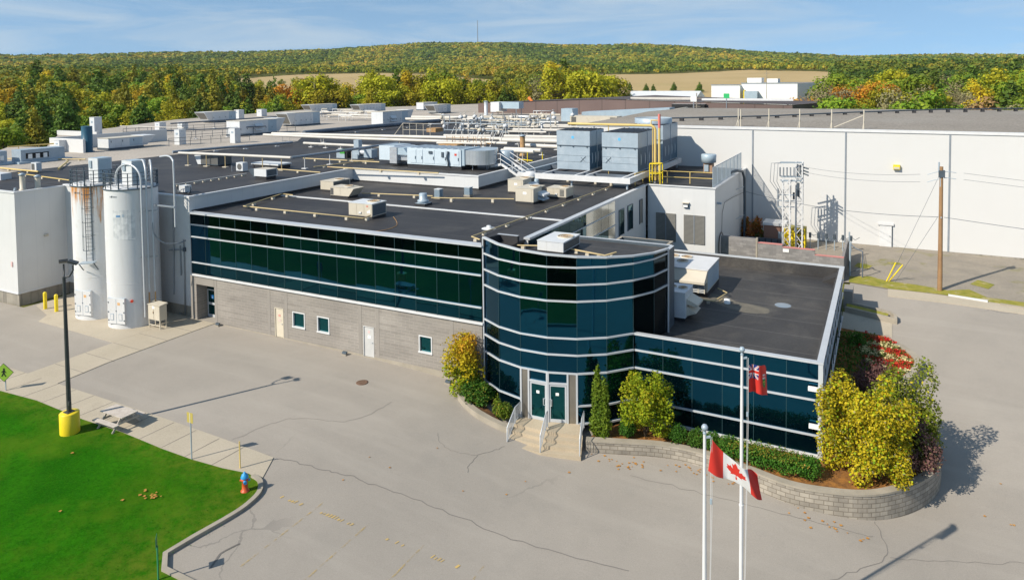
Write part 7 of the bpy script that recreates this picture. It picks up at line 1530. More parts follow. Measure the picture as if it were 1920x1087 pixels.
def limbs_mesh(name, h, r, mat, seed, spread=.3, n=6, start=.3, up=.55):
    rr = random.Random(seed); m = MB(); pts = [(0, 0, -.3)]; x = y = 0
    for i in range(1, 6): x += rr.gauss(0, .015) * h; y += rr.gauss(0, .015) * h; pts.append((x, y, h * i / 5))
    for a, b, k in zip(pts[:-1], pts[1:], range(5)): m.cyl(a, b, r * (1 - k * .18), mat, 7, r * (1 - (k + 1) * .18), caps=False)
    for i in range(n):
        u = start + (.95 - start) * i / n; p = Vector(pts[min(int(u * 5), 4)]).lerp(Vector(pts[min(int(u * 5) + 1, 5)]), u * 5 % 1); a = rr.uniform(0, 2 * PI) ; L = h * spread * rr.uniform(.7, 1.2)
        q = p + Vector((math.cos(a) * L, math.sin(a) * L, L * up)); m.cyl(p, q, r * .38 * (1.1 - u), mat, 5, r * .1, caps=False)
    o = m.build(name); me = o.data; bpy.data.objects.remove(o); return me
# ---- tree kinds for the woods: unit templates about ten metres high
def crown_blobs(kind, seed):
    rr = random.Random(seed); B = []
    if kind == 'pine':
        for i in range(11):
            z = 2.2 + i * .72; rad_ = 2.7 * (1 - (i / 11.5) ** 1.25) + .25; k = 6 if i < 8 else 3; o = rr.uniform(0, 6)
            for j in range(k):
                a = o + 2 * PI * j / k + rr.uniform(-.3, .3); q = rad_ * rr.uniform(.55, 1.0); B.append((math.cos(a) * q * .72, math.sin(a) * q * .72, z - .12 * q + rr.uniform(-.2, .2), q * .52, q * .52, .34))
        B.append((0, 0, 9.9, .28, .28, .6))
    elif kind == 'tall':
        for i in range(16): z = rr.uniform(2.4, 9.2); q = 1.7 * math.sin(PI * min(.95, (z - 1.2) / 9)) ** .6 + .2; a = rr.uniform(0, 6.28); B.append((math.cos(a) * q * .62, math.sin(a) * q * .62, z, rr.uniform(.7, 1.15), rr.uniform(.7, 1.15), rr.uniform(.8, 1.3)))
    elif kind == 'bush':
        for i in range(15): a = rr.uniform(0, 6.28); q = rr.uniform(0, 2.9); z = rr.uniform(1.2, 8 - q * 1.1); B.append((math.cos(a) * q, math.sin(a) * q, z, rr.uniform(1.0, 1.7), rr.uniform(1.0, 1.7), rr.uniform(.9, 1.5)))
    else:
        for i in range(22): a = rr.uniform(0, 6.28); q = rr.random() ** .6 * 3.0; z = 5.6 + rr.uniform(-2.6, 3.3) * math.sqrt(max(.05, 1 - (q / 3.4) ** 2)); B.append((math.cos(a) * q, math.sin(a) * q, z, rr.uniform(.9, 1.5), rr.uniform(.9, 1.5), rr.uniform(.75, 1.2)))
    return B
TREES = {}
def tree_kind(key, crown, mat, n, size, seed, trunk='bark', stretch=1.0, droop=0.0):
    var = []
    for v in range(3):
        c = leaf_mesh('crown', mat, crown_blobs(crown, seed + v * 17), n, size, seed + v, .72, .45, None, stretch, droop)
        t = limbs_mesh('trunk', 9.2 if crown in ('pine', 'tall') else 7.6, .19, trunk, seed + v, .28 if crown != 'pine' else .2, 9, .25, .5 if crown != 'pine' else .08); var.append((c, t))
    TREES[key] = var
tree_kind('pine', 'pine', 'pine', 3000, .46, 10, stretch=1.5, droop=.15); tree_kind('pine_warm', 'pine', 'pine_warm', 3000, .46, 60, stretch=1.5, droop=.15)
tree_kind('green', 'round', 'green', 2700, .46, 110); tree_kind('lime', 'round', 'lime', 2700, .45, 160); tree_kind('gold', 'tall', 'gold', 2000, .42, 210); tree_kind('lime_tall', 'tall', 'lime', 2000, .42, 260, 'bark_pale'); tree_kind('orange', 'round', 'orange', 2500, .45, 310); tree_kind('bare', 'round', 'bare', 1700, .33, 360, 'bark_pale'); tree_kind('rosy', 'bush', 'rosy', 2000, .42, 410); tree_kind('lime_bush', 'bush', 'lime', 2500, .45, 460); tree_kind('green_bush', 'bush', 'green', 2500, .45, 510)
TNAME = {'pine': 'pine_tree', 'pine_warm': 'pine_tree'}
def plant_tree(key, x, y, h, label, group, cat='tree', rr=R, wide=1.0, z=None):
    c, t = rr.choice(TREES[key]); z = float(terrain_z(x, y)) if z is None else z
    e = thing(TNAME.get(key, 'bush' if 'bush' in key else 'deciduous_tree'), label, cat, (x, y, z), group); s = h / 10; w = s * wide * rr.uniform(.9, 1.15); e.scale = (w, w, s); e.rotation_euler = (rr.uniform(-.03, .03), rr.uniform(-.03, .03), rr.uniform(0, 6.28))
    put(c, 'crown', e); put(t, 'trunk', e); return e
def polar(az, d): return d * math.sin(rad(az)), d * math.cos(rad(az))
KL = {'pine': 'dark green pine', 'pine_warm': 'olive tinged pine', 'green': 'green leafy tree', 'lime': 'yellow green leafy tree', 'gold': 'slender golden autumn tree', 'lime_tall': 'slender yellow green tree', 'orange': 'round orange autumn tree', 'bare': 'grey half bare tree', 'rosy': 'rosy brown bushy tree', 'lime_bush': 'broad yellow green bush', 'green_bush': 'broad green bush'}
def wood(where, marks, hm, pts, weights, hfun, seed):
    rr = random.Random(seed); keys = list(weights)
    for az, d in pts:
        x, y = polar(az, d)
        k = rr.choices(keys, [weights[q] for q in keys])[0]
        h = hfun(k, az, d, rr); size = 'tall' if h > hm * 1.08 else ('small' if h < hm * .9 else 'medium'); lm = next(t for a1, t in marks if az < a1)
        plant_tree(k, x, y, h, f'{size} {KL[k]} {where} {lm}', f'{size} {KL[k]}s {where} {lm}', 'bush' if 'bush' in k else 'tree', rr)
def scatter(a0, a1, dfun, n, mind, seed, ok=lambda a, d: True):
    rr = random.Random(seed); out = []; tries = 0
    while len(out) < n and tries < 60000:
        tries += 1; a = rr.uniform(a0, a1); d0, d1 = dfun(a); u = rr.random() ** 1.4; d = d0 + (d1 - d0) * u; p = polar(a, d)
        if ok(a, d) and all((p[0] - q[2]) ** 2 + (p[1] - q[3]) ** 2 > mind ** 2 for q in out): out.append((a, d, *p))
    return [(a, d) for a, d, _, _ in out]
# left wood: pines mixed with turning leaf trees, right up to the factory
LW = scatter(-69, -46.5, lambda a: (np.interp(a, [-69, -64, -58, -52, -46], [150, 165, 192, 205, 232]), np.interp(a, [-69, -52, -46], [430, 420, 330])), 205, 7.5, 21)
def hL(k, az, d, rr):
    b = np.interp(d, [160, 215, 300, 430], [12.5, 16, 19.5, 22]) * np.interp(az, [-66, -55, -49, -46], [1.0, 1.0, .9, .8])
    return b * (rr.uniform(.85, 1.08) if 'pine' in k else rr.uniform(.68, .92)) * (.55 if 'bush' in k else 1)
wood('in the dense wood', [(-62.5, 'by the grey street lamp'), (-59.5, 'beyond the blue exhaust stack'), (-56, 'beyond the white vent cabinets'), (-52, 'beyond the long dark rail pipe'), (0, 'beyond the louvred air handlers')], 17, LW, {'pine': 3, 'pine_warm': 3, 'green': 3.2, 'lime': 2.6, 'gold': .9, 'lime_bush': .5}, hL, 22)
# middle belt of light autumn trees behind the roofs
MW = scatter(-46.5, -20.2, lambda a: (np.interp(a, [-46, -40, -30, -20], [248, 262, 262, 255]), np.interp(a, [-46, -20], [312, 308])), 125, 5.6, 31)
def hM(k, az, d, rr):
    b = np.interp(az, [-46, -44, -41, -38.6, -36.5, -34.5, -31, -28, -26, -22.5, -20.3], [17, 19, 16, 23, 18, 22, 17, 16, 21, 24, 21]); return 1.1 * b * rr.uniform(.6, 1.05) * (.55 if 'bush' in k else 1)
wood('in the light tree belt', [(-42.5, 'beyond the maze of pipe stands'), (-38.5, 'beyond the side hooded air handler'), (-34, 'beyond the far louvred air handler'), (-29.5, 'beyond the pale steel flue'), (-25, 'beyond the orange windsock'), (0, 'beyond the brown building')], 16, MW, {'lime': 3, 'lime_tall': 3, 'gold': 1.2, 'green': 1.8, 'pine': .8, 'lime_bush': 2, 'bare': .4, 'orange': .25}, hM, 32)
# right belt behind the warehouse roof
RW = scatter(-3.9, 13, lambda a: (np.interp(a, [-4, 0, 9, 13], [172, 158, 150, 150]), 330), 150, 7.0, 41)
def hR(k, az, d, rr): return np.interp(d, [150, 200, 262], [14, 17.5, 21]) * rr.uniform(.66, 1.04) * (.6 if 'bush' in k else 1)
wood('behind the gravel warehouse roof', [(-1, 'next to the far white factory'), (3, 'past the braced roof posts'), (7.5, 'past the diagonal conduit'), (99, 'at the conduit end')], 15, RW, {'green': 3.4, 'lime': 2.4, 'pine': .5, 'orange': .3, 'gold': .7, 'bare': 1.2, 'rosy': .4, 'lime_bush': 1.2, 'green_bush': .8}, hR, 42)
plant_tree('orange', *polar(-5.2, 205), 14.6, 'broad orange yellow tree at the right corner of the far white factory', None, 'tree', R, .9)
# dark round bushes on the left field and little conifers by the white barn
rr = random.Random(9)
for i, (az, d, h) in enumerate([(-49.0, 560, 7.5), (-48.5, 585, 6), (-48.0, 560, 9), (-47.3, 600, 7), (-46.4, 640, 7.5), (-45.5, 690, 7), (-44.8, 700, 8), (-44.3, 690, 8.5), (-43.4, 690, 8), (-42.8, 720, 8)]):
    x, y = polar(az, d); c, t = TREES['green_bush'][i % 3]; e = thing('bush', 'dark round bush in a row on the tan field, far left', 'bush', (x, y, float(terrain_z(x, y))), 'dark round bushes on the far field'); s = h / 10; e.scale = (s * 1.2, s * 1.2, s); e.rotation_euler[2] = i; put(c, 'crown', e); put(t, 'trunk', e)
for i, az in enumerate([-20.0, -18.9, -17.6, -17.0, -15.4, -13.4, -11.6, -9.8, -9.0]):
    x, y = polar(az, 465 + 8 * math.sin(i * 2)); plant_tree('pine', x, y, rr.uniform(5.5, 7.5), 'small dark conifer in the row between tan field and white barn', 'small conifers in front of the tan field', 'tree', rr, 1.2)
# trees at the near side of the lawn, mirrored in the glass
for i in range(13):
    x = -72 + i * 6.2 + rr.uniform(-1.5, 1.5); y = rr.uniform(-3, 3.5); plant_tree(rr.choice(['green', 'green', 'pine', 'green_bush']), x, y, rr.uniform(7, 9.5), 'green tree at the near edge of the lawn facing the office', 'trees at the near edge of the lawn', 'tree', rr, 1.1, G(x, y))

# ---- far woodland on the hills: one mass nobody could count
def far_woods(name, d0, d1, steps, K, fs, seed):
    g = np.random.default_rng(seed); P = []
    for d in np.geomspace(d0, d1, steps):
        sp = max(6.2, .0085 * d); aw = math.degrees(sp / d); az = np.arange(-75, 20, aw); az = az + g.uniform(-.5, .5, len(az)) * aw; dd = d * (1 + g.uniform(-.008, .008, len(az)))
        f1 = (az > -49.8) & (az < -29.5) & (d > 350) & (d < np.interp(az, [-49.8, -46, -40, -35, -29.5], [800, 920, 950, 870, 630]))
        f2 = (az > -22.0) & (az < -3.4) & (d > 330) & (d < np.interp(az, [-22, -16, -10, -3.4], [850, 890, 990, 790]))
        near = (d < 420) & (az < -46) | (d < 450) & (az > -30) & (az < -21)
        keep = ~(f1 | f2 | near) & ~((az > -50) & (az < -3) & (d < 360)); keep &= g.random(len(az)) > (.06 if d > 700 else .15)
        P.append(np.c_[az[keep], dd[keep]])
    P = np.concatenate(P); n = len(P); a = np.radians(P[:, 0]); X = P[:, 1] * np.sin(a); Y = P[:, 1] * np.cos(a); Z = terrain_z(X, Y)
    h = np.where(P[:, 1] < 750, g.uniform(8, 16, n), np.clip(.0062 * P[:, 1], 9, 17) * g.uniform(.75, 1.25, n)); w = np.maximum(h * g.uniform(.30, .45, n), P[:, 1] * .0048)
    d = g.normal(size=(n, K, 3)); d /= np.linalg.norm(d, axis=2)[:, :, None]; d[:, :, 2] = np.abs(d[:, :, 2]) - .25
    c = np.stack([X, Y, Z + h * .52], 1)[:, None, :] + d * np.stack([w, w, h * .5], 1)[:, None, :] * g.uniform(.6, 1.08, (n, K, 1))
    nr = d + g.normal(size=(n, K, 3)) * .35 + np.array([0, 0, .2]); nr /= np.linalg.norm(nr, axis=2)[:, :, None]; t = np.cross(nr, g.normal(size=(n, K, 3))); t /= np.linalg.norm(t, axis=2)[:, :, None]; u = np.cross(nr, t); s = (w * fs)[:, None, None] * g.uniform(.6, 1.2, (n, K, 1)); t = t * s; u = u * s
    V = np.stack([c - t, c + u, c + t, c - u], 2).reshape(-1, 3); N = n * K
    me = bpy.data.meshes.new(name); me.vertices.add(4 * N); me.vertices.foreach_set('co', V.ravel()); me.loops.add(4 * N); me.loops.foreach_set('vertex_index', np.arange(4 * N, dtype=np.int32)); me.polygons.add(N); me.polygons.foreach_set('loop_start', np.arange(0, 4 * N, 4, dtype=np.int32)); me.polygons.foreach_set('loop_total', np.full(N, 4, np.int32))
    me.materials.append(WOOD); me.update(calc_edges=True)
    patch = .5 + .22 * np.sin(X * .006 + 1) * np.cos(Y * .005) + .2 * np.sin(X * .017 + Y * .011) + .14 * np.sin(X * .041 - Y * .033 + 2)
    base = np.clip(g.normal(.40, .13, n) + (patch - .5) * .75, .02, .98); base = np.where(g.random(n) < .10, g.uniform(.02, .15, n), base); tint = np.clip(base[:, None] + g.normal(0, .07, (n, K)), 0, 1)
    at = me.attributes.new('tint', 'FLOAT', 'FACE'); at.data.foreach_set('value', tint.ravel().astype(np.float32)); o = put(me, name); o['kind'] = 'stuff'
WOOD = leaf_mat('mixed autumn woodland', [(.05, .10, .018), (.09, .15, .02), (.15, .20, .022), (.24, .25, .028), (.35, .30, .03), (.45, .33, .035), (.48, .27, .045)], .22, 0)
far_woods('near_woodland', 330, 760, 66, 80, .21, 5); far_woods('far_woodland', 760, 3350, 130, 26, .36, 6)

# ---- planting round the building
def shrub(name, label, x, y, zb, blobs, parts, group=None, cat='shrub', stems=True, seed=1):
    t = thing(name, label, cat, (x, y, zb), group)
    for i, (mat, n, size, bl) in enumerate(parts): put(leaf_mesh('foliage', mat, bl or blobs, n, size, seed + i, .45, .5), 'foliage', t)
    if stems:
        rr = random.Random(seed); m = MB(); top = max(b[2] for b in blobs); w = max(abs(b[0]) for b in blobs)
        for i in range(9): a = rr.uniform(0, 6.28); q = rr.uniform(.3, .9) * w; m.cyl((0, 0, -.1), (math.cos(a) * q, math.sin(a) * q, top * rr.uniform(.5, .95)), .03, 'bark', 5, .008, caps=False)
        o = m.build('stems', t); o.data.transform(Matrix.Translation(Vector((x, y, zb))))
    return t
def dome(w, d, h, n, seed, z0=.25, lump=.3, flat=.0):
    rr = random.Random(seed); B = []
    for i in range(n):
        a = rr.uniform(0, 6.28); q = math.sqrt(rr.random()); z = z0 * h + (h * (1 - z0) - lump * h * .35) * rr.random() * (1 - flat * q); k = math.sqrt(max(.08, 1 - ((z / h) - .45) ** 2 * 1.9)); r = lump * rr.uniform(.65, 1.15)
        B.append((math.cos(a) * q * w * k, math.sin(a) * q * d * k, z, r * w, r * d, r * h * .55))
    return B
shrub('tall_shrub', 'orange and yellow leaved tall shrub at the left corner of the glass drum', -22.35, 34.75, -.55, dome(.98, .9, 3.55, 26, 3, .16, .42), [('shrub_gold', 2600, .14, None), ('shrub_orange', 2200, .14, [(b[0] * .9, b[1] * .9, b[2] + 1.2, b[3], b[4], b[5]) for b in dome(.95, .85, 2.3, 16, 4, .2, .4)]), ('shrub_lime', 2300, .14, dome(1.0, .9, 1.9, 14, 5, .2, .4))], seed=11)
shrub('tall_shrub', 'lime and yellow shrub between the cedar and the clipped balls', -11.3, 35.35, -1.05, dome(1.4, 1.2, 3.6, 36, 6, .12, .30, .15), [('shrub_lime', 7800, .135, None)], seed=21)
shrub('tall_shrub', 'huge bright yellow shrub at the right front corner of the low wing', -.75, 36.55, -1.05, dome(2.2, 1.7, 5.7, 58, 8, .08, .24, .45), [('shrub_gold', 16500, .135, None), ('shrub_lime', 4500, .135, None), ('olive', 2500, .12, None), ('bare', 1500, .10, None)], seed=31)
shrub('tall_shrub', 'olive green shrub behind and right of the huge yellow one', 1.05, 39.2, -1.05, dome(1.35, 1.8, 4.5, 30, 12, .12, .38), [('olive', 8500, .14, None), ('shrub_lime', 1500, .14, None), ('bare', 1000, .12, None)], seed=41)
shrub('tall_shrub', 'brown purple shrub low at the right bend of the planter wall', 1.55, 38.2, -1.05, dome(1.0, 1.3, 2.4, 20, 15, .12, .38), [('purple', 2600, .13, None), ('bare', 700, .1, None)], seed=51)
shrub('tall_shrub', 'dull purple shrub between the flower bed and the yellow shrub', -.3, 44.6, -.9, dome(1.25, 1.5, 2.1, 20, 18, .12, .4), [('purple', 3400, .13, None)], seed=61)
shrub('low_shrub', 'dark green low shrub in the shade of the low wing side', -1.7, 43.2, -.9, dome(.9, 1.3, 1.1, 12, 19, .15, .45), [('box', 2000, .13, None)], seed=66, stems=False)
shrub('low_shrub', 'small green plant at the back of the flower bed', -1.6, 51.6, -.35, dome(.6, .6, .9, 9, 20, .15, .45), [('box', 900, .12, None)], seed=68, stems=False)
def cedar():
    rr = random.Random(3); t = thing('cedar', 'narrow two pointed green cedar right of the entrance steps', 'cedar', (-13.5, 34.4, -1.1)); B = []
    for ox, oy, h, w in ((-.12, 0, 3.8, .42), (.22, .05, 3.25, .36)):
        for i in range(22): u = i / 21; z = .15 + u * (h - .25); q = w * (1 - u ** 1.7) ** .8 * (.75 + .25 * min(1, u * 6)) + .05; a = rr.uniform(0, 6.28); B.append((ox + math.cos(a) * q * .2, oy + math.sin(a) * q * .2, z, q * .82, q * .82, .24))
    put(leaf_mesh('foliage', 'cedar', B, 6500, .105, 71, .6, .6, None, 1.6, -.6), 'foliage', t)
    m = MB(); m.cyl((-13.5, 34.4, -1.3), (-13.5, 34.4, 1.6), .06, 'bark', 6, .02); m.build('trunk', t)
cedar()
for lb, x, y, w, d, h, s in (('low spreading green shrub beside the orange shrub in the left planter', -21.6, 34.4, .75, .7, .85, 80), ('dark green low shrub in the middle of the left planter', -20.5, 33.95, .85, .7, .95, 81)): shrub('low_shrub', lb, x, y, max(G(x, y) + .25, -1.1), dome(w, d, h, 16, s, .2, .42), [('box', 3000, .12, None), ('hedge_tip', 400, .12, None)], seed=s, stems=False)
shrub('low_shrub', 'yellow green upright small shrub next to the left handrail', -19.05, 33.6, -1.0, dome(.48, .45, 1.25, 14, 83, .14, .5), [('cedar', 2200, .10, None), ('hedge_tip', 500, .1, None)], seed=84, stems=False)
def ball(lb, x, y, r, s): shrub('box_ball', lb, x, y, -1.05, None or [(0, 0, r * .85, r * .95, r * .95, r * .9)] + dome(r * .9, r * .9, r * 1.75, 14, s, .2, .38), [('box', 2400, .085, None)], 'clipped round green bushes along the low wing', seed=s, stems=False)
ball('clipped dark green ball under the left side of the lime shrub', -12.15, 34.9, .42, 90); ball('clipped green ball first to the right of the lime shrub', -9.55, 35.45, .52, 91); ball('clipped green ball second to the right of the lime shrub', -8.5, 35.45, .50, 92); ball('slightly yellow green ball third to the right of the lime shrub', -7.75, 35.5, .48, 93); ball('clipped green ball at the left end of the long hedge', -7.0, 35.35, .52, 94); ball('clipped green ball at the right end of the long hedge, touching the huge yellow shrub', -3.0, 34.95, .56, 95)
def hedge():
    t = thing('hedge', 'long clipped green hedge with rust tinged top between two green balls', 'hedge', (-5, 35, -1.05)); rr = random.Random(4); B = []
    for i in range(22):
        x = -1.5 + 3.2 * i / 21
        for k in range(2): B.append((x + rr.uniform(-.1, .1), -.05 * x + (-.2 if k else .25) + rr.uniform(-.08, .08), .5 + rr.uniform(-.06, .08), .36, .36, .44))
    put(leaf_mesh('foliage', 'box', B, 5200, .095, 96, .5, .6), 'foliage', t); put(leaf_mesh('foliage', 'hedge_tip', [(b[0], b[1], .78, .34, .34, .17) for b in B], 1700, .09, 97, .4, .5), 'foliage', t)
hedge()
gc = leaf_mesh('ground_cover', 'box', [(x, y, cope_z(x, y) + .05, .55, .55, .22) for x in np.arange(-2.3, -.2, .75) for y in np.arange(41.5, 53, .8)] + [(x, y, -1.0, .4, .5, .2) for x in np.arange(.6, 2, .6) for y in np.arange(41.2, 43.5, .7)], 7000, .13, 400, .4, .4); gco = put(gc, 'ground_cover'); gco['kind'] = 'stuff'
def flower_bed():
    rm = [leaf_mesh('bloom', 'redfl', dome(.24, .24, .32, 5, 200 + i, .3, .5), 90, .10, 200 + i, .4, .5) for i in range(3)]; wm = [leaf_mesh('bloom', 'whitefl', dome(.27, .27, .34, 5, 220 + i, .3, .5), 90, .12, 220 + i, .4, .5) for i in range(3)]; gm = leaf_mesh('leaves', 'box', dome(.26, .26, .22, 5, 240, .2, .5), 40, .1, 240)
    rr = random.Random(12); n = 0
    for j in range(13):
        y = 46.4 + j * .54; x1 = np.interp(y, [46, 47.4, 48.9, 50.2, 51.3, 52.2, 53.2], [.75, 1.0, 1.5, 1.75, 1.45, .9, .3]); x0 = np.interp(y, [46, 49, 53.4], [.3, -1.0, -2.0]); k = int((x1 - x0) / .46)
        for i in range(k):
            x = x0 + (i + .5) * (x1 - x0) / k + rr.uniform(-.08, .08); yy = y + rr.uniform(-.12, .12); w = (j % 3 == 1) if rr.random() > .2 else rr.random() < .35; z = cope_z(x, yy) - .06; sun = x > .1
            e = thing('flowering_plant', f"{'cream' if w else 'red'} flowering plant in the bed at the driveway bend", 'flower', (x, yy, z), f"{'cream' if w else 'red'} flowers in the curved bed"); e.rotation_euler[2] = rr.uniform(0, 6); s = rr.uniform(.85, 1.2); e.scale = (s, s, s); put(rr.choice(wm if w else rm), 'bloom', e); put(gm, 'leaves', e)
flower_bed()
shrub('sumac', 'red and green sumac bush in the corner of annex and warehouse', -12.6, 75.6, .7, dome(.9, .8, 2.5, 16, 300, .25, .4), [('sumac', 1300, .28, None)], seed=301)
shrub('low_shrub', 'brown weedy shrub beside the sumac behind the block wall', -11.3, 75.9, .7, dome(.9, .7, 1.2, 9, 310, .2, .4), [('bare', 500, .2, None), ('olive', 300, .2, None)], seed=311)
def ground_litter():
    g = np.random.default_rng(3)
    # tufts that give the lawn a nap
    n = 9000; X = g.uniform(-60, -24.9, n); Y = g.uniform(10, 22.4, n); k = g.random(n) < np.where(Y > 0, 1, 0); X = X[k]; Y = Y[k]; n = len(X); Z = gz(X, Y) + .08; s = g.uniform(.012, .03, n); a = g.uniform(0, 6.28, n); h = g.uniform(.015, .035, n); l = g.normal(0, .03, (n, 2))
    p0 = np.c_[X - np.cos(a) * s, Y - np.sin(a) * s, Z]; p1 = np.c_[X + np.cos(a) * s, Y + np.sin(a) * s, Z]; p2 = np.c_[X + l[:, 0], Y + l[:, 1], Z + h]
    V = np.stack([p0, p1, p2], 1).reshape(-1, 3); me = bpy.data.meshes.new('grass_tufts'); me.vertices.add(3 * n); me.vertices.foreach_set('co', V.ravel()); me.loops.add(3 * n); me.loops.foreach_set('vertex_index', np.arange(3 * n, dtype=np.int32)); me.polygons.add(n); me.polygons.foreach_set('loop_start', np.arange(0, 3 * n, 3, dtype=np.int32)); me.polygons.foreach_set('loop_total', np.full(n, 3, np.int32)); me.materials.append(mt['grass_blade']); me.update(calc_edges=True); o = put(me, 'grass_tufts'); o['kind'] = 'stuff'
    m = MB(); rr = random.Random(6)
    for cx, cy, n_, sp in ((-29.4, 19.6, 12, .3), (-29.0, 19.75, 5, .2), (-33, 19, 5, 4), (-12.2, 33.4, 26, .8), (-9.0, 34.3, 16, .7), (-7.2, 34.3, 10, .5), (-2.2, 33.2, 18, .9), (.6, 64.2, 40, .5), (-20, 28, 8, 6), (3, 38, 12, 3)):
        for i in range(n_): x, y = rr.gauss(cx, sp), rr.gauss(cy, sp * .4); z = G(x, y) + (.12 if y < 22.3 and x < -25 else .02); a = rr.uniform(0, 6); s = rr.uniform(.04, .09); m.quad((x - s * math.cos(a), y - s * math.sin(a), z), (x + s * math.sin(a), y - s * math.cos(a), z + .02), (x + s * math.cos(a), y + s * math.sin(a), z), (x - s * math.sin(a), y + s * math.cos(a), z + .015), 'dry_leaf')
    o = m.build('fallen_leaves'); o['kind'] = 'stuff'
mt['dry_leaf'] = M('dry fallen leaf', (.48, .24, .05), (.35, .15, .03), .8, ns=5)
ground_litter()
# ------------------------------------------------------------------ far fields and buildings
terrain_patch('field', -49.8, -29.5, [365, 365, 365], [800, 930, 960, 880, 640], 'field', .5)
terrain_patch('field', -22.0, -3.4, [335, 335, 335], [860, 900, 1000, 800], 'field', .5)
def far_buildings():
    b = thing('brown_factory', 'long low brown clad building with dark shallow roof beyond the black roof', 'building', (-60, 165, 0))
    m = MB(); y0 = 160; m.add([(-97, y0, 0), (-18, y0, 0), (-18, y0, 11.9), (-40, y0, 12.5), (-62, y0, 13.0), (-97, y0, 11.8)], [(0, 1, 2, 3, 4, 5)], 'brown_wall'); m.quad((-18, y0, 0), (-10, 215, 0), (-10, 215, 11), (-18, y0, 11.9), 'brown_wall'); m.quad((-97, 215, 0), (-97, y0, 0), (-97, y0, 11.8), (-97, 215, 11), 'brown_wall'); m.build('wall', b)
    m = MB(); m.add([(-97.3, y0 - .2, 11.85), (-62, y0 - .2, 13.05), (-40, y0 - .2, 12.55), (-17.7, y0 - .2, 11.95), (-9.7, 216, 11.1), (-36, 218, 11.5), (-66, 218, 12.5), (-97, 216, 11.2)], [(0, 1, 6, 7), (1, 2, 5, 6), (2, 3, 4, 5)], 'brown_roof'); m.build('roof', b)
    m = MB(); m.box(-44, -36.5, y0 - 2, y0 - .01, 9.7, 12.0, 'dark', 'white_trim'); m.box(-39, -18.5, y0 + 6, y0 + 6.4, 12.6, 13.1, 'white_trim'); m.box(-58, -42, y0 + 10, y0 + 10.5, 12.6, 13.2, 'pipe_white'); m.build('roof_walkway', b)
    b = thing('white_barn', 'long low white barn with pale metal roof before the tan field', 'building', (-90, 290, 0)); x0, x1, y0 = -101, -71, 292
    z0 = float(terrain_z(-85, 290)); m = MB(); m.box(x0, x1, y0, y0 + 14, z0 - 2, 9.8, 'white_trim'); m.build('wall', b)
    m = MB(); m.extrude_x([(y0 - .8, 9.7), (y0 + 14.8, 9.7), (y0 + 7, 12.3)], x0 - .5, x1 + .5, 'white_metal'); m.build('roof', b)
    b = thing('white_factory', 'far white box factory with two white roof housings and a grey shutter', 'building', (-55, 340, 0)); m = MB(); m.box(-73, -60, 330, 352, -2, 14.3, 'paper', 'roof_gravel'); m.prism([(-60, 334), (-35.5, 334), (-31, 415), (-60, 415)], -2, 15.0, 'paper', 'roof_gravel'); m.build('wall', b)
    m = MB(); m.box(-58.5, -52, 340, 348, 15, 17.6, 'paper'); m.box(-50, -45, 342, 350, 15, 17.2, 'paper'); m.build('roof_housing', b)
    m = MB(); m.box(-58, -52.4, 330, 333.9, 5.5, 11.6, 'blue_grey'); m.box(-57.8, -52.6, 329.9, 330, 5.6, 7.4, 'louvre'); m.box(-58.6, -58.1, 331, 333.9, 3, 12, 'yellow'); m.build('plant_box', b)
    m = MB()
    for s in (0, 1): m.box(-73.2 + s * 13, -59.8 + s * 24.6, 329.8 + s * 4, 330 + s * 4, 14.3 + s * .7, 14.7 + s * .7, 'pipe_grey')
    m.build('roof_edge', b)
    for lb, x, y, h in (('far wooden power pole before the white factory wall', -46, 315, 19), ('grey service pole before the brown building', -38, 157, 14.5)):
        z = float(terrain_z(x, y)); m = MB(); m.cyl((x, y, z), (x, y, z + h), .16, 'bark_pale', 7, .1); m.beam((x - 1.2, y, z + h - 1.2), (x + 1.2, y, z + h - 1.2), .14, .14, 'bark_pale'); m.beam((x - .9, y, z + h - 3), (x + .9, y, z + h - 3), .12, .12, 'bark_pale'); tag(m.build('power_pole', loc=(x, y, z)), lb, 'utility pole')
    x, y = polar(-31.2, 2950); z = float(terrain_z(x, y)); m = MB(); m.cyl((x, y, z), (x, y, z + 112), 2.0, 'pipe_grey', 6, 1.2); tag(m.build('radio_mast', loc=(x, y, z)), 'thin grey radio mast standing on the far ridge', 'mast')
    x, y = -128, 55; z = 0; t = thing('street_lamp', 'slim grey street lamp against the dark trees at the left edge', 'street lamp', (x, y, z)); m = MB(); m.cyl((x, y, z), (x, y, z + 11.8), .14, 'galv', 8, .08); m.build('pole', t); m = MB(); m.hexa([(x - .1, y - .2, z + 11.7), (x + .1, y - .2, z + 11.7), (x + .5, y + 1.6, z + 11.9), (x + .1, y + 1.6, z + 11.9)], [(x - .1, y - .2, z + 11.85), (x + .1, y - .2, z + 11.85), (x + .5, y + 1.6, z + 12.1), (x + .1, y + 1.6, z + 12.1)], 'galv'); m.build('lamp_head', t)
    # signs and posts on the ground between black roof and brown building
    for lb, x, y, h, mat in (('white square sign beyond the cooling towers', -34.5, 140, 14.2, 'paper'), ('post with green light panel before the brown wall', -30, 150, 14.6, M('traffic green', (.03, .45, .14)))):
        z = 0; m = MB(); m.cyl((x, y, 0), (x, y, h), .1, 'pipe_grey', 6); m.box(x - .6, x + .6, y - .1, y, h - 1.0, h, mat); tag(m.build('sign_post', loc=(x, y, 0)), lb, 'sign')
far_buildings()
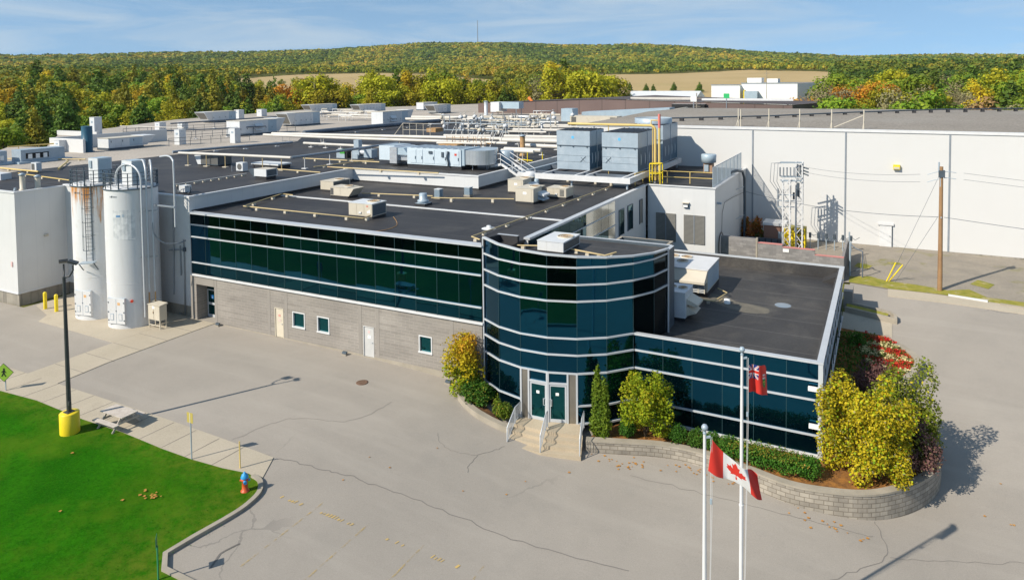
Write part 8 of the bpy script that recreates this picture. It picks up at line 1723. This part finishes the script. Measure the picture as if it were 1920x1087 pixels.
# ------------------------------------------------------------------ sky, sun, camera
SUN = Vector((-5.6, -9.2, 8.6)).normalized(); EL = math.asin(SUN.z); AZ = math.atan2(SUN.x, SUN.y)
w = bpy.data.worlds.new('World'); SC.world = w; w.use_nodes = True; nt = w.node_tree; nt.nodes.clear()
out = nt.nodes.new('ShaderNodeOutputWorld'); bg = nt.nodes.new('ShaderNodeBackground'); sky = nt.nodes.new('ShaderNodeTexSky'); sky.sky_type = 'NISHITA'; sky.sun_disc = False; sky.sun_elevation = EL; sky.sun_rotation = AZ; sky.altitude = 100; sky.air_density = 1.0; sky.dust_density = .2; sky.ozone_density = 2.5
up = nt.nodes.new('ShaderNodeVectorMath'); up.operation = 'ADD'; up.inputs[1].default_value = (0, 0, .24); tg = nt.nodes.new('ShaderNodeTexCoord'); nt.links.new(tg.outputs['Generated'], up.inputs[0]); un = nt.nodes.new('ShaderNodeVectorMath'); un.operation = 'NORMALIZE'; nt.links.new(up.outputs[0], un.inputs[0]); nt.links.new(un.outputs[0], sky.inputs[0])   # a clear, deep autumn blue right down to the hills
# thin cirrus over the blue
tc = nt.nodes.new('ShaderNodeTexCoord'); mp = nt.nodes.new('ShaderNodeMapping'); mp.inputs['Rotation'].default_value = (0, rad(-26), rad(20)); mp.inputs['Scale'].default_value = (1.6, 2.2, 13); nt.links.new(tc.outputs['Generated'], mp.inputs[0])
nz = nt.nodes.new('ShaderNodeTexNoise'); nz.inputs['Scale'].default_value = 2.3; nz.inputs['Detail'].default_value = 7; nz.inputs['Roughness'].default_value = .58; nz.inputs['Distortion'].default_value = .6; nt.links.new(mp.outputs[0], nz.inputs['Vector'])
mr = nt.nodes.new('ShaderNodeMapRange'); mr.inputs[1].default_value = .44; mr.inputs[2].default_value = .74; mr.inputs[3].default_value = .05; mr.inputs[4].default_value = .62; nt.links.new(nz.outputs['Fac'], mr.inputs[0])
mx = nt.nodes.new('ShaderNodeMix'); mx.data_type = 'RGBA'; nt.links.new(mr.outputs[0], mx.inputs[0]); tn = nt.nodes.new('ShaderNodeMix'); tn.data_type = 'RGBA'; tn.blend_type = 'MULTIPLY'; tn.inputs[0].default_value = 1; nt.links.new(sky.outputs[0], tn.inputs[6]); tn.inputs[7].default_value = (.86, 1.0, .95, 1); nt.links.new(tn.outputs[2], mx.inputs[6]); mx.inputs[7].default_value = (3.7, 4.15, 4.4, 1)
nt.links.new(mx.outputs[2], bg.inputs[0]); bg.inputs[1].default_value = .125; nt.links.new(bg.outputs[0], out.inputs[0])
ld = bpy.data.lights.new('sun', 'SUN'); ld.energy = 4.3; ld.angle = rad(.53); ld.color = (1, .915, .78); lo = bpy.data.objects.new('sun', ld); COL.objects.link(lo); lo.rotation_euler = SUN.to_track_quat('Z', 'Y').to_euler()
hz = MB(); hz.box(-4300, 1500, -300, 4000, -60, 330, 'dark'); ho = hz.build('haze'); ho['kind'] = 'stuff'; hm = bpy.data.materials.new('autumn haze'); hm.use_nodes = True; hn = hm.node_tree; hn.nodes.clear(); hout = hn.nodes.new('ShaderNodeOutputMaterial'); hv = hn.nodes.new('ShaderNodeVolumePrincipled'); hv.inputs['Density'].default_value = .00004; hv.inputs['Color'].default_value = (.86, .9, .95, 1); hn.links.new(hv.outputs[0], hout.inputs['Volume']); ho.data.materials.clear(); ho.data.materials.append(hm)
cd = bpy.data.cameras.new('camera'); cam = bpy.data.objects.new('camera', cd); COL.objects.link(cam); SC.camera = cam
yaw, pitch, roll = -0.460789334, 0.0449935792, 0.00878572724
fw = Vector((math.sin(yaw) * math.cos(pitch), math.cos(yaw) * math.cos(pitch), -math.sin(pitch))); rt = Vector((math.cos(yaw), -math.sin(yaw), 0)); dn = fw.cross(rt)
r2 = rt * math.cos(roll) + dn * math.sin(roll); d2 = dn * math.cos(roll) - rt * math.sin(roll)
cam.matrix_world = Matrix(((r2.x, -d2.x, -fw.x, 0), (r2.y, -d2.y, -fw.y, 0), (r2.z, -d2.z, -fw.z, 18.0), (0, 0, 0, 1)))
cd.sensor_width = 36; cd.lens = 1316.115 / 1920 * 36; cd.shift_x = -(1007.685 - 960) / 1920; cd.shift_y = -(543.5 - 207.666) / 1920; cd.clip_start = .5; cd.clip_end = 20000
SC.view_settings.view_transform = 'Standard'; SC.view_settings.look = 'None'; SC.view_settings.exposure = .52; SC.view_settings.gamma = 1
SC.render.engine = 'CYCLES'; SC.cycles.max_bounces = 6; SC.cycles.transparent_max_bounces = 8
